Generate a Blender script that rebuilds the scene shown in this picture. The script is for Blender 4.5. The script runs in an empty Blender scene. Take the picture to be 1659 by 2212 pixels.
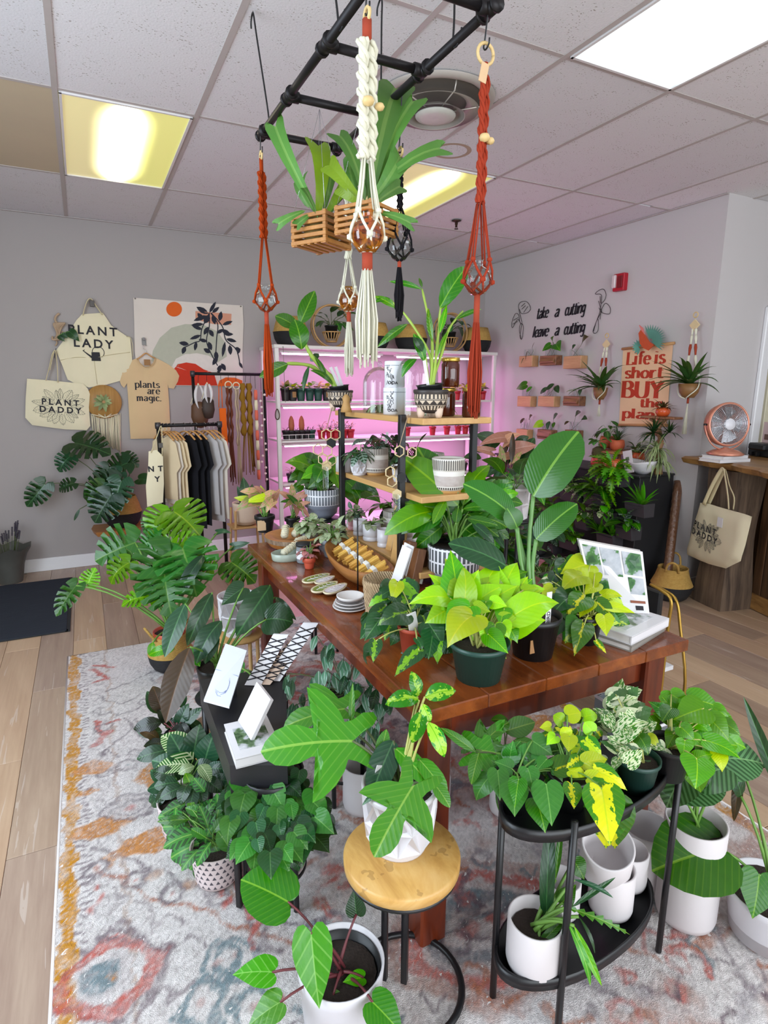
import bpy, math, random
import numpy as np
from mathutils import Vector as V, Matrix, Quaternion
from mathutils import noise as mnoise
random.seed(7)
SC = bpy.context.scene
COL = SC.collection; MT = bpy.data.materials
# ---------------------------------------------------------------- camera
# world: x along the back wall, y towards it, z up from the floor, metres; camera 1.53 m above the floor
CAM = V((0,0,1.53)); FPX = 1278.34; YAW, PITCH, ROLL = .4649,-.2073,.0046
_sy, _cy, _sp, _cp = math.sin(YAW), math.cos(YAW), math.sin(PITCH), math.cos(PITCH)
FW = V((_sy*_cp, _cy*_cp, _sp)); _r = V((_cy, -_sy, 0)); _u = _r.cross(FW)
RT = _r*math.cos(ROLL)+_u*math.sin(ROLL); UP = -_r*math.sin(ROLL)+_u*math.cos(ROLL)
cam_d = bpy.data.cameras.new('camera'); cam_o = bpy.data.objects.new('camera', cam_d); COL.objects.link(cam_o)
cam_o.matrix_world = Matrix(((RT.x, UP.x, -FW.x, CAM.x),(RT.y, UP.y, -FW.y, CAM.y),(RT.z, UP.z, -FW.z, CAM.z),(0,0,0,1)))
cam_d.sensor_fit = 'VERTICAL'; cam_d.sensor_height = 36; cam_d.lens = FPX/2212*36
cam_d.clip_start = .02; cam_d.clip_end = 60
SC.camera = cam_o
# ---------------------------------------------------------------- world, lights, exposure
SC.view_settings.view_transform = 'Standard'; SC.view_settings.look = 'None'
SC.view_settings.gamma = 1; SC.view_settings.use_curve_mapping = False
SC.view_settings.exposure = .4
SC.cycles.max_bounces = 7; SC.cycles.diffuse_bounces = 4; SC.cycles.transmission_bounces = 6; SC.cycles.transparent_max_bounces = 12
SC.cycles.caustics_reflective = False; SC.cycles.caustics_refractive = False
SC.cycles.use_denoising = True; SC.cycles.sample_clamp_indirect = 4
wd = bpy.data.worlds.new('world'); SC.world = wd; wd.use_nodes = True
wd.node_tree.nodes['Background'].inputs[0].default_value = (.84,.93,1,1)
wd.node_tree.nodes['Background'].inputs[1].default_value = 1.1
def area(name, loc, to, sx, sy, power, col, shape='RECTANGLE', spread=180):
 d = bpy.data.lights.new(name, 'AREA'); d.shape = shape; d.size = sx; d.size_y = sy; d.energy = power; d.color = col
 d.spread = math.radians(spread)
 o = bpy.data.objects.new(name, d); COL.objects.link(o); o.location = loc
 o.rotation_euler = (V(to)-V(loc)).to_track_quat('-Z', 'Y').to_euler()
 return o
# daylight through the shop front behind the camera and the side window on the left
area('shopfront_daylight', (1.3,-2.1,1.6),(1.6,3,.7), 4.4,2.2,90,(.90,.95,1))
area('side_window_daylight', (-1.75,1.6,1.7),(1.5,2.6,.9), 2.0,1.9,60,(.74,.87,1))

# ---------------------------------------------------------------- pixel -> place helpers (true depth given by a plane)
def ray(x, y): return FW+RT*((x-829.5)/FPX)-UP*((y-1106)/FPX)
def at_z(x, y, z): d = ray(x, y); return CAM+d*((z-CAM.z)/d.z)
def at_y(x, y, Y): d = ray(x, y); return CAM+d*(Y/d.y)
def at_x(x, y, X): d = ray(x, y); return CAM+d*(X/d.x)
def at_d(x, y, D): return CAM+ray(x, y)*D
def dep(p): return (V(p)-CAM).dot(FW)
def mpp(p): return dep(p)/FPX
# ---------------------------------------------------------------- objects
WL = {}
def props(o, label=None, cat=None, group=None, kind=None):
 for k, v in (('label', label),('category', cat),('group', group),('kind', kind)):
  if v: o[k] = v
 return o
def thing(name, label, cat, loc=(0,0,0), group=None):
 o = bpy.data.objects.new(name, None); COL.objects.link(o); o.location = loc; o.empty_display_size = .05
 WL[o.name] = V(loc); return props(o, label, cat, group)
def wl(p): return WL.get(p.name, V((0,0,0))) if p else V((0,0,0))
def link(o, parent):
 COL.objects.link(o)
 if parent: o.parent = parent
 return o
class MB:
 """collects geometry in world coordinates, then links it as one mesh object"""
 def __init__(s): s.v = []; s.f = []; s.uv = []; s.sm = []
 def add(s, vs, fs, uvs=None, smooth=True):
  n = len(s.v); s.v += [tuple(p) for p in vs]
  for i, f in enumerate(fs):
   s.f.append(tuple(n+k for k in f)); s.uv.append(uvs[i] if uvs else None); s.sm.append(smooth)
  return s
 def box(s, c, d, R=None, bev=0.0):
  x, y, z = d[0]/2, d[1]/2, d[2]/2; b = min(bev, x*.45, y*.45, z*.45)
  if b <= 0:
   P = [(i*x, j*y, k*z) for k in (-1,1) for j in (-1,1) for i in (-1,1)]
   Fc = [(0,2,3,1),(4,5,7,6),(0,1,5,4),(2,6,7,3),(0,4,6,2),(1,3,7,5)]
  else:
   P = []; Fc = []
   idx = {}
   for k in (-1,1):
    for j in (-1,1):
     for i in (-1,1):
      for a in range(3):
       q = [i*(x-b), j*(y-b), k*(z-b)]; q[a] = (i*x, j*y, k*z)[a]
       idx[(i, j, k, a)] = len(P); P.append(tuple(q))
   for a in range(3):
    for sgn in (-1,1):
     o = [q for q in range(3) if q != a]; cyc = []
     for u, w in ((-1,-1),(1,-1),(1,1),(-1,1)):
      t = [0,0,0]; t[a] = sgn; t[o[0]] = u; t[o[1]] = w; cyc.append(idx[(*t, a)])
     flip = (sgn > 0) != (a == 1)
     Fc.append(tuple(cyc) if flip else tuple(cyc[::-1]))
   for a in range(3):
    o = [q for q in range(3) if q != a]
    for u in (-1,1):
     for w in (-1,1):
      t0 = [0,0,0]; t1 = [0,0,0]; t0[a] = -1; t1[a] = 1
      for t in (t0, t1): t[o[0]] = u; t[o[1]] = w
      Fc.append((idx[(*t0, o[0])], idx[(*t1, o[0])], idx[(*t1, o[1])], idx[(*t0, o[1])]))
   for k in (-1,1):
    for j in (-1,1):
     for i in (-1,1): Fc.append((idx[(i, j, k, 0)], idx[(i, j, k, 1)], idx[(i, j, k, 2)]))
  c = V(c)
  P = [(R @ V(p) if R else V(p))+c for p in P]
  n = len(s.v); s.v += [tuple(p) for p in P]
  for f in Fc:
   pts = [P[q] for q in f]; nn = (pts[1]-pts[0]).cross(pts[2]-pts[0]); m = sum(pts, V((0,0,0)))/len(pts)-c
   if nn.dot(m) < 0: f = f[::-1]
   s.f.append(tuple(n+q for q in f)); s.uv.append(None); s.sm.append(False)
  return s
 def tube(s, pts, r, n=8, cap=True, flat=None):
  pts = [V(p) for p in pts]; m = len(pts); rs = list(r) if hasattr(r, '__len__') else [r]*m
  t0 = (pts[1]-pts[0]).normalized(); ref = V((0,0,1)) if abs(t0.z) < .9 else V((1,0,0))
  a = t0.cross(ref).normalized(); vs = []; prev = t0
  for i, p in enumerate(pts):
   t = (pts[min(i+1, m-1)]-pts[max(i-1,0)])
   t = t.normalized() if t.length > 1e-9 else prev
   a = (a-t*a.dot(t)); a = a.normalized() if a.length > 1e-6 else t.orthogonal().normalized()
   b = t.cross(a); prev = t
   for k in range(n):
    th = 2*math.pi*k/n; ca, sa = math.cos(th)*rs[i], math.sin(th)*rs[i]
    if flat: sa *= flat
    vs.append(p+a*ca+b*sa)
  fs = [(i*n+k, i*n+(k+1) % n, (i+1)*n+(k+1) % n, (i+1)*n+k) for i in range(m-1) for k in range(n)]
  if cap: fs += [tuple(range(n))[::-1], tuple((m-1)*n+k for k in range(n))]
  return s.add(vs, fs)
 def lathe(s, prof, c=(0,0,0), n=28, R=None, smooth=True, sx=1, sy=1):
  c = V(c); vs = []; m = len(prof)
  L = [0]
  for i in range(1, m): L.append(L[-1]+math.hypot(prof[i][0]-prof[i-1][0], prof[i][1]-prof[i-1][1]))
  for r, z in prof:
   for k in range(n):
    th = 2*math.pi*k/n; p = V((max(r, 1e-5)*math.cos(th)*sx, max(r, 1e-5)*math.sin(th)*sy, z)); vs.append((R @ p if R else p)+c)
  fs = []; uv = []
  for i in range(m-1):
   for k in range(n):
    fs.append((i*n+k, i*n+(k+1) % n, (i+1)*n+(k+1) % n, (i+1)*n+k))
    u0, u1, w0, w1 = k/n, (k+1)/n, L[i], L[i+1]; uv.append(((u0, w0),(u1, w0),(u1, w1),(u0, w1)))
  return s.add(vs, fs, uv, smooth)
 def quadgrid(s, P, uv=True, smooth=True):
  """P: rows of points"""
  R_ = len(P); C_ = len(P[0]); vs = [p for r in P for p in r]; fs = []; us = []
  for i in range(R_-1):
   for j in range(C_-1):
    fs.append((i*C_+j, i*C_+j+1,(i+1)*C_+j+1,(i+1)*C_+j))
    a, b, c, d = j/(C_-1),(j+1)/(C_-1), i/(R_-1),(i+1)/(R_-1); us.append(((a, c),(b, c),(b, d),(a, d)))
  return s.add(vs, fs, us, smooth)
 def mesh(s, name, off=V((0,0,0))):
  me = bpy.data.meshes.new(name)
  me.from_pydata([(p[0]-off.x, p[1]-off.y, p[2]-off.z) for p in s.v], [], s.f)
  if any(s.uv):
   ul = me.uv_layers.new(name='UVMap'); k = 0; dat = ul.data
   for f, u in zip(s.f, s.uv):
    for q in range(len(f)):
     if u: dat[k].uv = u[q]
     k += 1
  me.polygons.foreach_set('use_smooth', s.sm); me.update()
  return me
 def obj(s, name, mat, parent=None, label=None, cat=None, group=None, kind=None, at=None):
  off = wl(parent) if parent else (V(at) if at is not None else V((0,0,0)))
  me = s.mesh(name, off)
  for m in (mat if isinstance(mat, (list, tuple)) else [mat]): me.materials.append(m)
  o = bpy.data.objects.new(name, me); link(o, parent)
  if not parent: o.location = off
  WL[o.name] = off
  return props(o, label, cat, group, kind)
def inst(name, me, M, parent, mat=None, label=None, cat=None, group=None, kind=None):
 """another object of a shared mesh, M in world coordinates"""
 o = bpy.data.objects.new(name, me); link(o, parent)
 off = wl(parent) if parent else V((0,0,0))
 o.matrix_basis = Matrix.Translation(-off) @ M
 if mat:
  o.material_slots[0].link = 'OBJECT'; o.material_slots[0].material = mat
 WL[o.name] = off
 return props(o, label, cat, group, kind)
def children_of(o): return list(o.children)
def dup(root, loc=None, rotz=None, scale=None, label=None, group=None):
 r = root.copy(); COL.objects.link(r)
 if loc is not None: r.location = loc
 if rotz is not None: r.rotation_euler = (0,0, rotz)
 if scale is not None: r.scale = (scale,)*3
 if label: r['label'] = label
 if group: r['group'] = group
 for ch in children_of(root):
  c = ch.copy(); COL.objects.link(c); c.parent = r
  for g in children_of(ch):
   d = g.copy(); COL.objects.link(d); d.parent = c
 return r
def rotz(a): return Matrix.Rotation(a, 3,'Z')
def basis(x, y, z, o=(0,0,0)):
 return Matrix(((x[0], y[0], z[0], o[0]),(x[1], y[1], z[1], o[1]),(x[2], y[2], z[2], o[2]),(0,0,0,1)))
def bez(a, b, c, n=8):
 a, b, c = V(a), V(b), V(c); return [a*(1-t)**2+b*2*t*(1-t)+c*t*t for t in [i/n for i in range(n+1)]]
def smooth_path(P, k=4, closed=False):
 P = [V(p) for p in P]; n = len(P); out = []
 rng = range(n if closed else n-1)
 for i in rng:
  g = (lambda j: P[j % n]) if closed else (lambda j: P[max(0, min(n-1, j))])
  a, b, c, d = g(i-1), g(i), g(i+1), g(i+2)
  for q in range(k):
   t = q/k; out.append(.5*((2*b)+(c-a)*t+(2*a-5*b+4*c-d)*t*t+(3*b-3*c+d-a)*t**3))
 if not closed: out.append(P[-1])
 return out
# ---------------------------------------------------------------- materials
def srgb(h):
 h = h.lstrip('#'); c = [int(h[i:i+2], 16)/255 for i in (0,2,4)]
 return tuple(((x/12.92) if x <= .04045 else ((x+.055)/1.055)**2.4) for x in c)+(1,)
class NT:
 def __init__(s, name):
  s.m = bpy.data.materials.new(name); s.m.use_nodes = True; s.t = s.m.node_tree
  s.b = s.t.nodes['Principled BSDF']; s.out = s.t.nodes['Material Output']
 def put(s, sock, v):
  if isinstance(v, bpy.types.NodeSocket): s.t.links.new(v, sock)
  elif v is not None:
   if isinstance(v, str): v = srgb(v)
   if hasattr(v, '__len__') and len(v) == 4 and sock.type == 'VECTOR': v = v[:3]
   sock.default_value = v
 def n(s, typ, out=0, ins={}, **kw):
  nd = s.t.nodes.new('ShaderNode'+typ)
  for k, v in kw.items(): setattr(nd, k, v)
  for k, v in ins.items(): s.put(nd.inputs[k], v)
  return nd.outputs[out]
 def math(s, op, a, b=None, c=None, clamp=False):
  nd = s.t.nodes.new('ShaderNodeMath'); nd.operation = op; nd.use_clamp = clamp
  s.put(nd.inputs[0], a)
  if b is not None: s.put(nd.inputs[1], b)
  if c is not None: s.put(nd.inputs[2], c)
  return nd.outputs[0]
 def mix(s, fac, a, b, mode='MIX'):
  nd = s.t.nodes.new('ShaderNodeMix'); nd.data_type = 'RGBA'; nd.blend_type = mode
  s.put(nd.inputs[0], fac); s.put(nd.inputs[6], a); s.put(nd.inputs[7], b); return nd.outputs[2]
 def noise(s, vec=None, scale=5, detail=3, rough=.5, out=0, dist=0):
  i = {'Scale': scale, 'Detail': detail, 'Roughness': rough, 'Distortion': dist}
  if vec is not None: i['Vector'] = vec
  return s.n('TexNoise', out, i)
 def ramp(s, fac, stops, interp='LINEAR'):
  nd = s.t.nodes.new('ShaderNodeValToRGB'); r = nd.color_ramp; r.interpolation = interp
  while len(r.elements) > 1: r.elements.remove(r.elements[-1])
  for i, (p, c) in enumerate(stops):
   e = r.elements[0] if i == 0 else r.elements.new(p)
   e.position = p; e.color = srgb(c) if isinstance(c, str) else ((c, c, c, 1) if not hasattr(c, '__len__') else c)
  s.put(nd.inputs[0], fac); return nd.outputs[0]
 def coord(s, which='Object'): return s.n('TexCoord', which)
 def sep(s, v):
  nd = s.t.nodes.new('ShaderNodeSeparateXYZ'); s.put(nd.inputs[0], v); return nd.outputs
 def comb(s, x, y, z=0):
  return s.n('CombineXYZ', 0, {0: x, 1: y, 2: z})
 def map(s, v, scale=(1,1,1), rot=(0,0,0), loc=(0,0,0)): return s.n('Mapping', 0, {'Vector': v, 'Scale': scale, 'Rotation': rot, 'Location': loc})
 def bump(s, h, st=.3, dist=.01):
  s.put(s.b.inputs['Normal'], s.n('Bump', 0, {'Height': h, 'Strength': st, 'Distance': dist}))
 def set(s, **kw):
  names = dict(color='Base Color', rough='Roughness', metal='Metallic', spec='Specular IOR Level', emit='Emission Color', es='Emission Strength', trans='Transmission Weight', alpha='Alpha', coat='Coat Weight', ior='IOR', sheen='Sheen Weight', sss='Subsurface Weight')
  for k, v in kw.items(): s.put(s.b.inputs[names[k]], v)
  return s.m
def plain(name, col, rough=.6, var=.06, scale=30, bump=0, **kw):
 t = NT(name); c = srgb(col)
 nz = t.noise(t.coord(), scale, 3)
 t.set(color=t.mix(nz, tuple(x*(1-var) for x in c[:3])+(1,), tuple(min(1, x*(1+var)) for x in c[:3])+(1,)), rough=rough, **kw)
 if bump: t.bump(nz, bump, .004)
 return t.m
def cloth(name, col, var=.05, weave=900, fold=0):
 t = NT(name); c = srgb(col); co = t.coord()
 w = t.math('ADD', t.n('TexWave', 1, {'Vector': co, 'Scale': weave/6}, bands_direction='X'), t.n('TexWave', 1, {'Vector': co, 'Scale': weave/6}, bands_direction='Z'))
 nz = t.noise(co, 6,3)
 t.set(color=t.mix(nz, tuple(x*(1-var) for x in c[:3])+(1,), tuple(min(1, x*(1+var)) for x in c[:3])+(1,)), rough=.9, spec=.2)
 t.bump(t.math('ADD', t.math('MULTIPLY', w, .1), nz), .25,.004)
 return t.m
def wood(name, light, dark, scale=1.0, rough=.45, axis='Y', contrast=1, rnd=False):
 t = NT(name); co = t.coord()
 s_ = {'X': (1.2,14,14), 'Y': (14,1.2,14), 'Z': (14,14,1.2)}[axis]
 if rnd:
  ri = t.n('ObjectInfo', 'Random'); co = t.n('VectorMath', 0, {0: co, 1: t.comb(t.math('MULTIPLY', ri, 37), t.math('MULTIPLY', ri, 91), 0)}, operation='ADD')
 m = t.map(co, tuple(q*scale for q in s_))
 a = t.noise(m, 1,6,.6, dist=.6); b = t.noise(m, 4,4,.5)
 f = t.math('ADD', t.math('MULTIPLY', a, .75), t.math('MULTIPLY', b, .25))
 f = t.math('ADD', t.math('MULTIPLY', t.math('SUBTRACT', f, .5), 2.2*contrast), .5, clamp=True)
 col = t.mix(f, dark, light)
 if rnd:
  col = t.mix(.55, col, t.ramp(ri, [(0, dark),(.5, light),(1, light)]), 'OVERLAY')
 t.set(color=col, rough=rough); t.bump(f, .12,.003)
 return t.m
# ================================================================ the setting
YB, XR, YC, ZC = 5.576,4.017,2.843,2.82       # back wall, right wall, outer corner, ceiling
GX, GY, T2, T4 = .0098,4.5159,.6096,1.2192     # ceiling grid
def wallmat(name, col):
 t = NT(name); nz = t.noise(t.coord(), 260,2); c = srgb(col)
 t.set(color=t.mix(nz, tuple(x*.97 for x in c[:3])+(1,), c), rough=.75, spec=.25); t.bump(nz, .12,.002); return t.m
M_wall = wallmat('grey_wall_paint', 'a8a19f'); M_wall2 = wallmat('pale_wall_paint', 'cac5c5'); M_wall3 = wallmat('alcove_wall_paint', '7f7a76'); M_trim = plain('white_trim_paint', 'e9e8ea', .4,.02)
def struct(name, mb, mat, parent=None):
 return mb.obj(name, mat, parent, kind='structure' if not parent else None)
struct('wall_back', MB().box(((XR-1.95)/2, YB+.06,1.5),(XR+1.95+.2,.12,3.0)), M_wall)
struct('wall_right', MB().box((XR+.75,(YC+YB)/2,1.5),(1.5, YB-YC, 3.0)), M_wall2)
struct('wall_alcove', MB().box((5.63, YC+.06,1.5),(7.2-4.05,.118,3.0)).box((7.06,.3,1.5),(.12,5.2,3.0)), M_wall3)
wl_ = MB().box((-2.0,4.2,1.5),(.1,2.9,3)).box((-2.0,-.8,1.5),(.1,3.0,3)).box((-2.0,1.7,.3),(.1,2.2,.6)).box((-2.0,1.7,2.82),(.1,2.2,.36))
struct('wall_left', wl_, M_wall)
wf = struct('window_1', MB().box((-1.98,1.7,.62),(.16,2.2,.05)).box((-1.98,1.7,2.63),(.1,2.2,.05)).box((-1.98,.63,1.62),(.1,.05,2.05)).box((-1.98,2.77,1.62),(.1,.05,2.05)).box((-1.98,1.7,1.62),(.06,.04,2.0)), M_trim)
# baseboards
struct('baseboard_back', MB().box(((XR-1.95)/2, YB-.008,.055),(XR+1.95,.016,.11), bev=.004), M_trim)
struct('baseboard_right', MB().box((XR-.008,(YC+YB)/2,.055),(.016, YB-YC, .11), bev=.004), M_trim)
struct('baseboard_alcove', MB().box((5.5, YC-.008,.055),(2.96,.016,.11), bev=.004), M_trim)
# door with trim on the alcove wall, only its left edge is in view
dl = at_y(1634,800, YC).x
dk = struct('door_1', MB().box((dl+.55, YC-.012,1.02),(.84,.03,2.0), bev=.004), plain('cream_door_paint', 'cfc9b0', .5))
tr = MB().box((dl+.05, YC-.015,1.06),(.09,.03,2.13), bev=.006).box((dl+.55, YC-.015,2.09),(1.05,.031,.09), bev=.006).box((dl+1.05, YC-.015,1.06),(.09,.03,2.13), bev=.006)
struct('door_frame', tr, M_trim, dk)
for zc, zh in ((1.62,.62),(.95,.5),(.42,.42)):
 for xo in (.35,.75): struct('door_panel', MB().box((dl+xo, YC-.03, zc),(.28,.012, zh), bev=.005), dk.data.materials[0], dk)
# ---- floor: planks run towards the back wall
t = NT('wood_plank_floor'); ri = t.n('ObjectInfo', 'Random'); co = t.coord()
off = t.n('VectorMath', 0, {0: co, 1: t.comb(t.math('MULTIPLY', ri, 31), t.math('MULTIPLY', ri, 77), 0)}, operation='ADD')
a = t.noise(t.map(off, (9,.8,1)), 1,6,.6, dist=.9); b = t.noise(t.map(off, (60,3,1)), 1,4,.6); c_ = t.noise(t.map(off, (22,1.2,1)), 1,3,.5, dist=2)
base = t.ramp(ri, [(0,'a08672'),(.2,'c09e7e'),(.4,'a8907c'),(.55,'cdab88'),(.72,'9c8578'),(.86,'d4b592')], 'CONSTANT')
f = t.math('ADD', t.math('MULTIPLY', a, .6), t.math('MULTIPLY', b, .4))
col = t.mix(t.math('MULTIPLY', t.math('SUBTRACT', f, .3), 1.8, clamp=True), t.mix(.45, base, '7d6252'), t.mix(.4, base, 'e2cdb2'))
col = t.mix(t.math('MULTIPLY', t.math('GREATER_THAN', c_, .66), .28), col, 'd9cfc6')
t.set(color=col, rough=t.math('ADD', .28, t.math('MULTIPLY', b, .2)), spec=.6); t.bump(f, .12,.002); M_floor = t.m
fl = MB().box((2.5,1.6,-.06),(9.2,8.1,.1)).obj('floor', M_floor, kind='structure')
pl_ = MB().box((0,0,-.006),(.1785,1.2175,.012), bev=.0012).mesh('plank'); pl_.materials.append(M_floor)
rr = random.Random(3); PW = .18
for i in range(-11,29):
 x = i*PW+.09; yo = rr.choice((0,.41,.82,.2,.6,1.0))
 for j in range(-1,6):
  y = j*1.22+yo-1.0
  if y > YB+.3 or y < -1.7: continue
  y0, y1 = y-.61, min(y+.61, YB-.001)
  if y1-y0 < .1: continue
  M = Matrix.Translation((x, (y0+y1)/2,0)) @ Matrix.Diagonal((1,(y1-y0)/1.22,1,1))
  inst('plank', pl_, M, fl)
# ---- ceiling: 2 x 4 ft tiles in a T-bar grid
t = NT('speckled_ceiling_tile'); co = t.coord(); ri = t.n('ObjectInfo', 'Random')
v = t.n('TexVoronoi', 'Distance', {'Vector': t.map(co, (1,1.6,1)), 'Scale': 62,'Randomness': 1})
g = t.noise(co, 9,2); nz = t.noise(co, 120,3)
hole = t.math('LESS_THAN', v, t.math('SUBTRACT', t.math('MULTIPLY', g, .62), .16))
c0 = t.mix(ri, 'e2e2e6', 'ecebee')
t.set(color=t.mix(t.math('MULTIPLY', hole, .7), t.mix(nz, t.mix(.12, c0,'000000'), c0), '8d8579'), rough=.95, spec=.1)
t.bump(t.math('SUBTRACT', nz, hole), .35,.003); M_tile = t.m
t = NT('yellowed_panel'); t.set(color=t.mix(t.noise(t.coord(), 3,3), 'cdbd9f', 'bfb097'), rough=.6); M_tan = t.m
M_grid = plain('ceiling_grid_paint', 'b9b1ae', .5,.04)
ce = MB().box((2.5,1.6, ZC+.09),(9.2,8.1,.12)).obj('ceiling', M_tile, kind='structure')
LIGHTS = {(0,2): 'warm', (3,2): 'warm', (3,0): 'cool', (-3,0): 'cool'}
tile_me = MB().box((0,0,.008),(T2-.018, T4-.018,.016), bev=.003).mesh('ceiling_tile'); tile_me.materials.append(M_tile)
for i in range(-3,11):
 for j in range(-3,4):
  if (i, j) in LIGHTS: continue
  x0 = GX+i*T2; y0 = GY+(j-3)*T4; y1 = y0+T4
  if y1 > YB: y1 = YB-.002
  x1 = x0+T2
  if y0 > YC-.5 and x0 < XR < x1 and y0 > YC: x1 = XR
  if x0 > XR and y0 > YC: continue
  if x0 >= XR and y1 > YC: y1 = YC
  M = Matrix.Translation(((x0+x1)/2,(y0+y1)/2, ZC+.004)) @ Matrix.Diagonal(((x1-x0)/T2,(y1-y0)/T4,1,1))
  inst('ceiling_tile', tile_me, M, ce, label='tan discoloured ceiling panel' if (i, j) == (-1,2) else None)
  if (i, j) == (-1,2):
   o = ce.children[-1]; o.material_slots[0].link = 'OBJECT'; o.material_slots[0].material = M_tan
for i in range(-2,12):
 x = GX+i*T2; ye = YB if x < XR else YC
 MB().box((x, (ye-2.4)/2, ZC+.0025),(.024, ye+2.4,.005)).obj('grid_bar', M_grid, ce)
for j in range(-2,4):
 y = GY+(j-3)*T4; xe = XR if y > YC else 7.0
 for i in range(-3,11):
  x = GX+i*T2
  if x+T2 > xe+.3: break
  MB().box((x+T2/2, y, ZC+.0035),(min(T2, xe-x)-.024,.022,.005)).obj('grid_bar', M_grid, ce)
ME_ang = MB().box(((XR-1.95)/2, YB-.011, ZC-.001),(XR+1.95,.022,.006)).box((XR-.011,(YC+YB)/2, ZC-.001),(.022, YB-YC, .006))
struct('trim_1', ME_ang, M_grid)
# ---- ceiling light panels
def lightmat(kind):
 t = NT('light_diffuser_'+kind); s = t.sep(t.coord()); x = t.math('ABSOLUTE', t.math('SUBTRACT', s[0], 0)); y = t.math('ABSOLUTE', s[1])
 fx = t.math('DIVIDE', x, .30); fy = t.math('DIVIDE', y, .60)
 if kind == 'warm':
  core = t.math('SUBTRACT', 1.35, t.math('MULTIPLY', fx, 2.3)); core = t.math('SUBTRACT', core, t.math('MULTIPLY', t.math('POWER', fy, 6), .7))
  core = t.math('MAXIMUM', t.math('MINIMUM', core, 1.0), 0.0)
  core = t.math('MULTIPLY', core, core)
  nzc = t.noise(t.coord(), 1.5,1)
  edge = t.mix(t.math('ADD', .5, t.math('MULTIPLY', s[0], 3), clamp=True), 'd6c58d', 'd9d95c')
  t.set(color='ddd8a0', rough=.3, emit=t.mix(core, edge, 'fff6e0'), es=t.math('ADD', .42, t.math('MULTIPLY', core, 5.5)))
 else:
  core = t.math('SUBTRACT', 1.9, t.math('MULTIPLY', t.math('MAXIMUM', fx, fy), 2.0)); core = t.math('MAXIMUM', t.math('MINIMUM', core, 1.0), 0.0)
  t.set(color='e8f2f2', rough=.3, emit=t.mix(core, 'cfe4e4', 'f2f8ff'), es=t.math('ADD', .62, t.math('MULTIPLY', core, 5)))
 return t.m
M_lw, M_lc = lightmat('warm'), lightmat('cool'); M_frame = plain('white_light_frame', 'e2dfe0', .4)
LL = {(0,2): 'square-cornered yellowed ceiling light panel above the wall of cream shirts and bags', (3,2): 'yellowed ceiling light panel behind the hanging basket plants and the right rust macrame',
 (3,0): 'bright white ceiling light panel at the top right corner of the photo', (-3,0): 'white ceiling light panel far left out of view'}
for (i, j), k in LIGHTS.items():
 x0 = GX+i*T2; y0 = GY+(j-3)*T4; c = (x0+T2/2, y0+T4/2, ZC-.002)
 th = thing('ceiling_light', LL[(i, j)], 'light', c, 'ceiling light panels')
 w, l = T2-.03, T4-.03
 MB().box((c[0], c[1]-l/2+.006, ZC),(w, .012,.012)).box((c[0], c[1]+l/2-.006, ZC),(w, .012,.012)).box((c[0]-w/2+.006, c[1], ZC),(.012, l, .012)).box((c[0]+w/2-.006, c[1], ZC),(.012, l, .012)).obj('frame', M_frame, th)
 MB().box((c[0], c[1], ZC+.004),(w-.02, l-.02,.006)).obj('diffuser', M_lw if k == 'warm' else M_lc, th)
# ---- round ceiling diffuser
M_vent = plain('vent_metal', 'aaa29a', .4,.05); M_dark = plain('dark_duct', '6e665e', .8)
vc = (1.57,2.62, ZC)
th = thing('ceiling_vent', 'large round grey air diffuser with nested rings in the ceiling', 'vent', vc)
MB().lathe([(.27,0),(.265,-.012),(.235,-.016),(.215,-.004),(.21,.012)], vc, 48).obj('outer_ring', M_vent, th)
MB().lathe([(.0,-.002),(.21,-.002)], vc, 40).obj('duct', M_dark, th)
for r0, r1, z0, z1 in ((.14,.195,-.02,-.045),(.085,.135,-.04,-.07)):
 MB().lathe([(r0, z0),(r1, z1),(r1+.004, z1-.002),(r0+.004, z0-.005)], vc, 40).obj('cone_ring', M_vent, th)
MB().lathe([(.0,-.075),(.06,-.078),(.09,-.07),(.094,-.064),(.06,-.05)], vc, 32).obj('centre_disc', plain('vent_centre', 'c8c8c0', .35), th)
sp = MB()
for k in range(6):
 a = k*math.pi/3+.4; sp.tube([(vc[0]+.03*math.cos(a), vc[1]+.03*math.sin(a), ZC-.055),(vc[0]+.2*math.cos(a), vc[1]+.2*math.sin(a), ZC-.04),(vc[0]+.215*math.cos(a), vc[1]+.215*math.sin(a), ZC-.005)], .003,5)
sp.obj('spokes', plain('vent_spoke', 'd6cfc6', .3, metal=.5), th)
st = at_z(975,328, ZC); MB().lathe([(.088,.0032),(.10,.0028),(.112,.0032)], st, 40).obj('water_stain_ring', plain('brown_stain', 'b09c88', .9,.1), ce)
# sprinkler
s_ = at_z(986,476, ZC); th = thing('fire_sprinkler', 'small dark bronze sprinkler head hanging below the ceiling tiles', 'sprinkler', s_)
MB().lathe([(0,-.001),(.035,-.001),(.04,-.004),(.02,-.012),(.012,-.014),(.012,-.03),(.009,-.032),(.009,-.05),(0,-.05)], s_, 16).obj('body', plain('bronze', '4a3630', .35, metal=.7), th)
dfl = MB().lathe([(0,-.062),(.016,-.062),(.016,-.065),(0,-.065)], s_, 14).tube([s_+V((.008,0,-.05)), s_+V((.01,0,-.063))], .002,5).tube([s_+V((-.008,0,-.05)), s_+V((-.01,0,-.063))], .002,5)
dfl.obj('deflector', MT['bronze'], th)

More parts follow.
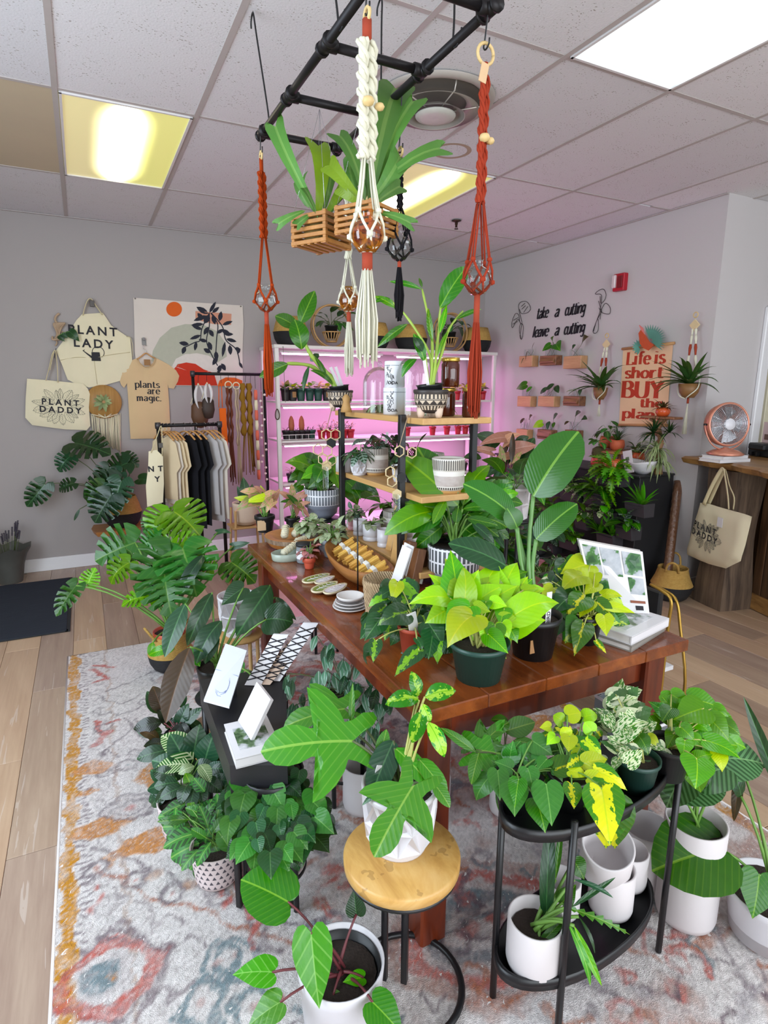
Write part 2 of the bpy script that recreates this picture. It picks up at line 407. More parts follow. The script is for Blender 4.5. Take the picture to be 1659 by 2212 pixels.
# ================================================================ rug
RX0, RX1, RY0, RY1 = -.205,2.02,.2,3.63
def build_rug():
 st = .0075; nx = int((RX1-RX0)/st); ny = int((RY1-RY0)/st)
 xs = RX0+(np.arange(nx+1))*(RX1-RX0)/nx; ys = RY0+np.arange(ny+1)*(RY1-RY0)/ny
 X, Y = np.meshgrid(xs, ys)
 rng = np.random.RandomState(4)
 def vnoise(sc, seed):
  r = np.random.RandomState(seed); gx = int((RX1-RX0)/sc)+3; gy = int((RY1-RY0)/sc)+3; g = r.rand(gy, gx)
  u = (X-RX0)/sc; w = (Y-RY0)/sc; i = u.astype(int); j = w.astype(int); fu = u-i; fw = w-j
  fu = fu*fu*(3-2*fu); fw = fw*fw*(3-2*fw)
  return (g[j, i]*(1-fu)+g[j, i+1]*fu)*(1-fw)+(g[j+1, i]*(1-fu)+g[j+1, i+1]*fu)*fw
 wx = X+(vnoise(.05,1)-.5)*.035+(vnoise(.016,2)-.5)*.012; wy = Y+(vnoise(.05,3)-.5)*.035+(vnoise(.016,4)-.5)*.012
 lin = lambda h: np.array(srgb(h)[:3])
 cream, cream2 = lin('ece6e4'), lin('c9bfbc')
 C = cream[None, None]*np.ones(X.shape+(1,)); m = (vnoise(.03,5)*.6+rng.rand(*X.shape)*.4)[..., None]; C = C*(1-m*.55)+cream2*m*.55
 fade = np.clip(vnoise(.06,6)*1.1+vnoise(.02,7)*.8-.25,0,1)
 def paint(mask, h, s=1.0, worn=1.0):
  a = np.clip(mask, 0,1)*s*(1-worn+worn*np.clip(fade*1.2,0,1))*(.62+.38*(rng.rand(*X.shape) < .75)); C[:] = C*(1-a[..., None])+lin(h)*a[..., None]
 def line(pts, w, h, s=.9, worn=.7, mirror=False):
  d = np.full(X.shape, 9.)
  for (ax, ay),(bx, by) in zip(pts[:-1], pts[1:]):
   vx, vy = bx-ax, by-ay; L = vx*vx+vy*vy+1e-9; t = np.clip(((wx-ax)*vx+(wy-ay)*vy)/L, 0,1)
   d = np.minimum(d, np.hypot(wx-ax-t*vx, wy-ay-t*vy))
  paint((w-d)/.006+.5, h, s, worn)
 def ell(cx, cy, rx, ry, h, s=.9, w=None, worn=.6, p=2.0):
  q = (np.abs((wx-cx)/rx)**p+np.abs((wy-cy)/ry)**p)**(1/p)
  if w: paint((w-np.abs(q-1)*min(rx, ry))/.006+.5, h, s, worn)
  else: paint((1-q)*min(rx, ry)/.008, h, s, worn)
 G, OR, RU, TE, MU, PL = '7d7077', 'cf8a42', 'c4594b', '6f8890', 'cf9440', '6b5560'
 BX = RX0
 # side border: mustard band, comb stripes, thin inner lines
 for (a, b, h, s) in ((.012,.06, MU, 1.1),(.185,.20,'b99a86', .7)):
  paint(((wx-BX-a)*(BX+b-wx) > 0).astype(float), h, s, .55)
  paint(((RX1-a-wx)*(wx-RX1+b) > 0).astype(float), h, s, .55)
 paint((((wx-BX-.065)*(BX+.092-wx) > 0) & (np.mod(wy, .028) < .010)).astype(float), PL, .75,.4)
 for k in range(34):
  y = .3+k*.1; ell(BX+.14, y, .022,.03, G, .5,.004); 
 # field: rows of medallions, mirrored over the long axis
 cx = (RX0+RX1)/2
 wx = np.where(wx > cx, 2*cx-wx, wx)                 # mirror symmetry about the centre line
 def P(px, py): p = at_z(px, py, 0); return (p.x, p.y)
 wm = np.clip((vnoise(.11,21)*1.3+vnoise(.035,22)*.7-.95)*2.2,0,1)*np.clip((X-.25)*2.5,0,1); paint(wm*.75,'b08272', 1,.5); paint(np.clip((vnoise(.09,23)+vnoise(.03,24)*.6-1.05)*3,0,1)*np.clip((X-.3)*2.5,0,1), '8f8690', .7,.6)
 # motifs placed where the photograph shows them (left half)
 orange = [(200,1665,.1,.06),(230,1790,.13,.06),(330,1680,.09,.1),(335,1820,.13,.085),(270,1850,.1,.035),(190,1720,.05,.03)]
 for px, py, rx, ry in orange: q = P(px, py); ell(q[0], q[1], rx*.9, ry*.9, OR, 1.0, None, .45,1.3)
 for px, py, r in ((285,1745,.10),(470,1740,.1)):
  q = P(px, py); ell(q[0], q[1], r*1.15, r*.8,'d4cbca', 1, None, .1,1.2); ell(q[0], q[1], r*1.15, r*.8, G, .8,.008,.5,1.2); ell(q[0], q[1], r*.7, r*.45, G, .7,.006,.5,1.3); ell(q[0], q[1], r*.25, r*.18, RU, .6)
 line([P(200,1835), P(330,1885), P(430,1930), P(620,2000), P(900,2080)], .007, G); line([P(205,1885), P(330,1935), P(480,1995), P(640,2045)], .006,'b46a48', .9)
 for px, py in ((215,1885),(300,1905),(385,1930),(470,1950),(560,1990)): q = P(px, py); ell(q[0], q[1], .035,.03, G, .9,.007); ell(q[0], q[1], .012,.01, RU, .7); ell(q[0]+.045, q[1], .012,.03, OR, .6)
 # lower big medallion
 q = P(245,2110)
 ell(q[0], q[1], .16,.14, PL, .75,.010,.5,1.1); ell(q[0]-.01, q[1], .13,.105, RU, .95,.022,.45,1.2); ell(q[0]-.02, q[1], .08,.065,'d4cbca', 1, None, .1); ell(q[0]-.03, q[1], .05,.045, TE, .9, None, .6); ell(q[0], q[1], .012,.012, OR, 1)
 line([P(265,2000), P(370,2065), P(360,2100), P(330,2145), P(300,2205)], .008, PL, .8); line([P(215,2030), P(300,2045)], .006, G)
 for px, py in ((520,2075),(480,2085),(435,2180),(550,2190)): q = P(px, py); ell(q[0], q[1], .06,.06, TE, .9,.012,.5,1.4); ell(q[0], q[1], .02,.02,'c08c84', .6)
 for a in ([(290,1960),(330,1950),(345,1975),(325,2015)], [(390,2000),(370,1975),(345,2000)], [(350,2135),(370,2160),(410,2135)], [(250,1925),(270,1960),(240,1990)], [(440,2050),(420,2020),(400,2035)]): line([P(*p) for p in a], .006, PL, .7)
 for px, py in ((215,1948),(208,1920),(205,1965),(480,1968),(490,1955),(560,2010)): q = P(px, py); ell(q[0], q[1], .014,.018, RU, .9)
 # upper field
 for a in ([(200,1450),(235,1470),(200,1480)], [(205,1565),(235,1590),(210,1610)], [(235,1565),(255,1560)], [(250,1445),(205,1440)]): line([P(*p) for p in a], .014, RU, .95,.5)
 for a in ([(210,1510),(260,1525),(300,1505)], [(200,1540),(260,1550),(320,1525),(340,1510)], [(270,1560),(310,1600),(350,1640)], [(300,1560),(260,1600),(215,1640)], [(230,1500),(300,1470),(340,1450)], [(200,1660),(230,1625),(260,1640)], [(320,1470),(340,1480)]): line([P(*p) for p in a], .006, G, .8)
 for px, py in ((275,1660),(230,1675),(315,1520),(225,1575),(300,1630)): q = P(px, py); ell(q[0], q[1], .035,.028, G, .8,.006); ell(q[0], q[1], .012,.01, TE, .7)
 # centre of the rug (under and around the table): rust, plum and grey medallions
 for (x, y) in ((.86,1.15),(.98,1.95),(.86,2.75),(.98,.55),(.5,3.1)):
  ell(x, y, .3,.26,'a9654c', .55, None, .9,1.2); ell(x, y, .24,.2,'d4cbca', .85, None, .3,1.2); ell(x, y, .2,.16, RU, .9,.02,.5,1.3); ell(x, y, .12,.09,'7d8086', .9,.022,.4,1.2); ell(x, y, .04,.03, RU, .8)
 r = random.Random(5)
 for k in range(300):
  x = r.uniform(.3, cx); y = r.uniform(.25,3.55); h = r.choice((G, PL, RU, RU, 'b4683f', TE, 'b4683f', G)); a = r.uniform(0,6.28); l = r.uniform(.03,.1)
  if r.random() < .55: line([(x, y),(x+l*math.cos(a), y+l*math.sin(a)),(x+l*1.5*math.cos(a+.8), y+l*1.5*math.sin(a+.8))], r.uniform(.005,.012), h, .85,.6)
  else: ell(x, y, l*.5, l*.4, h, .75, r.choice((None, .008)), .8,1.4)
 C *= (.80+.34*rng.rand(*X.shape)**.7)[..., None]; sp = (rng.rand(*X.shape) < .10)[..., None]; C = np.where(sp, C*.6+lin('9a8a8c')*.4, C)
 Z = .011+(rng.rand(*X.shape)-.5)*.003
 vs = np.stack([X, Y, Z], -1).reshape(-1,3)
 me = bpy.data.meshes.new('rug'); W_ = nx+1
 idx = (np.arange(ny)[:, None]*W_+np.arange(nx)[None]).reshape(-1)
 q = np.stack([idx, idx+1, idx+W_+1, idx+W_], -1).astype(np.int32)
 me.vertices.add(len(vs)); me.vertices.foreach_set('co', vs.astype(np.float32).ravel())
 me.loops.add(q.size); me.loops.foreach_set('vertex_index', q.ravel())
 me.polygons.add(len(q)); me.polygons.foreach_set('loop_start', np.arange(0, q.size, 4, dtype=np.int32)); me.polygons.foreach_set('loop_total', np.full(len(q), 4, dtype=np.int32))
 me.update(); me.validate()
 at = me.color_attributes.new('pattern', 'FLOAT_COLOR', 'POINT')
 at.data.foreach_set('color', np.concatenate([C, np.ones(X.shape+(1,))], -1).astype(np.float32).reshape(-1))
 t = NT('woven_rug'); ca = t.n('VertexColor', 'Color', layer_name='pattern'); n1 = t.noise(t.coord(), 420,2); n2 = t.noise(t.coord(), 90,3)
 t.set(color=t.mix(t.math('MULTIPLY', n1,.5), ca, t.mix(.45, ca, '4a4242')), rough=.95, spec=.1, sheen=.2); t.bump(t.math('ADD', n1, n2), .8,.006)
 me.materials.append(t.m)
 return me
rg = thing('rug', 'large faded oriental patterned rug in cream, mustard and rust under the table', 'rug', ((RX0+RX1)/2,(RY0+RY1)/2,0))
rme = build_rug(); ro = inst('pile', rme, Matrix.Identity(4), rg)
MB().box(((RX0+RX1)/2,(RY0+RY1)/2,.005),(RX1-RX0, RY1-RY0,.0095)).obj('backing', plain('rug_binding', 'd9d2cf', .9), rg)
MB().tube([(RX0, RY0,.007),(RX0, RY1,.007),(RX1, RY1,.007),(RX1, RY0,.007)], .006,6).obj('edge_binding', MT['rug_binding'], rg, label='white bound rug edge')
# doormat
t = NT('dark_doormat'); nz = t.noise(t.map(t.coord(),(1,40,1)), 5,3); t.set(color=t.mix(nz, '272b33', '3a3f49'), rough=.95, spec=.15); t.bump(t.noise(t.coord(), 300,2), .5,.004)
dm = thing('doormat', 'charcoal ribbed doormat on the wood floor at the left edge', 'mat', (-.72,4.65,0))
MB().box((-.72,4.65,.006),(1.0,1.19,.011), bev=.004).obj('mat_pad', t.m, dm)
MB().box((-.72,4.065,.005),(1.02,.03,.008), bev=.003).box((-.72,5.235,.005),(1.02,.03,.008), bev=.003).box((-.215,4.65,.005),(.03,1.2,.008), bev=.003).obj('rubber_edge', plain('black_rubber', '1c1e22', .7), dm)
# ================================================================ leaves, stems and pots
def leafmat(name, base, dark=None, vein=None, vw=0., kind=None, c2=None, rough=.38, side=14, hue=.05, back=None):
 """base/dark green; vein: midrib colour; vw: side vein strength; kind: variegation drawn in leaf coordinates (flat colour of the leaf itself)"""
 t = NT(name); uv = t.sep(t.coord('UV')); u = t.math('ABSOLUTE', t.math('SUBTRACT', uv[0], .5)); v = uv[1]
 ri = t.n('ObjectInfo', 'Random'); dark = dark or base
 nz = t.noise(t.coord(), 7,3)
 col = t.mix(t.math('ADD', t.math('MULTIPLY', nz, .7), t.math('MULTIPLY', ri, .3)), dark, base)
 sv = t.math('SINE', t.math('MULTIPLY', t.math('SUBTRACT', v, t.math('MULTIPLY', u, .9)), side*6.2832/1.0))
 if kind == 'brasil':      # yellow flame on one side of the midrib
  s = t.math('SUBTRACT', uv[0], .5); ns = t.noise(t.map(t.coord('UV'),(5,3,1)), 2,3)
  w = t.math('ADD', .04, t.math('MULTIPLY', t.math('SUBTRACT', ns, .42), .55)); w = t.math('ADD', w, t.math('MULTIPLY', t.math('SUBTRACT', ri, .45), .22))
  m = t.math('MULTIPLY', t.math('LESS_THAN', t.math('ABSOLUTE', t.math('SUBTRACT', s, .03)), w), t.math('LESS_THAN', v, .93)); col = t.mix(m, col, c2)
 elif kind == 'marble':
  ns = t.noise(t.map(t.coord('UV'),(7,2.2,1)), 2.6,4); m = t.math('GREATER_THAN', ns, t.math('SUBTRACT', .56, t.math('MULTIPLY', ri, .12))); col = t.mix(m, col, c2)
 elif kind == 'edge':
  m = t.math('GREATER_THAN', u, t.math('ADD', .17, t.math('MULTIPLY', t.math('SUBTRACT', t.noise(t.coord('UV'), 8,2), .5), .3))); col = t.mix(m, col, c2)
 elif kind == 'stripe':    # prayer plant and watermelon stripes
  m = t.math('GREATER_THAN', sv, .1); col = t.mix(m, col, c2)
 elif kind == 'prayer':
  b = t.math('MULTIPLY', t.math('GREATER_THAN', sv, -.2), t.math('MULTIPLY', t.math('GREATER_THAN', u, .07), t.math('LESS_THAN', u, .24))); col = t.mix(b, col, c2)
 elif kind == 'centre':
  m = t.math('LESS_THAN', u, t.math('MULTIPLY', t.math('SUBTRACT', 1.0, v), .2)); col = t.mix(m, col, c2)
 elif kind == 'net':
  e = t.n('TexVoronoi', 'Distance', {'Vector': t.map(t.coord('UV'),(9,9,1)), 'Scale': 1.4}, feature='DISTANCE_TO_EDGE'); col = t.mix(t.math('LESS_THAN', e, .07), col, c2)
 if vw:
  col = t.mix(t.math('MULTIPLY', t.math('GREATER_THAN', sv, .86), vw), col, vein or c2 or base)
 if vein:
  col = t.mix(t.math('MULTIPLY', t.math('LESS_THAN', u, .014), .8), col, vein)
 hs = t.n('HueSaturation', 0, {'Hue': t.math('ADD', .5-hue*.2, t.math('MULTIPLY', ri, hue*.4)), 'Value': t.math('ADD', .54, t.math('MULTIPLY', ri, .46)), 'Color': col, 'Saturation': 1.12})
 t.set(color=hs, rough=rough, spec=.5, coat=.12)
 t.bump(t.math('ADD', t.math('MULTIPLY', sv, .14), nz), .22,.004)
 tr = t.n('BsdfTranslucent', 0, {'Color': t.mix(.4, hs, 'a6d83c')})
 mx = t.n('MixShader', 0, {0: .2,1: t.b.outputs[0], 2: tr}); t.put(t.out.inputs[0], mx)
 return t.m
LM = dict(
monstera=leafmat('monstera_green', '3f8034', '28602a', '6f9c4e', .25, rough=.3, side=7),
monsterabright=leafmat('young_monstera_green', '80c030', '58a024', 'b4dc5a', .2, rough=.3, side=7),
dark=leafmat('dark_green_leaf', '234a2c', '173620', '4c7a4a', .2, rough=.3, side=9),
deep=leafmat('blue_green_leaf', '2f5a40', '1e4230', '5d8a60', .25, rough=.28, side=9),
mid=leafmat('mid_green_leaf', '3d8226', '2a6420', '8ab84e', .2, rough=.32, side=9),
bright=leafmat('bright_green_leaf', '5eb01a', '3f8c16', 'a8d84a', .2, rough=.3, side=9),
apple=leafmat('apple_green_leaf', '6aae20', '4f9a1c', '9cd040', .15, rough=.3, side=8),
neon=leafmat('neon_pothos_leaf', 'b2e81c', '8fd618', 'd2f04a', .12, rough=.35, side=8, hue=.08),
yellow=leafmat('yellow_young_leaf', 'd8e424', 'b0d41c', 'e4ea60', .1, side=8),
brasil=leafmat('brasil_leaf', '3f8a28', '2c6e24', '9ccc40', .1,'brasil', 'c6dc2c', side=8),
brasild=leafmat('dark_variegated_leaf', '2e5c34', '204a2c', '7aa050', .1,'brasil', '8cc048', side=8),
brasily=leafmat('yellow_variegated_leaf', '4c8a28', '35701f', 'c8d840', .1,'brasil', 'e2de28', side=8),
heart=leafmat('heartleaf_green', '4d8a3c', '356e30', '7fb060', .12, rough=.38, side=7),
heartdark=leafmat('heartleaf_dark', '2f6238', '24502e', '6a9a60', .12, rough=.28, side=7),
marble=leafmat('marble_pothos_leaf', '4e8a34', '3a7430', 'b8d080', .0,'marble', 'e4ebc4'),
snow=leafmat('green_and_white_leaf', '4d7440', '3c6238', None, 0,'edge', 'dfe8c0', side=8),
birkin=leafmat('cream_pinstriped_leaf', '3c7434', '2c6030', 'e0ecc0', 0,'stripe', 'd8e4b4', side=12, rough=.3),
prayer=leafmat('prayer_plant_leaf', '5aa250', '418c44', '9ccc70', .1,'prayer', '1f4a2a', side=5.5, rough=.5),
calathea=leafmat('round_calathea_leaf', '6f9a6a', '557f52', '8fb880', .1,'stripe', '234c28', side=9),
melon=leafmat('watermelon_peperomia_leaf', '32503e', '24402f', 'a9bcae', .0,'stripe', '8fa89a', side=5, rough=.35),
cacao=leafmat('silver_green_vine_leaf', 'b4d0c0', '8fb4a0', 'd6e6d8', .1,'centre', '5f9474'),
rubber=leafmat('burgundy_rubber_leaf', '1e2c24', '1b1a1c', '3a4a3a', .1, rough=.2, side=12),
rubberback=leafmat('burgundy_brown_leaf', '4a2f22', '3c2a20', '6a4a34', .1, rough=.35, side=12),
pink=leafmat('pink_arrowhead_leaf', 'e0aa94', 'c88c78', 'f0c4b0', .2, side=6),
pinkgreen=leafmat('pink_green_leaf', 'a8b060', '7f9a48', 'd8a890', .2,'marble', 'cf9c84'),
fitpink=leafmat('pink_netted_leaf', 'b86a70', '9c5058', None, 0,'net', 'f0b8b8', side=5),
fitwhite=leafmat('white_netted_leaf', 'a4bf86', '86a670', None, 0,'net', 'f2f4dc', side=5),
staghorn=leafmat('staghorn_fern_frond', '6a9a4c', '4f8440', '84ac60', .0, rough=.6),
staghorn2=leafmat('yellow_green_frond', '9cc034', '84ac2c', None, .0, rough=.5),
strap=leafmat('spider_leaf', '4a6e3c', '35582e', '8aa070', 0, rough=.4),
air=leafmat('air_plant_leaf', 'c2ce9e', '9cb07c', None, 0, rough=.7),
fern=leafmat('fresh_fern_green', '6cc03a', '429428', None, 0, rough=.5),
florida=leafmat('lobed_green_leaf', '5a9c36', '44863a', '9cc464', .22, rough=.34, side=10),
floridav=leafmat('glossy_splashed_leaf', '3c9a2c', '2c8028', '7cc040', .1,'brasil', 'b4e060', side=8, rough=.18),
banana=leafmat('bird_of_paradise_leaf', '3e7a34', '2e6428', '8fc060', .06, rough=.26, side=20),
gloriosum=leafmat('ribbed_heart_leaf', '66b446', '4c9c3c', '9cd878', .5, rough=.3, side=4.5),
)
M_stem = plain('green_stem', '6a9440', .5,.15); M_stemd = plain('brown_green_stem', '55603a', .6,.2); M_stemr = plain('dark_red_stem', '6a2f34', .5,.1)
M_soil = plain('potting_soil', '2c211b', .95,.5,160,1.0); M_stemy = plain('pale_stem', 'b6b868', .5,.1)
# half outlines, x to the side, y along the leaf (stalk joins at 0,0, tip at 0,1)
def _arc(fn, n=16): return [fn(i/n) for i in range(n+1)]
SHAPES = {
'heart': [(0,0),(.05,-.07),(.14,-.13),(.25,-.12),(.34,-.04),(.395,.1),(.40,.24),(.36,.40),(.28,.56),(.19,.71),(.10,.84),(.04,.93),(0,1)],
'round': [(0,0),(.06,-.09),(.17,-.14),(.30,-.10),(.41,.02),(.47,.2),(.47,.4),(.42,.6),(.31,.78),(.17,.91),(.05,.975),(0,1)],
'oval': [(0,0),(.05,.03),(.14,.12),(.215,.26),(.245,.42),(.235,.58),(.19,.73),(.12,.87),(.04,.965),(0,1)],
'lance': [(0,0),(.04,.05),(.10,.18),(.145,.34),(.155,.5),(.135,.66),(.095,.81),(.045,.93),(0,1)],
'arrow': [(0,0),(.05,-.10),(.13,-.24),(.22,-.27),(.25,-.14),(.25,.05),(.235,.25),(.2,.45),(.145,.65),(.08,.83),(.03,.94),(0,1)],
'strap': [(0,0),(.028,.02),(.036,.25),(.036,.5),(.03,.75),(.015,.93),(0,1)],
'paddle': [(0,0),(.08,.02),(.19,.10),(.255,.24),(.28,.42),(.27,.6),(.225,.77),(.14,.9),(.05,.975),(0,1)],
'monstera': [(0,0),(.06,-.13),(.2,-.22),(.36,-.16),(.48,-.02),(.5,.06),(.22,.10),(.21,.13),(.53,.14),(.55,.27),(.20,.24),(.19,.28),(.54,.35),(.52,.47),(.17,.38),(.16,.42),(.48,.55),(.43,.65),(.14,.52),(.13,.57),(.37,.72),(.30,.81),(.10,.67),(.09,.72),(.2,.88),(.1,.95),(0,1)],
'lobed': [(0,0),(.07,-.1),(.17,-.25),(.26,-.31),(.32,-.27),(.3,-.15),(.22,-.02),(.2,.07),(.32,.12),(.46,.22),(.57,.36),(.6,.47),(.52,.46),(.38,.38),(.24,.33),(.15,.36),(.15,.46),(.2,.58),(.215,.7),(.18,.84),(.09,.95),(0,1)],
'staghorn': [(0,0),(.035,.1),(.055,.3),(.078,.5),(.09,.65),(.105,.78),(.125,.9),(.115,.98),(.085,1.0),(.06,.95),(.03,.9),(0,.86)],
'frond': [(0,0),(.035,.04),(.09,.1),(.03,.13),(.13,.22),(.04,.25),(.16,.36),(.045,.38),(.16,.5),(.045,.52),(.14,.64),(.04,.66),(.11,.77),(.03,.79),(.07,.89),(.015,.91),(0,1)],
}
LEAF = {}
def leafmesh(shape, arch=.12, fold=.12, wave=.0, seed=0, lo=False):
 key = (shape, round(arch, 2), fold, wave, seed, lo)
 if key in LEAF: return LEAF[key]
 out = SHAPES[shape]; n = len(out); mid = []
 for x, y in out: mid.append((0, min(max(y*.96+.02 if 0 < y < 1 else y, 0), 1)))
 if shape == 'monstera' or shape == 'lobed' or shape == 'frond' or shape == 'arrow':
  mid = [(0, min(max(.02+.9*y*.9,0), 1)) for x, y in out]; mid[0] = (0,0); mid[-1] = (0,1)
  k = 0
  for i in range(n): k = max(k, mid[i][1]); mid[i] = (0, k)
 if shape == 'staghorn': mid = [(0, min(y, .86)) for x, y in out]; mid[-1] = (0,.86)
 r = random.Random(seed*77+5); ph = r.uniform(0,6.28); xm = max(p[0] for p in out)
 steps = [0,.5,1] if lo else [0,.3,.7,1]
 b = MB(); vs = []; uvs = []
 def surf(x, y):
  t = min(max(y, 0), 1); ax = abs(x)
  z = arch*4*t*(1-t) + fold*ax - .35*fold*ax*ax/xm + (.0 if y >= 0 else y*abs(y)*1.2*(1 if arch >= 0 else -1)) + wave*math.sin(y*13+ph+(1.3 if x < 0 else 0))*(ax/xm)**2
  return (x, y, z)
 for sd in (1,-1):
  base = len(vs)
  for (x, y),(mx, my) in zip(out, mid):
   for s_ in steps:
    px, py = mx+(x-mx)*s_, my+(y-my)*s_
    vs.append(surf(px*sd, py)); uvs.append((.5+px*sd, py))
  m = len(steps)
  for i in range(n-1):
   for j in range(m-1):
    a, c, d, e = base+i*m+j, base+i*m+j+1, base+(i+1)*m+j+1, base+(i+1)*m+j
    f = (a, c, d, e) if sd > 0 else (e, d, c, a)
    pts = []; [pts.append(q) for q in f if not any((V(vs[q])-V(vs[p])).length < 1e-6 for p in pts)]
    if len(pts) >= 3: b.f.append(tuple(pts)); b.uv.append([uvs[q] for q in pts]); b.sm.append(True)
 b.v = vs
 me = b.mesh('leaf'); me.materials.append(M_stem); LEAF[key] = me
 return me
def leaf_matrix(base, tip, nrm, wid=1.0):
 base, tip = V(base), V(tip); y = tip-base; L = y.length; y = y/max(L, 1e-6); z = V(nrm)-y*V(nrm).dot(y)
 z = z.normalized() if z.length > 1e-4 else y.orthogonal().normalized(); x = y.cross(z)
 return basis(x*L*wid, y*L, z*L, base)
def leaf(parent, shape, base, tip, nrm, mat, wid=1.0, arch=None, seed=None, name='leaf', fold=.12, wave=None, kind=None, label=None):
 s = random.randrange(3) if seed is None else seed
 if arch is None: arch = (.06,.13,.2)[random.randrange(3)]
 if wave is None: wave = .012 if shape in ('heart', 'round', 'oval', 'monstera', 'lobed', 'paddle') else 0
 return inst(name, leafmesh(shape, arch, fold, wave, s), leaf_matrix(base, tip, nrm, wid), parent, mat, kind=kind, label=label)
def rv(a): return V((random.uniform(-a, a), random.uniform(-a, a), random.uniform(-a, a)))
def traced(parent, D0, cy, rows, shape, mats, root, tilt=.55, stem=M_stem, sr=.0022, wid=1.0, arch=None, up=.5, stemkids=True, lift=.4, wave=None, nofill=False):
 """leaves at measured places: rows of (base x, base y, tip x, tip y[, width factor[, depth offset[, material, [shape]]]]); D0 = distance of the plant's middle"""
 k = len(rows); fr_ = random.Random(k*7+int(cy))
 if k >= 12 and shape in ('heart', 'oval', 'round') and not nofill:
  for r in rows*(2 if 14 <= k < 60 else 1):
   ox, oy = fr_.uniform(-24,24), fr_.uniform(-10,26); dd = D0-tilt*(r[1]+oy-cy)*D0/FPX+fr_.uniform(.025,.06); b = at_d(r[0]+ox, r[1]+oy, dd); an = fr_.uniform(-.6,.6); dx, dy = (r[2]-r[0])*.85,(r[3]-r[1])*.85
   leaf(parent, shape, b, at_d(r[0]+ox+dx*math.cos(an)-dy*math.sin(an), r[1]+oy+dx*math.sin(an)+dy*math.cos(an), dd),(CAM-b).normalized()+V((0,0,.5))+rv(.3), LM[mats[-1]], wid*1.1, arch)
 for i, r in enumerate(rows):
  bx, by, tx, ty = r[:4]; w = r[4] if len(r) > 4 and r[4] else wid; dz = r[5] if len(r) > 5 and r[5] else 0
  m = LM[r[6]] if len(r) > 6 and r[6] else LM[random.choice(mats)]; sh = r[7] if len(r) > 7 else shape
  s = D0/FPX
  d = lambda y: D0-tilt*(y-cy)*s+dz-i*.0012
  b = at_d(bx, by, d(by)); tpx = math.hypot(tx-bx, ty-by)
  t = at_d(tx, ty, d(ty)-tpx*s*.12*random.uniform(-.3,1))
  nrm = (CAM-b).normalized()*.75+V((0,0, up))+rv(.28)
  leaf(parent, sh, b, t, nrm, m, w, arch, wave=wave)
  if root is not None and stem:
   R0 = V(root)+rv(.012) if not callable(root) else root(b)
   midp = (R0+b)/2+V((0,0, lift*(b-R0).length*.5))
   mb = MB().tube(bez(R0, midp, b, 6), [sr*1.4]*3+[sr]*4,5)
   mb.obj('stem', stem, parent)
def clump(parent, c, r, h, n, size, shape, mats, seed=1, droop=.3, up=.6, wid=1.0, stem=M_stem, lo=True, parts=True, base=None, arch=None, squash=1.0, jit=.3, sr=.0016, wall=False):
 """a rounded plant: n leaves on a dome over the pot"""
 rr = random.Random(seed); c = V(c); base = V(base) if base is not None else c; st = MB(); fo = MB(); out = []
 for i in range(n):
  a = i*2.39996+rr.uniform(-.4,.4); q = math.sqrt((i+.5)/n); el = (1-q)*1.35+rr.uniform(-.15,.15)
  d = V((math.cos(a)*math.cos(el), math.sin(a)*math.cos(el)*squash, math.sin(el)))
  if wall and d.x > 0: d.x *= -.4
  rad = rr.uniform(.5,1.0)
  b = c+V((d.x*r*rad*.75, d.y*r*rad*.75, h*(.35+.65*d.z)*rad))
  sz = size*rr.uniform(.7,1.2)
  o = V((d.x, d.y, d.z*.7-droop*rr.uniform(.3,1.6)))+V((rr.uniform(-jit, jit), rr.uniform(-jit, jit), rr.uniform(-jit, jit)*.6)); o.normalize()
  if wall: o.x = -abs(o.x)
  t = b+o*sz; nrm = V((d.x*.5, d.y*.5, up+.4))+V((rr.uniform(-.3,.3), rr.uniform(-.3,.3), 0))
  m = LM[rr.choice(mats)]
  ar = arch if arch is not None else rr.choice((.06,.13,.2)); w = wid*rr.uniform(.85,1.15)
  me = leafmesh(shape, ar, .12,.012 if shape in ('heart', 'oval', 'round', 'monstera') else 0, rr.randrange(2), lo)
  M = leaf_matrix(b, t, nrm, w)
  if parts: inst('leaf', me, M, parent, m)
  else: out.append((me, M, m))
  if stem: st.tube(bez(base+V((rr.uniform(-1,1), rr.uniform(-1,1), 0))*r*.12,(base+b)/2+V((0,0, h*.25)), b, 4), sr, 4, cap=False)
 if not parts: foliage(parent, out)
 if stem and st.v: st.obj('stems', stem, parent, kind='stuff')
def foliage(parent, lst, name='foliage'):
 """leaves too small to pick apart: one part, real geometry"""
 b = MB(); mats = []; mi = []
 for me, M, m in lst:
  if m not in mats: mats.append(m)
  k = mats.index(m); n = len(b.v); off = [M @ v.co for v in me.vertices]; b.v += [tuple(p) for p in off]
  ul = me.uv_layers[0].data
  for p in me.polygons:
   b.f.append(tuple(n+q for q in p.vertices)); b.uv.append([tuple(ul[l].uv) for l in p.loop_indices]); b.sm.append(True); mi.append(k)
 o = b.obj(name, mats, parent, kind='stuff'); o.data.polygons.foreach_set('material_index', mi); return o
def strapleaf(mb, a, dirn, L, w, droop=1.0, n=7, twist=0):
 """arching ribbon leaf into mb"""
 a = V(a); d = V(dirn).normalized(); sd = d.cross(V((0,0,1))); sd = sd.normalized() if sd.length > .05 else V((1,0,0)); rows = []; p = a.copy(); dd = d.copy()
 for i in range(n+1):
  t = i/n; ww = w*math.sin(math.pi*min(1,.18+.82*t)**.9)*(1 if t < 1 else 0)+.0004
  up = sd.cross(dd).normalized()
  rows.append([p-sd*ww, p-up*ww*.35, p+sd*ww]); p = p+dd*(L/n); dd = (dd-V((0,0, droop*.9/n))).normalized()
 mb.quadgrid(rows)
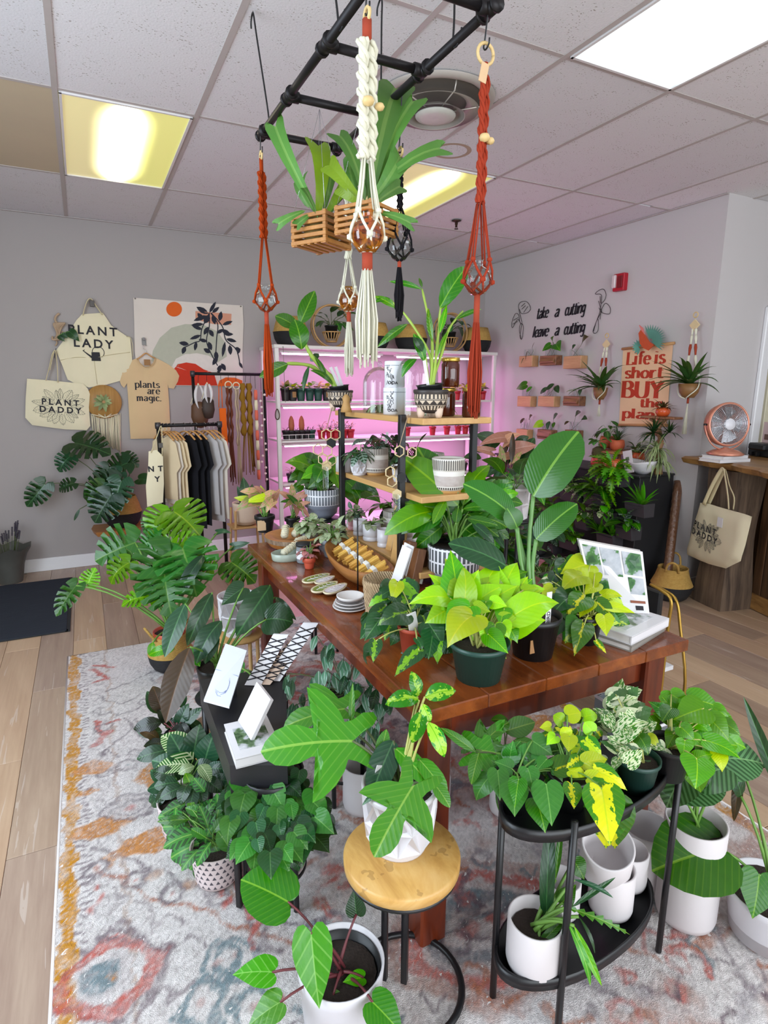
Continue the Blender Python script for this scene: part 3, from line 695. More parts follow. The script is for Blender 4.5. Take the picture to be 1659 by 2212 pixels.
def rosette(parent, c, n, L, w, mat, seed=1, el=(.2,1.2), droop=1.4, name='leaf', parts=True, stuffname='leaves', lr=.01, wall=False):
 rr = random.Random(seed); c = V(c); allb = MB()
 for i in range(n):
  a = i*2.4+rr.uniform(-.4,.4); e = rr.uniform(*el); d = V((math.cos(a)*math.cos(e), math.sin(a)*math.cos(e), math.sin(e)))
  if wall and d.x > 0: d.x *= -.5
  mb = MB() if parts else allb
  strapleaf(mb, c+V((d.x, d.y, 0))*lr, d, L*rr.uniform(.7,1.1), w*rr.uniform(.8,1.1), droop*rr.uniform(.5,1.3))
  if parts: mb.obj(name, mat, parent)
 if not parts: allb.obj(stuffname, mat, parent, kind='stuff')
# ---------------------------------------------------------------- pots
def prof_pot(rt, rb, h, wall=.006, foot=.15, lip=.0):
 """rounded planter profile, outside up then inside down"""
 f = min(foot*h, rb*.6)
 o = [(0,.0),(rb-f*.8,0),(rb-f*.25, f*.22),(rb, f)]
 k = 5
 for i in range(1, k+1): tt = i/k; o.append((rb+(rt-rb)*tt, f+(h-f)*tt))
 if lip: o[-1] = (rt, h-.02); o += [(rt+lip, h-.019),(rt+lip, h-.002),(rt+lip-.001, h)]
 o += [(rt-wall*.5+(lip and 0), h+.001),(rt-wall, h-.001),(rt-wall-(rt-rb)*.9, wall*2),(0, wall*2)]
 return o
def soil(th, c, r, z): 
 mb = MB(); rr = random.Random(int(abs(c[0]*1000))+3); N = 14
 rows = [(r*q/4, z+rr.uniform(-.002,.003)) for q in range(5)]
 mb.lathe([(0, z+.003)]+rows[1:], (c[0], c[1], 0), N); return mb.obj('soil', M_soil, th)
def pot(th, c, rt, rb, h, mat, foot=.15, lip=0, wall=.006, fill=.88, name='pot', n=36, dirt=True, label=None):
 c = V(c); MB().lathe(prof_pot(rt, rb, h, wall, foot, lip), c, n).obj(name, mat, th, label=label)
 if dirt: soil(th, c, rt-wall-(rt-rb)*(1-fill)*.6-.0015, c.z+h*fill)
 return c+V((0,0, h*fill))
def facet_pot(th, c, rt, rm, h, mat, rows=2, seg=9, base=True, dirt=True, depth=.012, lean=(0,0), fill=.86):
 """pot with raised diamond facets and a plain foot ring"""
 c = V(c); mb = MB(); hb = h*.14 if base else .0; rb = rm*.72
 if base: mb.lathe([(0,0),(rb*.98,0),(rb, .004),(rb, hb)], c, 32)
 zr = [hb+(h*.93-hb)*i/rows for i in range(rows+1)]
 def rad(z): t = (z-hb)/(h-hb); return rm*.84+(rm-rm*.84)*math.sin(min(1, t*1.5+.1)*math.pi/2)*1.0+(rt-rm)*max(0, t-.5)*2
 ring = []
 for i, z in enumerate(zr): ring.append([(rad(z)*math.cos((k+.5*(i % 2))*2*math.pi/seg), rad(z)*math.sin((k+.5*(i % 2))*2*math.pi/seg), z) for k in range(seg)])
 def tri(a, b, d):
  a, b, d = V(a)+c, V(b)+c, V(d)+c; m = (a+b+d)/3; out = V((m.x-c.x, m.y-c.y, 0)).normalized(); ap = m-out*depth*1.5
  mid = [(a+b)/2,(b+d)/2,(d+a)/2]
  mb.add([a, mid[0], b, mid[1], d, mid[2], ap], [(0,1,6),(1,2,6),(2,3,6),(3,4,6),(4,5,6),(5,0,6)], smooth=False)
 for i in range(rows):
  A, B = ring[i], ring[i+1]
  for k in range(seg):
   if i % 2 == 0: tri(A[k], A[(k+1) % seg], B[k]); tri(B[k], B[(k-1) % seg], A[k])
   else: tri(A[k], A[(k+1) % seg], B[(k+1) % seg]); tri(B[k], B[(k+1) % seg], A[k])
 r1 = rad(zr[-1])
 mb.lathe([(r1-.001, zr[-1]-.002),(rt+.001, h*.95),(rt+.001, h),(rt-.006, h),(rt-.009, h*.5),(0, h*.5)], c, 36)
 mb.obj('pot', mat, th)
 if dirt: soil(th, c, rt-.009, c.z+h*fill)
 return c+V((0,0, h*fill))
M_white = plain('white_ceramic', 'd4d1d5', .28,.015); M_whitem = plain('matt_white_ceramic', 'd4cecf', .5,.02); M_nursery = plain('dark_green_plastic', '21433b', .4,.05); M_blackp = plain('black_plastic', '17181a', .4,.05)
M_grey = plain('grey_ceramic', '8d93a0', .55,.05); M_terra = plain('terracotta_plastic', 'c0543c', .5,.05); M_black = plain('black_metal', '131316', .38,.05); M_blackm = plain('matt_black_paint', '1d1e21', .6,.05)
M_pinkc = plain('pink_ceramic', 'dfa4ac', .4,.03); M_concrete = plain('pale_concrete', '9a9ea6', .8,.12); M_sand = plain('sand_ceramic', 'd6bda8', .6,.04)
def bandmat(name, ground, mark, kind, base=None, v0=0, v1=1, nu=30, rough=.45):
 """glazed pattern in pot coordinates: u around, v = height in metres along the outside"""
 t = NT(name); s = t.sep(t.coord('UV')); u, v = s[0], s[1]; fu = t.math('FRACT', t.math('MULTIPLY', u, nu)); du = t.math('ABSOLUTE', t.math('SUBTRACT', fu, .5))
 if kind == 'dashes':
  rows = 2.6; q = t.math('MULTIPLY', t.math('DIVIDE', t.math('SUBTRACT', v, v0), v1-v0), rows); fq = t.math('FRACT', q); m = t.math('MULTIPLY', t.math('LESS_THAN', du, .3), t.math('LESS_THAN', t.math('ABSOLUTE', t.math('SUBTRACT', fq, .5)), .43))
 elif kind == 'triangles':
  q = t.math('DIVIDE', t.math('SUBTRACT', v, v0), .019); row = t.math('FLOOR', q); fq = t.math('FRACT', q)
  fu = t.math('FRACT', t.math('ADD', t.math('MULTIPLY', u, nu), t.math('MULTIPLY', row, .5))); du = t.math('ABSOLUTE', t.math('SUBTRACT', fu, .5))
  m = t.math('MULTIPLY', t.math('LESS_THAN', du, t.math('MULTIPLY', t.math('SUBTRACT', .8, fq), .5)), t.math('MULTIPLY', t.math('GREATER_THAN', fq, .15), t.math('LESS_THAN', fq, .8)))
 elif kind == 'reactive':
  tt = t.math('DIVIDE', t.math('SUBTRACT', v, v0), v1-v0); nzz = t.noise(t.map(t.coord('UV'),(8,40,1)), 2,3)
  m1 = t.math('MULTIPLY', t.math('LESS_THAN', du, .22), t.math('MULTIPLY', t.math('GREATER_THAN', tt, .62), t.math('LESS_THAN', tt, .9)))
  m2 = t.math('MULTIPLY', t.math('LESS_THAN', du, .28), t.math('MULTIPLY', t.math('GREATER_THAN', tt, .07), t.math('LESS_THAN', tt, .14)))
  m = t.math('MAXIMUM', m1, m2)
  glaze = t.mix(t.math('GREATER_THAN', t.math('ADD', tt, t.math('MULTIPLY', nzz, .2)), .6), t.mix(nzz, 'c9c3bd', 'a39089'), 'bab2a6')
  ground = t.mix(t.math('GREATER_THAN', t.math('SINE', t.math('MULTIPLY', tt, 15)), .55), glaze, 'dedad2')
 elif kind == 'aztec':
  tt = t.math('DIVIDE', t.math('SUBTRACT', v, v0), v1-v0)
  nz2 = t.math('ABSOLUTE', t.math('SUBTRACT', t.math('FRACT', t.math('MULTIPLY', u, nu*.5)), .5))
  b1 = t.math('MULTIPLY', t.math('LESS_THAN', du, .28), t.math('LESS_THAN', t.math('ABSOLUTE', t.math('SUBTRACT', tt, .17)), .11))
  b3 = t.math('MULTIPLY', t.math('LESS_THAN', du, .26), t.math('LESS_THAN', t.math('ABSOLUTE', t.math('SUBTRACT', tt, .72)), .1))
  b2 = t.math('MULTIPLY', t.math('LESS_THAN', t.math('ABSOLUTE', t.math('SUBTRACT', tt, .45)), .09), t.math('LESS_THAN', nz2, t.math('MULTIPLY', t.math('SUBTRACT', tt, .36), 2.6)))
  ln = t.math('LESS_THAN', t.math('ABSOLUTE', t.math('SUBTRACT', t.math('ABSOLUTE', t.math('SUBTRACT', tt, .45)), .14)), .012)
  m = t.math('MAXIMUM', t.math('MAXIMUM', b1, b2), t.math('MAXIMUM', b3, ln))
 col = t.mix(m, ground, mark)
 if v0 or v1 != 1:
  ins = t.math('MULTIPLY', t.math('GREATER_THAN', v, v0), t.math('LESS_THAN', v, v1)); col = t.mix(ins, base or ground, col)
 t.set(color=col, rough=rough); t.bump(t.math('MULTIPLY', m, -1), .25,.003)
 return t.m
# ================================================================ lettering helpers
GL = {
'p': ('0,1 0,-.5|0,.75 .2,1 .45,.95 .58,.5 .45,.06 .2,0 0,.22', .85), 'l': ('0,1.5 0,0', .36), 'a': ('.06,.82 .28,1 .5,.82 .5,.15 .62,.02|.5,.58 .2,.5 .02,.25 .15,.02 .35,.06 .5,.25', .84),
'n': ('0,1 0,0|0,.7 .25,1 .46,.88 .5,.6 .5,0', .82), 't': ('.15,1.35 .15,.2 .28,0 .45,.1|-.05,1 .42,1', .62), 's': ('.45,.85 .25,1 .05,.85 .1,.6 .4,.4 .45,.15 .22,0 .0,.15', .68),
'r': ('0,1 0,0|0,.65 .2,.95 .42,.93', .6), 'e': ('.02,.55 .55,.55 .48,.88 .28,1 .07,.82 .02,.4 .15,.08 .35,0 .55,.15', .76), 'm': ('0,1 0,0|0,.7 .2,1 .37,.88 .4,.6 .4,0|.4,.7 .6,1 .77,.88 .8,.6 .8,0', 1.12),
'g': ('.5,.8 .25,1 .03,.78 .03,.4 .25,.15 .5,.4|.5,1 .5,-.2 .35,-.45 .05,-.35', .82), 'i': ('0,1 0,0|0,1.32 .02,1.4', .36), 'c': ('.5,.8 .28,1 .04,.8 .02,.3 .2,.02 .5,.15', .72), '.': ('0,.02 .02,.1', .3),
'L': ('0,1.5 0,0|0,.03 .55,.03 .62,.3', .86), 'f': ('.5,1.4 .3,1.5 .15,1.3 .15,1 .15,0|-.05,1 .4,1', .56), 'h': ('0,1.5 0,0|0,.7 .25,1 .46,.88 .5,.6 .5,0', .82), 'o': ('.3,1 .07,.8 .0,.5 .08,.15 .3,0 .52,.15 .6,.5 .53,.8 .3,1', .86),
'B': ('0,1.5 0,0|0,.03 .38,0 .62,.2 .6,.6 .35,.8 0,.8|.3,.8 .52,1 .5,1.32 .3,1.5 0,1.47', .9), 'U': ('0,1.5 0,.4 .12,.08 .35,0 .57,.08 .68,.4 .68,1.5', .96), 'Y': ('0,1.5 .33,.75|.33,.8 .33,0|.33,.75 .66,1.5', .88),
'k': ('0,1.5 0,0|.42,.95 .05,.5 .48,0', .72), 'u': ('0,1 0,.25 .18,0 .4,.1 .5,.35|.5,1 .5,0', .82), 'v': ('0,1 .25,0|.25,0 .5,1', .72), ' ': ('', .5)}
def strokes(txt, size, thick, thin, slant=0.0, track=1.0, serif=False, join=False):
 """drawn lettering: list of quads in 2-d (x, y), total width"""
 quads = []; x = 0
 for ch in txt:
  g, adv = GL[ch]
  for st in [q for q in g.split('|') if q]:
   P = [tuple(map(float, p.split(','))) for p in st.split()]
   if len(P) > 2: P3 = smooth_path([(a, b, 0) for a, b in P], 5); P = [(p.x, p.y) for p in P3]
   L = []
   for i, p in enumerate(P):
    a = P[max(0, i-1)]; b = P[min(len(P)-1, i+1)]; dx, dy = b[0]-a[0], b[1]-a[1]; l = math.hypot(dx, dy) or 1
    w = (thin+(thick-thin)*abs(dy/l))/2; nx, ny = -dy/l*w, dx/l*w
    ex = 0
    L.append(((x+p[0]+nx, p[1]+ny),(x+p[0]-nx, p[1]-ny)))
   for (a, b),(c, d) in zip(L[:-1], L[1:]): quads.append((a, b, d, c))
   if serif and abs(P[0][0]-P[-1][0]) < .05 and len(P) == 2:
    for y in (P[0][1], P[-1][1]):
     if abs(y-1.35) > .1: quads.append(((x+P[0][0]-.16, y-.04),(x+P[0][0]+.16, y-.04),(x+P[0][0]+.16, y+.04),(x+P[0][0]-.16, y+.04)))
  x += adv*track
 quads = [tuple(((p[0]+p[1]*slant)*size, p[1]*size) for p in q) for q in quads]
 return quads, x*size
def lettering(txts, P3, mat, parent, name='lettering', depth=0.0, label=None):
 """txts: (quads, ox, oy); P3 maps 2-d to world"""
 mb = MB()
 for quads, ox, oy in txts:
  for q in quads:
   mb.add([P3(ox+a, oy+b) for a, b in q], [(0,1,2,3)], smooth=False)
   if depth: 
    A = [P3(ox+a, oy+b) for a, b in q]; nrm = (A[1]-A[0]).cross(A[2]-A[0]); nrm = nrm.normalized() if nrm.length > 1e-12 else V((0,0,0))
    s_ = 1 if nrm.dot(CAM-A[0]) > 0 else -1
    B = [a+nrm*s_*depth for a in A]; mb.add(A+B, [(4,5,6,7),(0,1,5,4),(1,2,6,5),(2,3,7,6),(3,0,4,7)], smooth=False)
 return mb.obj(name, mat, parent, label=label)
def sans(txt, size, bold=.0, spacing=1.0):
 cu = bpy.data.curves.new('t', 'FONT'); cu.body = txt; cu.size = size; cu.space_character = spacing; cu.offset = bold; cu.align_x = 'CENTER'; cu.resolution_u = 3
 ob = bpy.data.objects.new('t', cu); COL.objects.link(ob); bpy.context.view_layer.update()
 me = bpy.data.meshes.new_from_object(ob); bpy.data.objects.remove(ob)
 vs = [(v.co.x, v.co.y) for v in me.vertices]; fs = [tuple(p.vertices) for p in me.polygons]; bpy.data.meshes.remove(me); return vs, fs
def printed(parts, P3, mat, parent, name='lettering', label=None):
 mb = MB()
 for (vs, fs), ox, oy in parts: mb.add([P3(ox+a, oy+b) for a, b in vs], fs, smooth=False)
 return mb.obj(name, mat, parent, label=label)
from mathutils.geometry import delaunay_2d_cdt
def sheet(outline, P3, thick, fold, step, name, mat, parent, back=True, edge=.03):
 """cloth cut to an outline, puffed and folded: P3(u, v, h) maps to world, fold(u, v) gives relief; returns surface(u, v, eps)"""
 n = len(outline); O = []
 for i in range(n):
  a, b = outline[i], outline[(i+1) % n]; L = math.hypot(b[0]-a[0], b[1]-a[1]); k = max(1, int(L/step))
  for j in range(k): O.append((a[0]+(b[0]-a[0])*j/k, a[1]+(b[1]-a[1])*j/k))
 us = [p[0] for p in O]; vs_ = [p[1] for p in O]
 A = np.array(O); B = np.roll(A, -1,0)
 def dist(u, v):
  d = B-A; t = np.clip(((u-A[:, 0])*d[:, 0]+(v-A[:, 1])*d[:, 1])/np.maximum((d**2).sum(1), 1e-12), 0,1)
  return float(np.min(np.hypot(u-A[:, 0]-t*d[:, 0], v-A[:, 1]-t*d[:, 1])))
 def inside(u, v):
  c = (A[:, 1] > v) != (B[:, 1] > v); xx = (B[:, 0]-A[:, 0])*(v-A[:, 1])/np.where(B[:, 1] == A[:, 1], 1e-9, B[:, 1]-A[:, 1])+A[:, 0]
  return int(np.sum(c & (u < xx))) % 2 == 1
 pts = [V((a, b)) for a, b in O]; m = len(O)
 u = min(us)+step/2
 while u < max(us):
  v = min(vs_)+step/2
  while v < max(vs_):
   if inside(u, v) and dist(u, v) > step*.45: pts.append(V((u, v)))
   v += step
  u += step
 r = delaunay_2d_cdt(pts, [], [list(range(m))], 1,1e-6)
 def hh(u, v):
  return thick*min(1,(dist(u, v)/edge))**.5*.5+fold(u, v)
 def surf(u, v, eps=0): return P3(u, v, hh(u, v)+eps)
 mb = MB(); V2 = r[0]; fr = [P3(p.x, p.y, (hh(p.x, p.y) if i >= 0 else 0)) for i, p in enumerate(V2)]
 mb.add(fr, [tuple(f) for f in r[2]])
 if back: mb.add([P3(p.x, p.y, -thick*min(1,(dist(p.x, p.y)/edge))**.5*.5+fold(p.x, p.y)*.5) for p in V2], [tuple(f)[::-1] for f in r[2]])
 o = mb.obj(name, mat, parent)
 return surf, o
M_ink = plain('black_ink', '1d1a22', .7,.05); M_cotton = cloth('natural_cotton', 'e4dabb'); M_tan = cloth('tan_jersey', 'd6b88e'); M_strap = cloth('cotton_strap', 'dccfa6')
def yplane(Y):
 """outline in photograph pixels -> (x, z) on the plane y = Y"""
 return lambda L: [(lambda p: (p.x, p.z))(at_y(a, b, Y)) for a, b in L]
BY = YB-.004
def PB(off): return lambda u, v, h=0: V((u, BY-off-h, v))
def folds(seed, amp=.004, k=18, vert=.25):
 return lambda u, v: amp*(mnoise.noise(V((u*k, v*k*vert, seed)))+.5*mnoise.noise(V((u*k*2, v*k*.9, seed+9))))
# ---- tapestry
Y2 = yplane(YB-.01)
tp = thing('tapestry', 'cream wall tapestry with orange sun, sage hill and dark leafy branch', 'tapestry', at_y(405,740, YB-.01))
ol = Y2([(288,643),(330,646),(404,652),(524,660),(526,700),(524,760),(525,835),(470,834),(380,833),(300,828),(291,760),(290,700)])
sf, _ = sheet(ol, PB(.006), .003, folds(3,.003,6,.3), .04,'cloth', cloth('tapestry_linen', 'd9cfc6'), tp, edge=.01)
def flatpoly(pxs, z, mat, name, par, S=None, step=.04):
 S = S or sf; L = Y2(pxs); pts = [V(p) for p in L]
 us = [p[0] for p in L]; vs_ = [p[1] for p in L]; g = []
 u = min(us)
 while u < max(us):
  v = min(vs_)
  while v < max(vs_): g.append(V((u, v))); v += step
  u += step
 r = delaunay_2d_cdt(pts+g, [], [list(range(len(pts)))], 1,1e-6)
 MB().add([S(p.x, p.y, z) for p in r[0]], [tuple(f) for f in r[2]]).obj(name, mat, par)
def circ(cx, cy, rx, ry, a0=0, a1=360, n=28): return [(cx+rx*math.cos(math.radians(a0+(a1-a0)*i/n)), cy-ry*math.sin(math.radians(a0+(a1-a0)*i/n))) for i in range(n+(0 if a1-a0 == 360 else 1))]
flatpoly(circ(376,668,17,16), .0012, plain('printed_orange', 'd9601e', .9), 'sun_print', tp)
flatpoly([(422,672),(500,678),(499,702),(460,700),(422,690)], .0012, plain('printed_peach', 'cf9278', .9), 'peach_block', tp)
flatpoly([(327,780),(330,758),(345,730),(370,708),(400,700),(440,702),(470,716),(486,740),(490,770),(460,790),(400,790),(352,792)], .0010, plain('printed_sage', 'b3b3a2', .9), 'hill_print', tp)
flatpoly([(372,790),(380,775),(400,765),(425,763),(450,768),(470,780),(480,800),(420,806)], .0014, plain('printed_cream', 'd8d0c8', .9), 'cream_hill_print', tp)
flatpoly([(375,798),(384,787),(402,783),(422,786),(440,798),(462,806),(470,833),(380,832)], .0018, plain('printed_red', 'c4341c', .9), 'red_hill_print', tp)
flatpoly([(470,834),(474,822),(488,815),(508,816),(523,822),(524,834)], .0018, MT['printed_orange'], 'low_sun_print', tp)
lf = MB()
def sleaf(x, y, a, l, w):
 ca, sa = math.cos(math.radians(a)), -math.sin(math.radians(a)); P = []
 for t, s in ((0,0),(.25,.8),(.5,1),(.78,.65),(1,0),(.78,-.65),(.5,-1),(.25,-.8)): P.append((x+ca*t*l-sa*s*w, y+sa*t*l+ca*s*w))
 q = [(at_y(a_, b_, YB-.01).x, at_y(a_, b_, YB-.01).z) for a_, b_ in P]; lf.add([sf(p[0], p[1], .0026) for p in q], [tuple(range(8))])
def vine(P, w=1.1):
 S_ = smooth_path([(a, b, 0) for a, b in P], 5)
 for a, b in zip(S_[:-1], S_[1:]):
  d = (b-a).normalized(); nx, ny = -d.y*w, d.x*w
  q = [(at_y(x, y, YB-.01).x, at_y(x, y, YB-.01).z) for x, y in ((a.x+nx, a.y+ny),(a.x-nx, a.y-ny),(b.x-nx, b.y-ny),(b.x+nx, b.y+ny))]; lf.add([sf(p[0], p[1], .0024) for p in q], [(0,1,2,3)])
vine([(452,676),(436,710),(432,735),(420,740),(396,752)]); vine([(452,676),(452,705),(446,735),(454,760),(470,790)]); vine([(456,676),(480,705),(488,735),(510,755),(518,785)]); vine([(455,676),(470,700),(468,730),(466,765)])
for x, y, a, l, w in ((452,676,60,28,4),(450,678,150,30,6),(448,682,200,32,5),(452,680,240,22,7),(458,676,40,20,4),(459,680,285,22,5),(440,700,185,28,4),(437,712,160,24,4),(434,724,200,26,4),(424,738,260,20,4),(408,744,170,22,5),(400,748,250,18,5),(450,706,240,20,5),(452,712,300,18,5),(448,738,165,20,4),(450,738,290,20,5),(455,762,150,18,5),(466,758,275,22,5),(470,770,240,22,5),(476,788,255,20,5),(478,785,300,18,5),(474,694,80,22,5),(480,702,20,24,4),(478,712,330,24,5),(484,722,0,20,4),(488,732,345,24,4),(486,738,260,34,4),(496,745,275,22,5),(506,752,345,14,4),(512,765,60,14,3),(516,782,300,16,3),(468,720,30,18,4),(438,690,130,18,5)): sleaf(x, y, a, l, w)
lf.obj('branch_print', plain('printed_navy', '262834', .9), tp)
for x, y in ((292,645),(520,662)):
 p = at_y(x, y, YB-.014); MB().lathe([(0,0),(.006,0),(.006,.003),(0,.004)], p, 10, Matrix.Rotation(math.pi/2,3,'X')).obj('pin', MT.get('steel_pin') or plain('steel_pin', '8a8580', .3, metal=.8), tp)
# ---- apron
ap = thing('apron', 'cream apron printed PLANT LADY hanging by its neck strap on the left wall', 'apron', at_y(205,740, YB-.02))
ol = Y2([(177,679),(205,677),(222,676),(231,689),(240,703),(258,716),(273,726),(281,729),(285,772),(286,800),(262,822),(230,831),(192,837),(160,827),(146,820),(134,788),(121,757),(128,748),(143,728),(155,708),(165,692)])
s_ap, _ = sheet(ol, PB(.016), .014, folds(11,.006,12,.35), .03,'apron_body', M_cotton, ap)
AO = lambda px, py: (at_y(px, py, YB-.02).x, at_y(px, py, YB-.02).z)
def on(S, cx, cy, ang=0, eps=.0032, shear=0):
 ox, oz = AO(cx, cy); ca, sa = math.cos(math.radians(ang)), math.sin(math.radians(ang))
 return lambda a, b: S(ox+(a+b*shear)*ca-b*sa, oz+a*sa+b*ca, eps)
for tx, cx, cy in (('PLANT', 201,722),('LADY', 202,750)): printed([(sans(tx, .094,.0022,1.4), 0,0)], on(s_ap, cx, cy+1,-2), M_ink, ap)
can = MB(); P_ = on(s_ap, 207,769,0)
can.add([P_(a, b) for a, b in ((-.035,-.04),(.035,-.04),(.03,.03),(-.03,.03))], [(0,1,2,3)]); can.add([P_(a, b) for a, b in ((-.032,-.02),(-.032,0),(-.085,.038),(-.085,.03),(-.095,.04),(-.075,.05))], [(0,1,2,3),(3,2,5,4)])
for i in range(14):
 a0, a1 = math.radians(-60+i*17), math.radians(-60+(i+1)*17); r0, r1 = .042,.047
 can.add([P_(.02+r*math.cos(a), .03+r*math.sin(a)) for r, a in ((r0, a0),(r1, a0),(r1, a1),(r0, a1))], [(0,1,2,3)])
can.obj('watering_can_print', M_ink, ap)
def strip(pxs, w, off, mat, par, name='strap', Y=YB-.02, flat=.25):
 MB().tube(smooth_path([at_y(x, y, Y-off) for x, y in pxs], 4), w, 8, flat=flat).obj(name, mat, par)
strip([(179,681),(184,662),(190,648),(197,646),(207,660),(221,680)], .016,.012, M_strap, ap, 'neck_strap')
MB().box(at_y(199,656, YB-.045),(.035,.012,.05), bev=.003).obj('buckle', plain('dark_buckle', '4a4440', .4), ap)
strip([(120,757),(119,765),(117,774),(121,752)], .006,.01, M_ink, ap, 'tie'); strip([(273,727),(281,729),(286,745),(287,770)], .008,.01, M_strap, ap, 'tie')
pk = MB(); P_ = lambda x, y: s_ap(*AO(x, y), .003)
pts = [P_(x, y) for x, y in ((131,778),(165,772),(204,773),(235,767),(281,761))]; pk.tube(smooth_path(pts, 5), .0022,5)
pk.tube([P_(203,773), P_(206,800), P_(210,830)], .0018,5); pk.obj('pocket_seam', plain('seam_cotton', 'c3b68e', .9), ap)  # pocket seam lines in a darker cotton colour
# ---- tote bag on the wall
def tote(th, ol, S3, texts, art, thick=.03):
 s_, o = sheet(ol, S3, thick, folds(21,.005,14,.5), .03,'bag_body', M_cotton, th, edge=.05); return s_
tb = thing('tote_bag', 'wide cream tote bag printed PLANT DADDY on the back wall', 'bag', at_y(125,870, YB-.02))
ol = Y2([(59,818),(100,821),(150,826),(180,829),(190,840),(194,851),(192,880),(195,920),(187,929),(140,927),(70,918),(55,902),(56,860)])
s_tb = tote(tb, ol, PB(.03), None, None)
for tx, cx, cy in (('PLANT', 131,875),('DADDY', 131,891)): printed([(sans(tx, .066,.0018,1.5), 0,0)], on(s_tb, cx, cy, -4), M_ink, tb)
def botanical(S, cx, cy, r, par, on_=on, seed=2, sc=1.0):
 P_ = on_(S, cx, cy, -4,.001); mb = MB(); rr = random.Random(seed)
 for i in range(17):
  a = i*2*math.pi/17+rr.uniform(-.1,.1); R0 = r*rr.uniform(.25,.45); L = r*rr.uniform(.55,.85); w = L*rr.uniform(.16,.3)
  ca, sa = math.cos(a), math.sin(a)*.82
  def pt(t, s): return P_(ca*(R0+L*t)-sa*s*w, sa*(R0+L*t)+ca*s*w)
  edge = [(0,0),(.2,.7),(.5,1),(.8,.6),(1,0),(.8,-.6),(.5,-1),(.2,-.7),(0,0)]
  for (t0, s0),(t1, s1) in zip(edge[:-1], edge[1:]): mb.tube([pt(t0, s0), pt(t1, s1)], .0011*sc, 4, False)
  mb.tube([pt(0,0), pt(1,0)], .0009*sc, 4, False)
  for t in (.2,.35,.5,.65,.8):
   mb.tube([pt(t, 0), pt(t+.12,.6)], .0007*sc, 3, False); mb.tube([pt(t, 0), pt(t+.12,-.6)], .0007*sc, 3, False)
 mb.obj('botanical_print', plain('grey_ink_%d' % seed, '7d7a70', .9), par, kind='stuff')
botanical(s_tb, 131,878,.17, tb)
for px in (([(99,822),(106,795),(112,768),(118,757),(121,764),(124,795),(125,826)]),([(108,800),(113,775),(117,760)])): strip(px, .013,.025, M_strap, tb, 'handle')
# ---- t-shirt on a wooden hanger
ts = thing('t_shirt', 'tan t-shirt printed plants are magic hanging on the back wall', 'shirt', at_y(320,860, YB-.02))
ol = Y2([(283,779),(297,773),(302,783),(312,792),(322,791),(330,784),(334,772),(350,780),(365,788),(380,800),(387,812),(384,824),(375,840),(364,838),(362,828),(365,870),(368,930),(369,944),(330,947),(282,948),(279,900),(276,850),(274,828),(268,838),(262,832),(255,815),(252,808),(262,795)])
s_ts, _ = sheet(ol, PB(.014), .016, folds(31,.006,13,.25), .03,'shirt_body', M_tan, ts)
for tx, cx, cy in (('plants', 293,837),('are', 319,851),('magic.', 297,866)):
 q, w = strokes(tx, .037,.24,.09, track=1.0, serif=True); P_ = on(s_ts, cx, cy, -1,.0015); lettering([([tuple((a*1.3, b) for a, b in k_) for k_ in q], 0,0)], P_, M_ink, ts)
strip([(298,774),(303,785),(313,793),(323,792),(331,785),(334,774)], .008,.024, cloth('ribbed_collar', 'c9a97e'), ts, 'collar')
MB().box(at_y(318,783, YB-.034),(.05,.003,.05)).obj('neck_label', plain('brown_label', '9a7048', .8), ts)
M_hang = wood('hanger_wood', 'd9a468', 'b07c42', 2, axis='X')
hg = thing('clothes_hanger', 'wooden hanger holding the tan t-shirt on the wall', 'hanger', at_y(316,765, YB-.03))
MB().tube(smooth_path([at_y(x, y, YB-.03) for x, y in ((296,776),(305,770),(315,763),(325,769),(335,774))], 4), .009,8, flat=.6).obj('bar', M_hang, hg)
MB().tube(smooth_path([at_y(x, y, YB-.03) for x, y in ((315,763),(314,756),(309,752),(311,746),(317,747))], 4), .0025,6).obj('hook', plain('steel_hook', 'b0aaa4', .25, metal=.9), hg)
ch = thing('clear_wall_hook', 'clear faceted plastic hook above the tan t-shirt', 'hook', at_y(311,742, YB-.02))
MB().box(at_y(311,738, YB-.012),(.035,.012,.06), rotz(0), .006).lathe([(0,-.012),(.012,-.006),(.016,.004),(.01,.014),(0,.016)], at_y(311,733, YB-.03), 8, smooth=False).obj('hook_body', plain('clear_plastic', 'd8d6d4', .08, trans=.6), ch)
# ---- knotted wall hanging with a small leaf (top left)
mh = thing('knotted_rope_holder', 'small tan knotted rope plant holder beside the apron', 'wall hanging', at_y(125,715, YB-.03)); M_jute = cloth('jute_rope', 'b39a80')
rp = MB(); rr = random.Random(2)
for k in range(7):
 a = k*.9; P_ = [at_y(126+14*math.cos(a+t*.9)*(.6+.4*math.sin(t*1.7+k)), 716+18*math.sin(a*.7+t), YB-.03-.012*math.sin(t*2+k)) for t in [i*.5 for i in range(11)]]; rp.tube(smooth_path(P_, 3), .007,6)
rp.obj('knot', M_jute, mh)
MB().tube(smooth_path([at_y(x, y, YB-.02) for x, y in ((128,677),(121,683),(119,692),(124,700),(122,710))], 4), .009,6).tube(smooth_path([at_y(x, y, YB-.02) for x, y in ((118,730),(123,740),(119,747))], 3), .006,6).obj('rope_loop', M_jute, mh)
for b, t_ in (((134,722),(147,731)),((150,716),(172,738)),((128,726),(140,738))): leaf(mh, 'heart', at_y(*b, YB-.05), at_y(*t_, YB-.06),(-.2,-1,.3), LM['dark'], 1)
MB().tube(smooth_path([at_y(x, y, YB-.05) for x, y in ((126,725),(138,719),(150,716))], 4), .002,5).obj('stem', M_stem, mh)
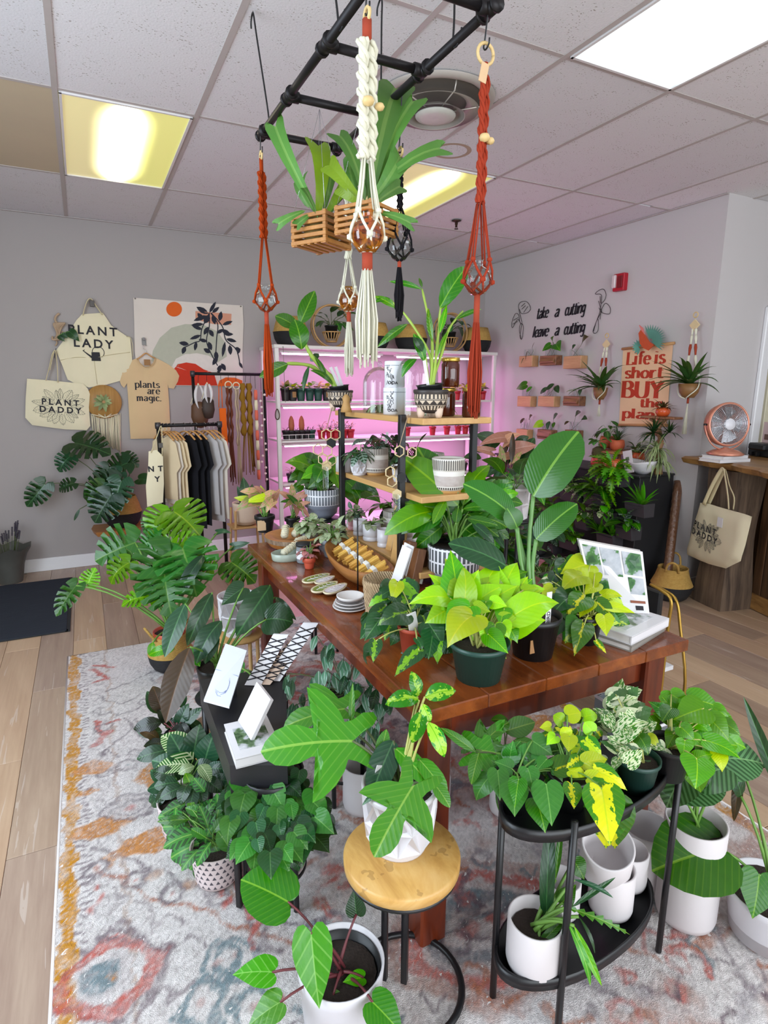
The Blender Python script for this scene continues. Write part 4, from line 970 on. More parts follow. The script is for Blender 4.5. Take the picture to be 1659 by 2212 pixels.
# ---- round wooden wall piece with air plant and fringe
wh = thing('fringed_wall_hanging', 'round wooden disc with an air plant and long cream fringe under the apron', 'wall hanging', at_y(224,870, YB-.03))
c = at_y(224,868, YB-.02); MB().lathe([(0,-.01),(.135,-.01),(.14,0),(.135,.012),(0,.012)], c, 40, Matrix.Rotation(math.pi/2,3,'X')).obj('disc', wood('golden_wood_slice', 'b98e50', '94682f', 2, axis='Z'), wh)
fr = MB(); rr = random.Random(9)
for i in range(34):
 x = 197+i*64/34; a = at_y(x, 895+rr.uniform(-3,3), YB-.012-rr.uniform(0,.015)); yb = 935+(x-197)*.72+rr.uniform(-6,4); b = at_y(x+rr.uniform(0,3)+1, yb, YB-.012-rr.uniform(0,.012)); fr.tube([a, (a+b)/2+V((rr.uniform(-.006,.006), 0,0)), b], .0042,5)
fr.obj('fringe', cloth('cream_fringe', 'd8cdb2'), wh, kind='stuff')
for i in range(16):
 a = i*2.4; R0 = .028; d = V((math.cos(a), -.5, math.sin(a)*.8)).normalized(); q = .10*(.6+.4*((i*7) % 5)/4)
 leaf(wh, 'lance', c+V((math.cos(a)*.012,-.018, math.sin(a)*.012)), c+V((d.x*q, -.03-.03*((i*3) % 4)/3, d.z*q)),(0,-1,.2), LM['air'], 1.2, fold=.3)
st_ = MB()
for k in range(5): st_.tube([c+V((-.1+k*.05,-.016,-.1)), c+V((0,-.024,-.13)), c+V((.1-k*.05,-.016,-.1))], .004,6)
st_.obj('macrame_pocket', M_cotton, wh)
# ---- floating live edge shelf with belly basket and monstera
sc_ = at_y(254,1142,5.40); M_edge = wood('live_edge_orange', 'c88a50', 'a0642c', 1.2, axis='X')
fs_ = thing('floating_shelf', 'small live-edge wooden wall shelf holding the belly basket plant', 'shelf', sc_)
ED = [(-.17,-.16),(-.07,-.175),(.06,-.165),(.17,-.14),(.2,-.02),(.19,.16),(-.18,.16),(-.2,.0)]
top_ = [V((sc_.x+a, sc_.y+b*1.0, sc_.z+.018)) for a, b in ED]; bot = [V((sc_.x+a*.92, sc_.y+b*(.9 if b < 0 else 1), sc_.z-.022)) for a, b in ED]
MB().add(top_+bot, [tuple(range(8)), tuple(range(15,7,-1))]+[(i, (i+1) % 8+0,(i+1) % 8+8, i+8) for i in range(8)], smooth=False).obj('board', M_edge, fs_)
M_straw = NT('seagrass_weave'); co = M_straw.coord(); w1 = M_straw.n('TexWave', 1, {'Vector': co, 'Scale': 60,'Distortion': 1.5}, bands_direction='Z'); w2 = M_straw.noise(co, 60,3)
M_straw.set(color=M_straw.mix(w2,'b3873c', 'd8b164'), rough=.85); M_straw.bump(M_straw.math('ADD', w1, w2), .6,.006); M_straw = M_straw.m
M_bweave = NT('black_weave'); co = M_bweave.coord(); w1 = M_bweave.n('TexWave', 1, {'Vector': co, 'Scale': 60,'Distortion': 1.5}, bands_direction='Z'); M_bweave.set(color='1e1d20', rough=.7); M_bweave.bump(w1,.6,.005); M_bweave = M_bweave.m
def belly_basket(c, r, h, label, folded=False, name='belly_basket', handles=True, split=.48, rot=0, group=None):
 """seagrass basket: black lower half, straw upper half, folded waist and two loop handles"""
 th = thing(name, label, 'basket', c, group); c = V(c); zs = h*split
 MB().lathe([(0,.0),(r*.62,0),(r*.78, h*.08),(r*.93, h*.25),(r, zs)], c, 36).obj('lower_weave', M_bweave, th)
 if folded: MB().lathe([(r*1.02, zs),(r*.98, zs+h*.04),(r*.88, h*.75),(r*.74, h),(r*.70, h*.98),(r*.8, h*.6),(r*.85, zs)], c, 36).obj('upper_weave', M_straw, th)
 else: MB().lathe([(r*1.0, zs),(r*.98, zs+h*.02),(r*.82, h*.72),(r*.72, h*.93),(r*.72, h),(r*.68, h),(r*.68, h*.9),(r*.8, h*.6),(r*.93, zs),(0, zs*.9)], c, 36).obj('upper_weave', M_straw, th)
 if handles:
  for s_ in (-1,1):
   d = V((math.cos(rot), math.sin(rot), 0))*s_; p = V((-d.y, d.x, 0))
   MB().tube(smooth_path([c+d*r*.70+p*r*.3+V((0,0, h*.95)), c+d*r*.95+p*r*.22+V((0,0, h*1.2)), c+d*r*1.05+V((0,0, h*1.3)), c+d*r*.95-p*r*.22+V((0,0, h*1.2)), c+d*r*.70-p*r*.3+V((0,0, h*.95))], 5), r*.055,7).obj('handle', M_straw, th)
 return th
bb = V((sc_.x+.05, sc_.y+.02, sc_.z+.0185))
belly_basket(bb, .155,.26,'belly basket on the live-edge wall shelf holding a monstera', True, handles=False)
mt = thing('monstera_plant', 'deep green monstera growing out of the basket on the floating shelf', 'plant', bb+V((0,0,.12)))
MB().lathe([(0,0),(.09,0),(.10,.10),(.095,.10),(.09,.01),(0,.01)], bb+V((0,0,.125)), 24).obj('nursery_pot', M_blackp, mt); soil(mt, bb, .092, bb.z+.205)
rt_ = bb+V((0,0,.2)); D = dep(rt_)-.12
traced(mt, D, 1050, [(162,957,240,983,.9,-.12),(152,985,128,1020,1.0,-.1),(160,1044,128,1062,.9,-.15),(97,1046,58,1095,.75,-.2),(194,1060,196,1120,.01),(226,1050,190,1088,1.05,-.2,'monstera'),(252,1045,180,1075,.95,-.15),(275,1000,225,1030,1.1,-.05),(270,985,300,1010,.8,0),(240,1070,205,1130,1.0,-.28,'deep'),(262,1020,232,1045,1.1,-.1),(258,1070,272,1085,1.3,-.1),(300,1035,340,1047,.9,-.02, None, 'heart'),(290,1000,262,1010,.9,0),(172,1100,160,1125,.5,-.2, None, 'oval'),(235,1010,212,1048,1,-.1),(262,1040,245,1105,.9,-.24)], 'monstera', ['deep', 'dark', 'deep'], rt_, .04, M_stemd, .0035, wid=.95)
# ---- far-left zinc planter with lavender
p0 = V((-.64,5.36,0)); th = thing('lavender_planter', 'dark zinc pot with lavender at the far left edge on the floor', 'plant', p0); M_zinc = plain('aged_zinc', '5f5e58', .55,.2,12, metal=.3)
mb = MB(); rr = random.Random(1); N = 14; rings = []
for z, r in ((0,.085),(.05,.095),(.14,.11),(.22,.135),(.27,.165)): rings.append([p0+V((r*math.cos(k*2*math.pi/N)*(1+.12*(k % 2)*(z > .2)), r*math.sin(k*2*math.pi/N), z+(.03*(k % 2) if z > .2 else 0))) for k in range(N)]+[None])
for i in range(len(rings)): rings[i][-1] = rings[i][0]
mb.quadgrid(rings); mb.obj('pot', M_zinc, th); soil(th, p0,.12,.2)
lv = MB(); fl_ = MB()
for k in range(26):
 a = k*2.4; r = .03+.05*rr.random(); b = p0+V((r*math.cos(a), r*math.sin(a), .2)); t_ = b+V((math.cos(a)*.06, math.sin(a)*.06,.16+rr.random()*.12)); lv.tube([b, t_], .002,4)
 for q in range(6): fl_.lathe([(0,0),(.008,.006),(0,.014)], t_-(t_-b).normalized()*.012*q, 6)
lv.obj('stems', M_stemd, th, kind='stuff'); fl_.obj('flower_spikes', plain('lavender_dark', '3c3444', .8), th, kind='stuff')

# ================================================================ right wall
def XW(px, py, off=.0): return at_x(px, py, XR-off)
XO = lambda px, py: (XW(px, py).y, XW(px, py).z)
def PX(off): return lambda u, v, h=0: V((XR-off-h, u, v))     # u = y (runs to the left in the photograph), v = z
def onx(cx, cy, off=.004, tilt=0):
 oy, oz = XO(cx, cy); c_, s_ = math.cos(math.radians(tilt)), math.sin(math.radians(tilt)); return lambda a, b: V((XR-off, oy-a*c_+b*s_, oz+a*s_+b*c_))
for txt, x0, y0, x1, grp in (('take', 1160,689,1184,0),('a', 1199,685,1208,0),('cutting', 1221,682,1264,0),('leave', 1152,729,1184,1),('a', 1199,725,1208,1),('cutting', 1219,723,1263,1)):
 q, w = strokes(txt, 1,.22,.1, slant=.22, track=.82); L = XO(x0, y0)[0]-XO(x1, y0)[0]; s_ = L/w; sy = .068
 q = [tuple((a*s_, b*sy) for a, b in k) for k in q]
 lb = {'take': 'black script word take on the right wall', 'leave': 'black script word leave on the right wall below take', 'a': ('black script letter a between take and cutting', 'black script letter a between leave and cutting')[grp], 'cutting': ('black script word cutting in the upper line of wall lettering', 'black script word cutting in the lower line of wall lettering')[grp]}[txt]
 th = thing('wall_lettering', lb, 'lettering', XW(x0, y0,.01), 'black script words on the right wall'); lettering([(q, 0,0)], onx(x0, y0,.004), M_ink, th, 'script_word', depth=.004)
 th.children[0]  # raised cut-out word
def wire(name, label, paths, k=5, r=.0024):
 th = thing(name, label, 'wall art', XW(*paths[0][0], .01)); mb = MB()
 for P in paths: mb.tube(smooth_path([XW(x, y, .012) for x, y in P], k), r, 6)
 mb.obj('wire', M_black, th)
wire('wire_leaf_art', 'black wire outline of a monstera leaf in a vase left of the lettering', [[(1126,732),(1122,715),(1124,700),(1130,703),(1129,725),(1126,733),(1123,725),(1127,700),(1126,690),(1122,675),(1120,660),(1126,652),(1138,652),(1146,665),(1140,675),(1126,677),(1122,668)], [(1127,668),(1135,660)], [(1131,675),(1140,662)], [(1126,662),(1134,655)], [(1125,700),(1118,690),(1107,708),(1106,695),(1113,678),(1120,680),(1122,694)], [(1108,700),(1118,694)], [(1109,692),(1119,686)]])
wire('wire_flower_art', 'black wire outline of calla lilies in a vase right of the lettering', [[(1282,716),(1288,695),(1292,690),(1292,712),(1286,720),(1281,715),(1290,690),(1296,672),(1299,650),(1298,636),(1286,635),(1294,627),(1304,625),(1309,636),(1306,648),(1298,655),(1296,640)], [(1296,690),(1299,670),(1308,655),(1318,665),(1316,678),(1300,675),(1294,665)], [(1290,690),(1300,672)], [(1293,650),(1299,672)]])
# nine propagation blocks with test tubes
def thin_glass(name, tint='ffffff', amt=.12, rough=.03, base=None):
 t = NT(name); fr = t.n('LayerWeight', 'Fresnel', {'Blend': .2}); g = t.n('BsdfGlossy', 0, {'Color': (1,1,1,1), 'Roughness': rough}); tr = t.n('BsdfTransparent', 0, {'Color': srgb(tint)})
 mx = t.n('MixShader', 0, {0: t.math('ADD', amt*.4, t.math('MULTIPLY', fr, .6), clamp=True), 1: tr, 2: g}); t.put(t.out.inputs[0], mx); return t.m
M_glass = thin_glass('clear_glass', 'f2f6f6'); M_amber = thin_glass('amber_glass', 'e8b25a', .2); M_water = thin_glass('water_in_glass', 'dfe8df', .05)
M_bl1 = wood('pale_block_wood', 'd2a678', 'b3845a', 2, axis='Y'); M_bl2 = wood('bark_edge_wood', 'a8734e', '5d3a28', 3, axis='Y', contrast=1.6)
BLK = [(1149,781,36,27,0,'top row at the left'),(1197,779,44,24,1,'top row in the middle'),(1250,783,48,31,0,'top row at the right'),(1145,867,36,26,0,'middle row at the left'),(1193,867,44,26,0,'middle row in the centre'),(1248,866,44,24,1,'middle row at the right'),(1140,937,30,24,0,'bottom row at the left'),(1189,938,38,24,1,'bottom row in the middle'),(1247,938,34,22,1,'bottom row at the right')]
CUT = [[('strap', -16,3,-24,20),('strap', -10,-8,-14,12),('strap', 2,-10,6,-28)], [('heart', -8,-20,-26,-6),('heart', 4,-22,14,-6),('heart', -2,-26,0,-40)], [('heart', 8,-30,22,-42),('oval', -14,-12,-6,-24)], [('heart', -8,-22,-30,-12),('oval', 4,-18,-8,-6)], [('oval', -8,-16,-26,-2),('oval', 4,-24,-14,-10),('oval', 8,-20,14,-4)], [('strap', -6,-10,-26,-4),('oval', 8,-12,4,2)], [('oval', -8,-20,-16,-8),('oval', 4,-18,10,-26)], [('heart', -18,-10,-38,0,'neon'),('oval', -2,-14,-6,4),('oval', 6,-20,16,-30),('oval', 8,-12,6,0)], [('oval', -4,-26,8,-34),('oval', 12,-20,22,-18),('oval', -18,-14,-28,-6)]]
for n_, (cx, cy, w, h, dk_, lab) in enumerate(BLK):
 p = XW(cx, cy); s_ = mpp(p); L = abs(XO(cx-w/2, cy)[0]-XO(cx+w/2, cy)[0])*.8; hz = h*s_*1.0
 th = thing('propagation_station', ('dark bark-edged' if dk_ else 'pale')+' wooden block with test tube cuttings, '+lab, 'propagation block', V((XR-.04, p.y, p.z)), 'test tube blocks with cuttings on the right wall')
 mb = MB().box((XR-.042, p.y, p.z),(.08, L, hz*.85), bev=.004)
 if dk_: mb.box((XR-.06, p.y, p.z-.005),(.07, L*.9, hz*.6), Matrix.Rotation(.5,3,'Y'), .008)
 mb.obj('block', M_bl2 if dk_ else M_bl1, th)
 for k in (-1,0,1):
  q = V((XR-.045, p.y+k*L*.27, p.z+hz*.1)); MB().lathe([(0,0),(.009,.004),(.0115,.015),(.0115,.10),(.013,.104)], q, 12).obj('test_tube', M_glass, th)
 for e in CUT[n_]:
  sh, bx, by, tx, ty = e[:5]; b = XW(cx+bx, cy+by-14,.07); t_ = XW(cx+tx, cy+ty-14,.11)
  m = LM[e[5]] if len(e) > 5 else LM[('dark', 'deep', 'rubberback', 'mid')[(n_+abs(bx)) % 4 if n_ != 1 else 3]]
  leaf(th, sh, b, t_, (-1,-.4,.5), m, 1.0)
  MB().tube(bez(V((XR-.045, p.y+random.choice((-1,0,1))*L*.27, p.z+.03)), V((XR-.05, b.y, b.z-.0)), b, 5), .0016,4).obj('stem', M_stemd, th)
# fire alarm
p = XW(1340,610,.02); th = thing('fire_alarm', 'red fire alarm strobe high on the right wall', 'alarm', p)
MB().box(p, (.05,.115,.135), bev=.006).obj('housing', plain('alarm_red', 'b3182a', .35), th)
MB().box(p+V((-.03,.035,.008)),(.03,.035,.1), bev=.006).obj('strobe_lens', plain('strobe_lens', 'd9c7c9', .1), th); MB().box(p+V((-.028,-.02,0)),(.01,.05,.09), bev=.003).obj('horn_grille', plain('alarm_dark_red', '7d0f1c', .4), th)
# scroll poster
po = thing('scroll_poster', 'peach scroll poster reading Life is short BUY the plant on the right wall', 'poster', XW(1400,830,.01))
ol = [XO(x, y) for x, y in ((1347,756),(1455,744),(1441,918),(1338,917))]
sp_, _ = sheet(ol, PX(.006), .002, lambda u, v: .002*math.sin(v*9), .05,'paper', plain('peach_paper', 'f0c79f', .8,.03), po, edge=.01)
M_bark = plain('poster_red', 'c03a22', .8,.04)
for tx, x0, y0, x1, hh_, ht in (('Life', 1357,788,1408,1,.064),('is', 1418,785,1441,1,.064),('short', 1353,817,1438,1,.058),('BUY', 1348,858,1437,1,.085),('the', 1385,879,1437,1,.045),('plant', 1348,902,1436,1,.05)):
 q, w = strokes(tx, 1,.3,.1, track=.98, serif=True); L = XO(x0, y0)[0]-XO(x1, y0)[0]; k = L/w
 oy, oz = XO(x0, y0); lettering([([tuple((a*k, b*ht) for a, b in qq) for qq in q], 0,0)], (lambda oy, oz: lambda a, b: sp_(oy-a, oz+b, .0015))(oy, oz), M_bark, po, 'lettering')
for a, b in (((1344,754),(1457,741)),((1337,918),(1442,919))): MB().tube([XW(*a, .014), XW(*b, .014)], .011,8).obj('wooden_rail', wood('rail_wood', 'd9a873', 'b98450', 1, axis='Y') if 'rail_wood' not in MT else MT['rail_wood'], po)
# leaf fan ornament over the poster
fn = thing('paper_leaf_ornament', 'teal palm fan ornament with orange leaves above the poster', 'ornament', XW(1405,735,.05)); M_teal = plain('teal_felt', '5f9a8a', .8,.1); M_rust = plain('rust_felt', 'c4502a', .8,.1)
def fan(cx, cy, a0, a1, r, n, mat, name, w=3):
 mb = MB(); base = XW(cx, cy, .05)
 for i in range(n):
  a = math.radians(a0+(a1-a0)*i/(n-1)); q = []
  for t, s in ((.12,.4),(.6,1),(1,.1),(.6,-1),(.12,-.4)): q.append(XW(cx+math.cos(a)*r*t-math.sin(a)*s*w, cy-math.sin(a)*r*t-math.cos(a)*s*w, .05+.03*t))
  q2 = [v+V((.003,0,0)) for v in q]; mb.add(q+q2, [(0,1,2,3,4),(9,8,7,6,5)]+[(j, (j+1) % 5,(j+1) % 5+5, j+5) for j in range(5)], smooth=False)
 mb.obj(name, mat, fn)
fan(1405,735,-40,110,34,16, M_teal, 'fan_leaf', 2.2); fan(1382,750,70,250,18,9, M_teal, 'fan_leaf', 2.6)
for P, m in (([(1382,742),(1379,720),(1384,712),(1392,722),(1402,738),(1412,745),(1400,757),(1389,752)], M_rust),([(1384,712),(1380,702),(1388,708),(1392,722)], plain('pink_felt', 'dc7f78', .8))):
 q = [XW(x, y, .09) for x, y in P]; q2 = [v+V((.008,0,0)) for v in q]; n_ = len(q); MB().add(q+q2, [tuple(range(n_)), tuple(range(2*n_-1, n_-1,-1))]+[(j, (j+1) % n_, (j+1) % n_+n_, j+n_) for j in range(n_)], smooth=False).obj('paper_petal', m, fn)
# ================================================================ clothes racks
M_pipe = plain('black_iron_pipe', '1f1c1e', .45,.15,40, metal=.5)
def rackthing(Y, x0, x1, zt, name, label, r=.014, feet=.25):
 th = thing(name, label, 'clothes rack', ((x0+x1)/2, Y, 0))
 MB().tube([(x0, Y, zt),(x1, Y, zt)], r, 10).obj('rail', M_pipe, th)
 for x in (x0, x1):
  MB().tube([(x, Y, .02),(x, Y, zt)], r, 10).obj('post', M_pipe, th); MB().tube([(x, Y-feet, .02),(x, Y+feet*.8,.02)], r, 10).obj('foot', M_pipe, th)
  MB().lathe([(0,-.026),(r*1.45,-.024),(r*1.6,0),(r*1.45,.022),(0,.024)], (x, Y, zt), 14).obj('elbow_fitting', plain('grey_elbow', '4a474a', .4, metal=.6) if 'grey_elbow' not in MT else MT['grey_elbow'], th)
 return th
ya = 4.72; xa, xb = at_y(341,918, ya).x, at_y(474,918, ya).x; za = at_y(400,918, ya).z
rackthing(ya, xa, xb, za, 'clothes_rack', 'low black pipe clothes rack holding cream, black and grey shirts')
yb = 5.2; xc, xd = at_y(416,808, yb).x, at_y(570,812, yb).x; zb = at_y(490,808, yb).z
rackthing(yb, xc, xd, zb, 'tall_display_rack', 'tall black pipe rack behind, hung with macrame hangers and garlands', .013)
M_sh = {'cream': cloth('cream_shirt_cloth', 'ddc9a6'), 'black': cloth('black_shirt_cloth', '1b1b20'), 'grey': cloth('light_grey_shirt_cloth', 'b9b4b4'), 'white': cloth('warm_white_shirt_cloth', 'd8cdc0')}
def hungshirt(px, mat, col, L, i):
 p = at_y(px, 925, ya); x = p.x; ang = -.5; d = V((math.sin(ang), math.cos(ang), 0)); nn = V((d.y, -d.x, 0)); zt = za-.075
 th = thing('folded_shirt', LBL[i], 'shirt', (x, ya, zt), 'shirts on the low rack')
 P3 = lambda u, v, h=0: V((x, ya, zt))+d*u+V((0,0, v))-nn*h
 ol = [(-.05,0),(0,-.02),(.05,0),(.14,-.05),(.18,-.22),(.13,-.27),(.125,-L),(-.125,-L),(-.13,-.27),(-.18,-.22),(-.14,-.05)]
 sheet(ol, P3,.022, folds(40+i, .014,9,.2), .045,'shirt_body', mat, th, edge=.06)
 hg = thing('clothes_hanger', HLB[i], 'hanger', (x, ya, zt+.02), 'wooden hangers on the low rack')
 MB().tube(smooth_path([P3(-.12,-.03), P3(-.06,.012), P3(0,.028), P3(.06,.012), P3(.12,-.03)], 4), .009,7, flat=.6).obj('bar', M_hang, hg)
 MB().tube(smooth_path([P3(0,.03), P3(0,.06), P3(.016,.075), P3(.004,.092), P3(-.014,.082)], 4), .002,5).obj('hook', MT['steel_hook'], hg)
SH = [(352,'cream', .48),(360,'white', .52),(368,'cream', .5),(376,'cream', .55),(398,'black', .66),(412,'black', .72),(424,'black', .70),(442,'grey', .62),(452,'grey', .68),(462,'white', .66)]
ORD = ['leftmost shirt on the low rack', 'second shirt from the left on the low rack', 'third shirt from the left on the low rack', 'fourth shirt from the left, last of the cream ones', 'first black shirt beside the cream shirts', 'middle one of the three black shirts', 'black shirt next to the grey shirts', 'first grey shirt beside the black shirts', 'middle one of the pale shirts at the rack end', 'rightmost shirt on the low rack']
LBL = [SH[i][1]+' cotton t-shirt, '+ORD[i] for i in range(10)]; HLB = ['wooden hanger of the '+ORD[i] for i in range(10)]
for i, (px, c, L) in enumerate(SH): hungshirt(px, M_sh[c], c, L, i)
# apron hanging at the rack's left end
ap = thing('apron', 'cream apron with dark letters hanging at the left end of the low rack', 'apron', at_y(330,1030, ya-.12)); Yq = ya-.12
ol = yplane(Yq)([(321,975),(338,972),(352,985),(354,1045),(352,1085),(318,1095),(315,1050),(320,1010)])
s_a2, _ = sheet(ol, lambda u, v, h=0: V((u, Yq-h, v)), .012, folds(5,.006,10,.3), .03,'apron_body', M_cotton, ap)
def on2(cx, cy): q = at_y(cx, cy, Yq); return lambda a, b: s_a2(q.x+a, q.z+b, .0015)
printed([(sans('N T', .055,.002,1.2), 0,0)], on2(336,1018), M_ink, ap); printed([(sans('Y', .055,.002), 0,0)], on2(340,1040), M_ink, ap)
MB().tube(smooth_path([at_y(x, y, Yq) for x, y in ((326,978),(340,940),(348,920),(350,945),(350,985))], 4), .010,6, flat=.3).obj('neck_strap', M_strap, ap)
MB().box(at_y(347,962, Yq-.01),(.03,.008,.035), bev=.003).obj('buckle', MT['dark_buckle'], ap)
# things hung on the tall rack
def hang(name, label, cat, px, yt, yb_, mat, kind, w=.02, off=0.0):
 a = at_y(px, yt, yb-off); b = at_y(px+2, yb_, yb-off); th = thing(name, label, cat, a, 'pieces hung on the tall rack'); L = a.z-b.z; rr = random.Random(px)
 MB().tube(smooth_path([(a.x, yb, zb+.012),(a.x+.012, yb, zb+.004),(a.x+.004, yb-off*.5, zb-.03),(a.x, yb-off, a.z+.01)], 3), .0018,5).obj('hook', M_pipe, th)
 if kind == 'ring':
  R_ = Matrix.Rotation(math.pi/2,3,'X'); MB().tube([a+V((.028*math.cos(t), 0,-.028+.028*math.sin(t))) for t in [k*math.pi/8 for k in range(17)]], .005,6).obj('ring', M_cotton, th); a = a-V((0,0,.05)); L -= .05
 if kind in ('ring', 'rope'):
  for s_ in (-1,1):
   P = [a+V((s_*w*.6+.004*math.sin(k*1.3), .01*s_, -L*.55*k/14)) for k in range(15)]; MB().tube(P, [w*.45*(1+.35*math.sin(k*2.1)) for k in range(15)], 7).obj('braid', mat, th)
  mb = MB()
  for k in range(14): x = rr.uniform(-w, w); mb.tube([a+V((x*.6, rr.uniform(-.01,.01), -L*.5)), a+V((x, 0,-L*.75)), a+V((x*1.2, rr.uniform(-.01,.01), -L*rr.uniform(.9,1)))], .003,4)
  mb.obj('tassel', mat, th, kind='stuff')
 elif kind == 'pom':
  MB().tube([a, a+V((.01,0,-L))], .003,5).obj('cord', mat, th)
  for k in range(15): 
   q = a+V((rr.uniform(-.02,.03), -.01,-L*(k+.5)/15)); MB().lathe([(0,-.011),(.009,-.007),(.012,0),(.009,.007),(0,.011)], q, 8).obj('pompom', plain('white_pompom', 'e8dcd4', .9) if 'white_pompom' not in MT else MT['white_pompom'], th)
 elif kind == 'bands':
  n = 9
  for k in range(n): MB().lathe([(0,-L*(k+1)/n+.001),(w*.8,-L*(k+1)/n+.001),(w, -L*(k+.5)/n),(w*.8,-L*k/n-.001),(0,-L*k/n-.001)], a, 10).obj('cord_band', M_coral if k % 2 == 0 else M_cotton, th)
 elif kind == 'plank':
  MB().tube([a, a+V((0,0,-L*.35))], .004,5).tube([a+V((-.02,0,0)), a+V((-.03,0,-L*.35))], .004,5).obj('cord', mat, th); MB().box(a+V((0,0,-L*.68)),(w*2.2,.02, L*.64), bev=.008).obj('banner', mat, th)
 elif kind == 'bag':
  MB().tube([a, a+V((-w, 0,-L*.45))], .004,5).obj('strap', M_cotton, th); MB().tube([a, a+V((w*.9,0,-L*.45))], .004,5).obj('strap', M_cotton, th)
  MB().lathe([(0,-L),(w*.7,-L*.97),(w*1.05,-L*.75),(w*.95,-L*.5),(w*.6,-L*.42),(0,-L*.4)], a, 20, sy=.6).obj('bag_body', mat, th)
  for k in (-1,1): MB().tube(bez(a+V((k*.01,-.02,-L*.05)), a+V((k*w*.8,-.05,-L*.3)), a+V((k*w*.2,-.04,-L*.55)), 8), [.008,.012,.014,.014,.013,.012,.01,.007,.004], 6).obj('shell_trim', MT['matt_white_ceramic'], th)
M_coral = cloth('coral_cord', 'e0705a'); M_must = cloth('mustard_rope', '8a6420'); M_brn = cloth('brown_cord', '6e3a28'); M_rose = cloth('rose_cord', '8a5a58'); M_org = cloth('orange_felt_cloth', 'e0641e')
hang('woven_bag', 'two-tone brown woven bag at the left end of the tall rack', 'bag', 428,828,925, plain('brown_leather', '5b3a22', .6,.2), 'bag', .07)
hang('woven_bag', 'smaller dark bag with pale shell trim right of the brown bag', 'bag', 447,826,905, plain('dark_leather', '3a2a22', .6,.2), 'bag', .05,.05)
hang('orange_banner', 'bright orange banner on cords on the tall rack', 'banner', 478,830,972, M_org, 'plank', .026,.06)
hang('macrame_hanger', 'brown and cream macrame with a large ring beside the orange banner', 'macrame', 493,824,1050, M_brn, 'ring', .026,.03)
hang('macrame_hanger', 'white knotted macrame with a ring beside the mustard rope', 'macrame', 510,826,1060, cloth('oatmeal_cord', 'b9a48c'), 'ring', .018,.05)
hang('rope_bundle', 'thick mustard rope macrame on the tall rack', 'macrame', 530,828,1030, M_must, 'rope', .05,.02)
hang('banded_cord', 'coral and white banded cord hanging at the right of the tall rack', 'garland', 552,842,1036, M_coral, 'bands', .016,.05)
hang('slim_macrame', 'dark brown cord hanging between mustard rope and banded cord', 'macrame', 541,845,1010, M_brn, 'rope', .012,.0)
hang('pompom_garland', 'dusty rose garland with white pompoms at the right end of the tall rack', 'garland', 564,846,1042, M_rose, 'pom', .02,.03)

# ================================================================ white grow shelf with pink lights
gY0, gY1 = 5.07,5.50; gx0, gx1 = at_y(597,760, gY0).x, at_y(1068,770, gY0).x; gz = at_y(600,748, gY0).z
M_gw = plain('white_shelf_metal', 'dcd6d4', .35,.03)
gs = thing('grow_shelf', 'white metal grow shelf glowing pink against the back wall', 'shelf', ((gx0+gx1)/2,(gY0+gY1)/2,0))
for x in (gx0, gx1):
 for y in (gY0, gY1): MB().box((x, y, gz/2),(.035,.035, gz), bev=.004).obj('post', M_gw, gs)
MB().box(((gx0+gx1)/2,(gY0+gY1)/2, gz),(gx1-gx0+.05, gY1-gY0+.05,.03), bev=.004).obj('top_board', M_gw, gs)
GZ = [at_y(640, y, gY0).z for y in (869,954,1046)]; GZ += [GZ[-1]-.42]
pinkstrip = NT('pink_grow_tube'); pinkstrip.set(color='ffd0f0', emit=(1,.42,.9,1), es=9); pinkstrip = pinkstrip.m
tops = [gz]+GZ[:-1]
for k, z in enumerate(GZ):
 MB().box(((gx0+gx1)/2,(gY0+gY1)/2, z),(gx1-gx0-.04, gY1-gY0,.02), bev=.003).obj('shelf_board', M_gw, gs)
 for xm in ((gx0*.75+gx1*.25),(gx0*.25+gx1*.75)):
  zt = tops[k]-.035; f = MB().box((xm, gY0+.14, zt),((gx1-gx0)*.44,.05,.02), bev=.003).obj('lamp_housing', M_gw, gs)
  MB().tube([(xm-(gx1-gx0)*.21, gY0+.14, zt-.016),(xm+(gx1-gx0)*.21, gY0+.14, zt-.016)], .008,8).obj('grow_tube', pinkstrip, f)
 area('grow_light', ((gx0+gx1)/2, gY0+.2, tops[k]-.06),((gx0+gx1)/2, gY0+.34, tops[k]-1), gx1-gx0-.2,.12,6.5,(1,.32,.86))
for a, b in (((597,760),(690,1045)),): pass
# clear side net and cords at the left
cd = MB()
for x in (gx0+.02,): cd.tube([(x+.03, gY0-.03, gz),(x+.035, gY0-.035, GZ[0]-.0)], .0025,5)
cd.obj('cord', MT['grey_ink_2'], gs)
M_red = plain('red_plastic', 'b3202c', .4,.05); M_dk = plain('dark_pot_plastic', '231d20', .5,.05)
GW = [0]
def smallpot(px, k, r, h, mat, sh, mats, n=6, sz=.07, y=None, lab='', rr_=.05, rh=.06, tag=False):
 Y = y or gY0+.08; p = at_y(px, 900, Y); c = V((p.x, Y, GZ[k]+.0105)); th = thing('potted_seedling', lab, 'plant', c, 'small plants on the grow shelf')
 t_ = pot(th, c, r, r*.78, h, mat, .05,.003, n=16, dirt=True)
 if tag: MB().box(c+V((0,-r*.93, h*.5)),(r*.8,.004, h*.45)).obj('price_label', MT['brown_label'], th)
 if sh == 'cactus': MB().lathe([(0,0),(.022,.01),(.028,.05),(.024,.1),(.012,.13),(0,.14)], t_, 10).obj('stem_body', plain('orange_cactus', 'a85a3c', .7) if 'orange_cactus' not in MT else MT['orange_cactus'], th)
 else: clump(th, t_, rr_, rh, n, sz, sh, mats, int(px)+k*3, droop=.2, sr=.0012, stem=M_stemd)
names = ['first', 'second', 'third', 'fourth', 'fifth', 'sixth']
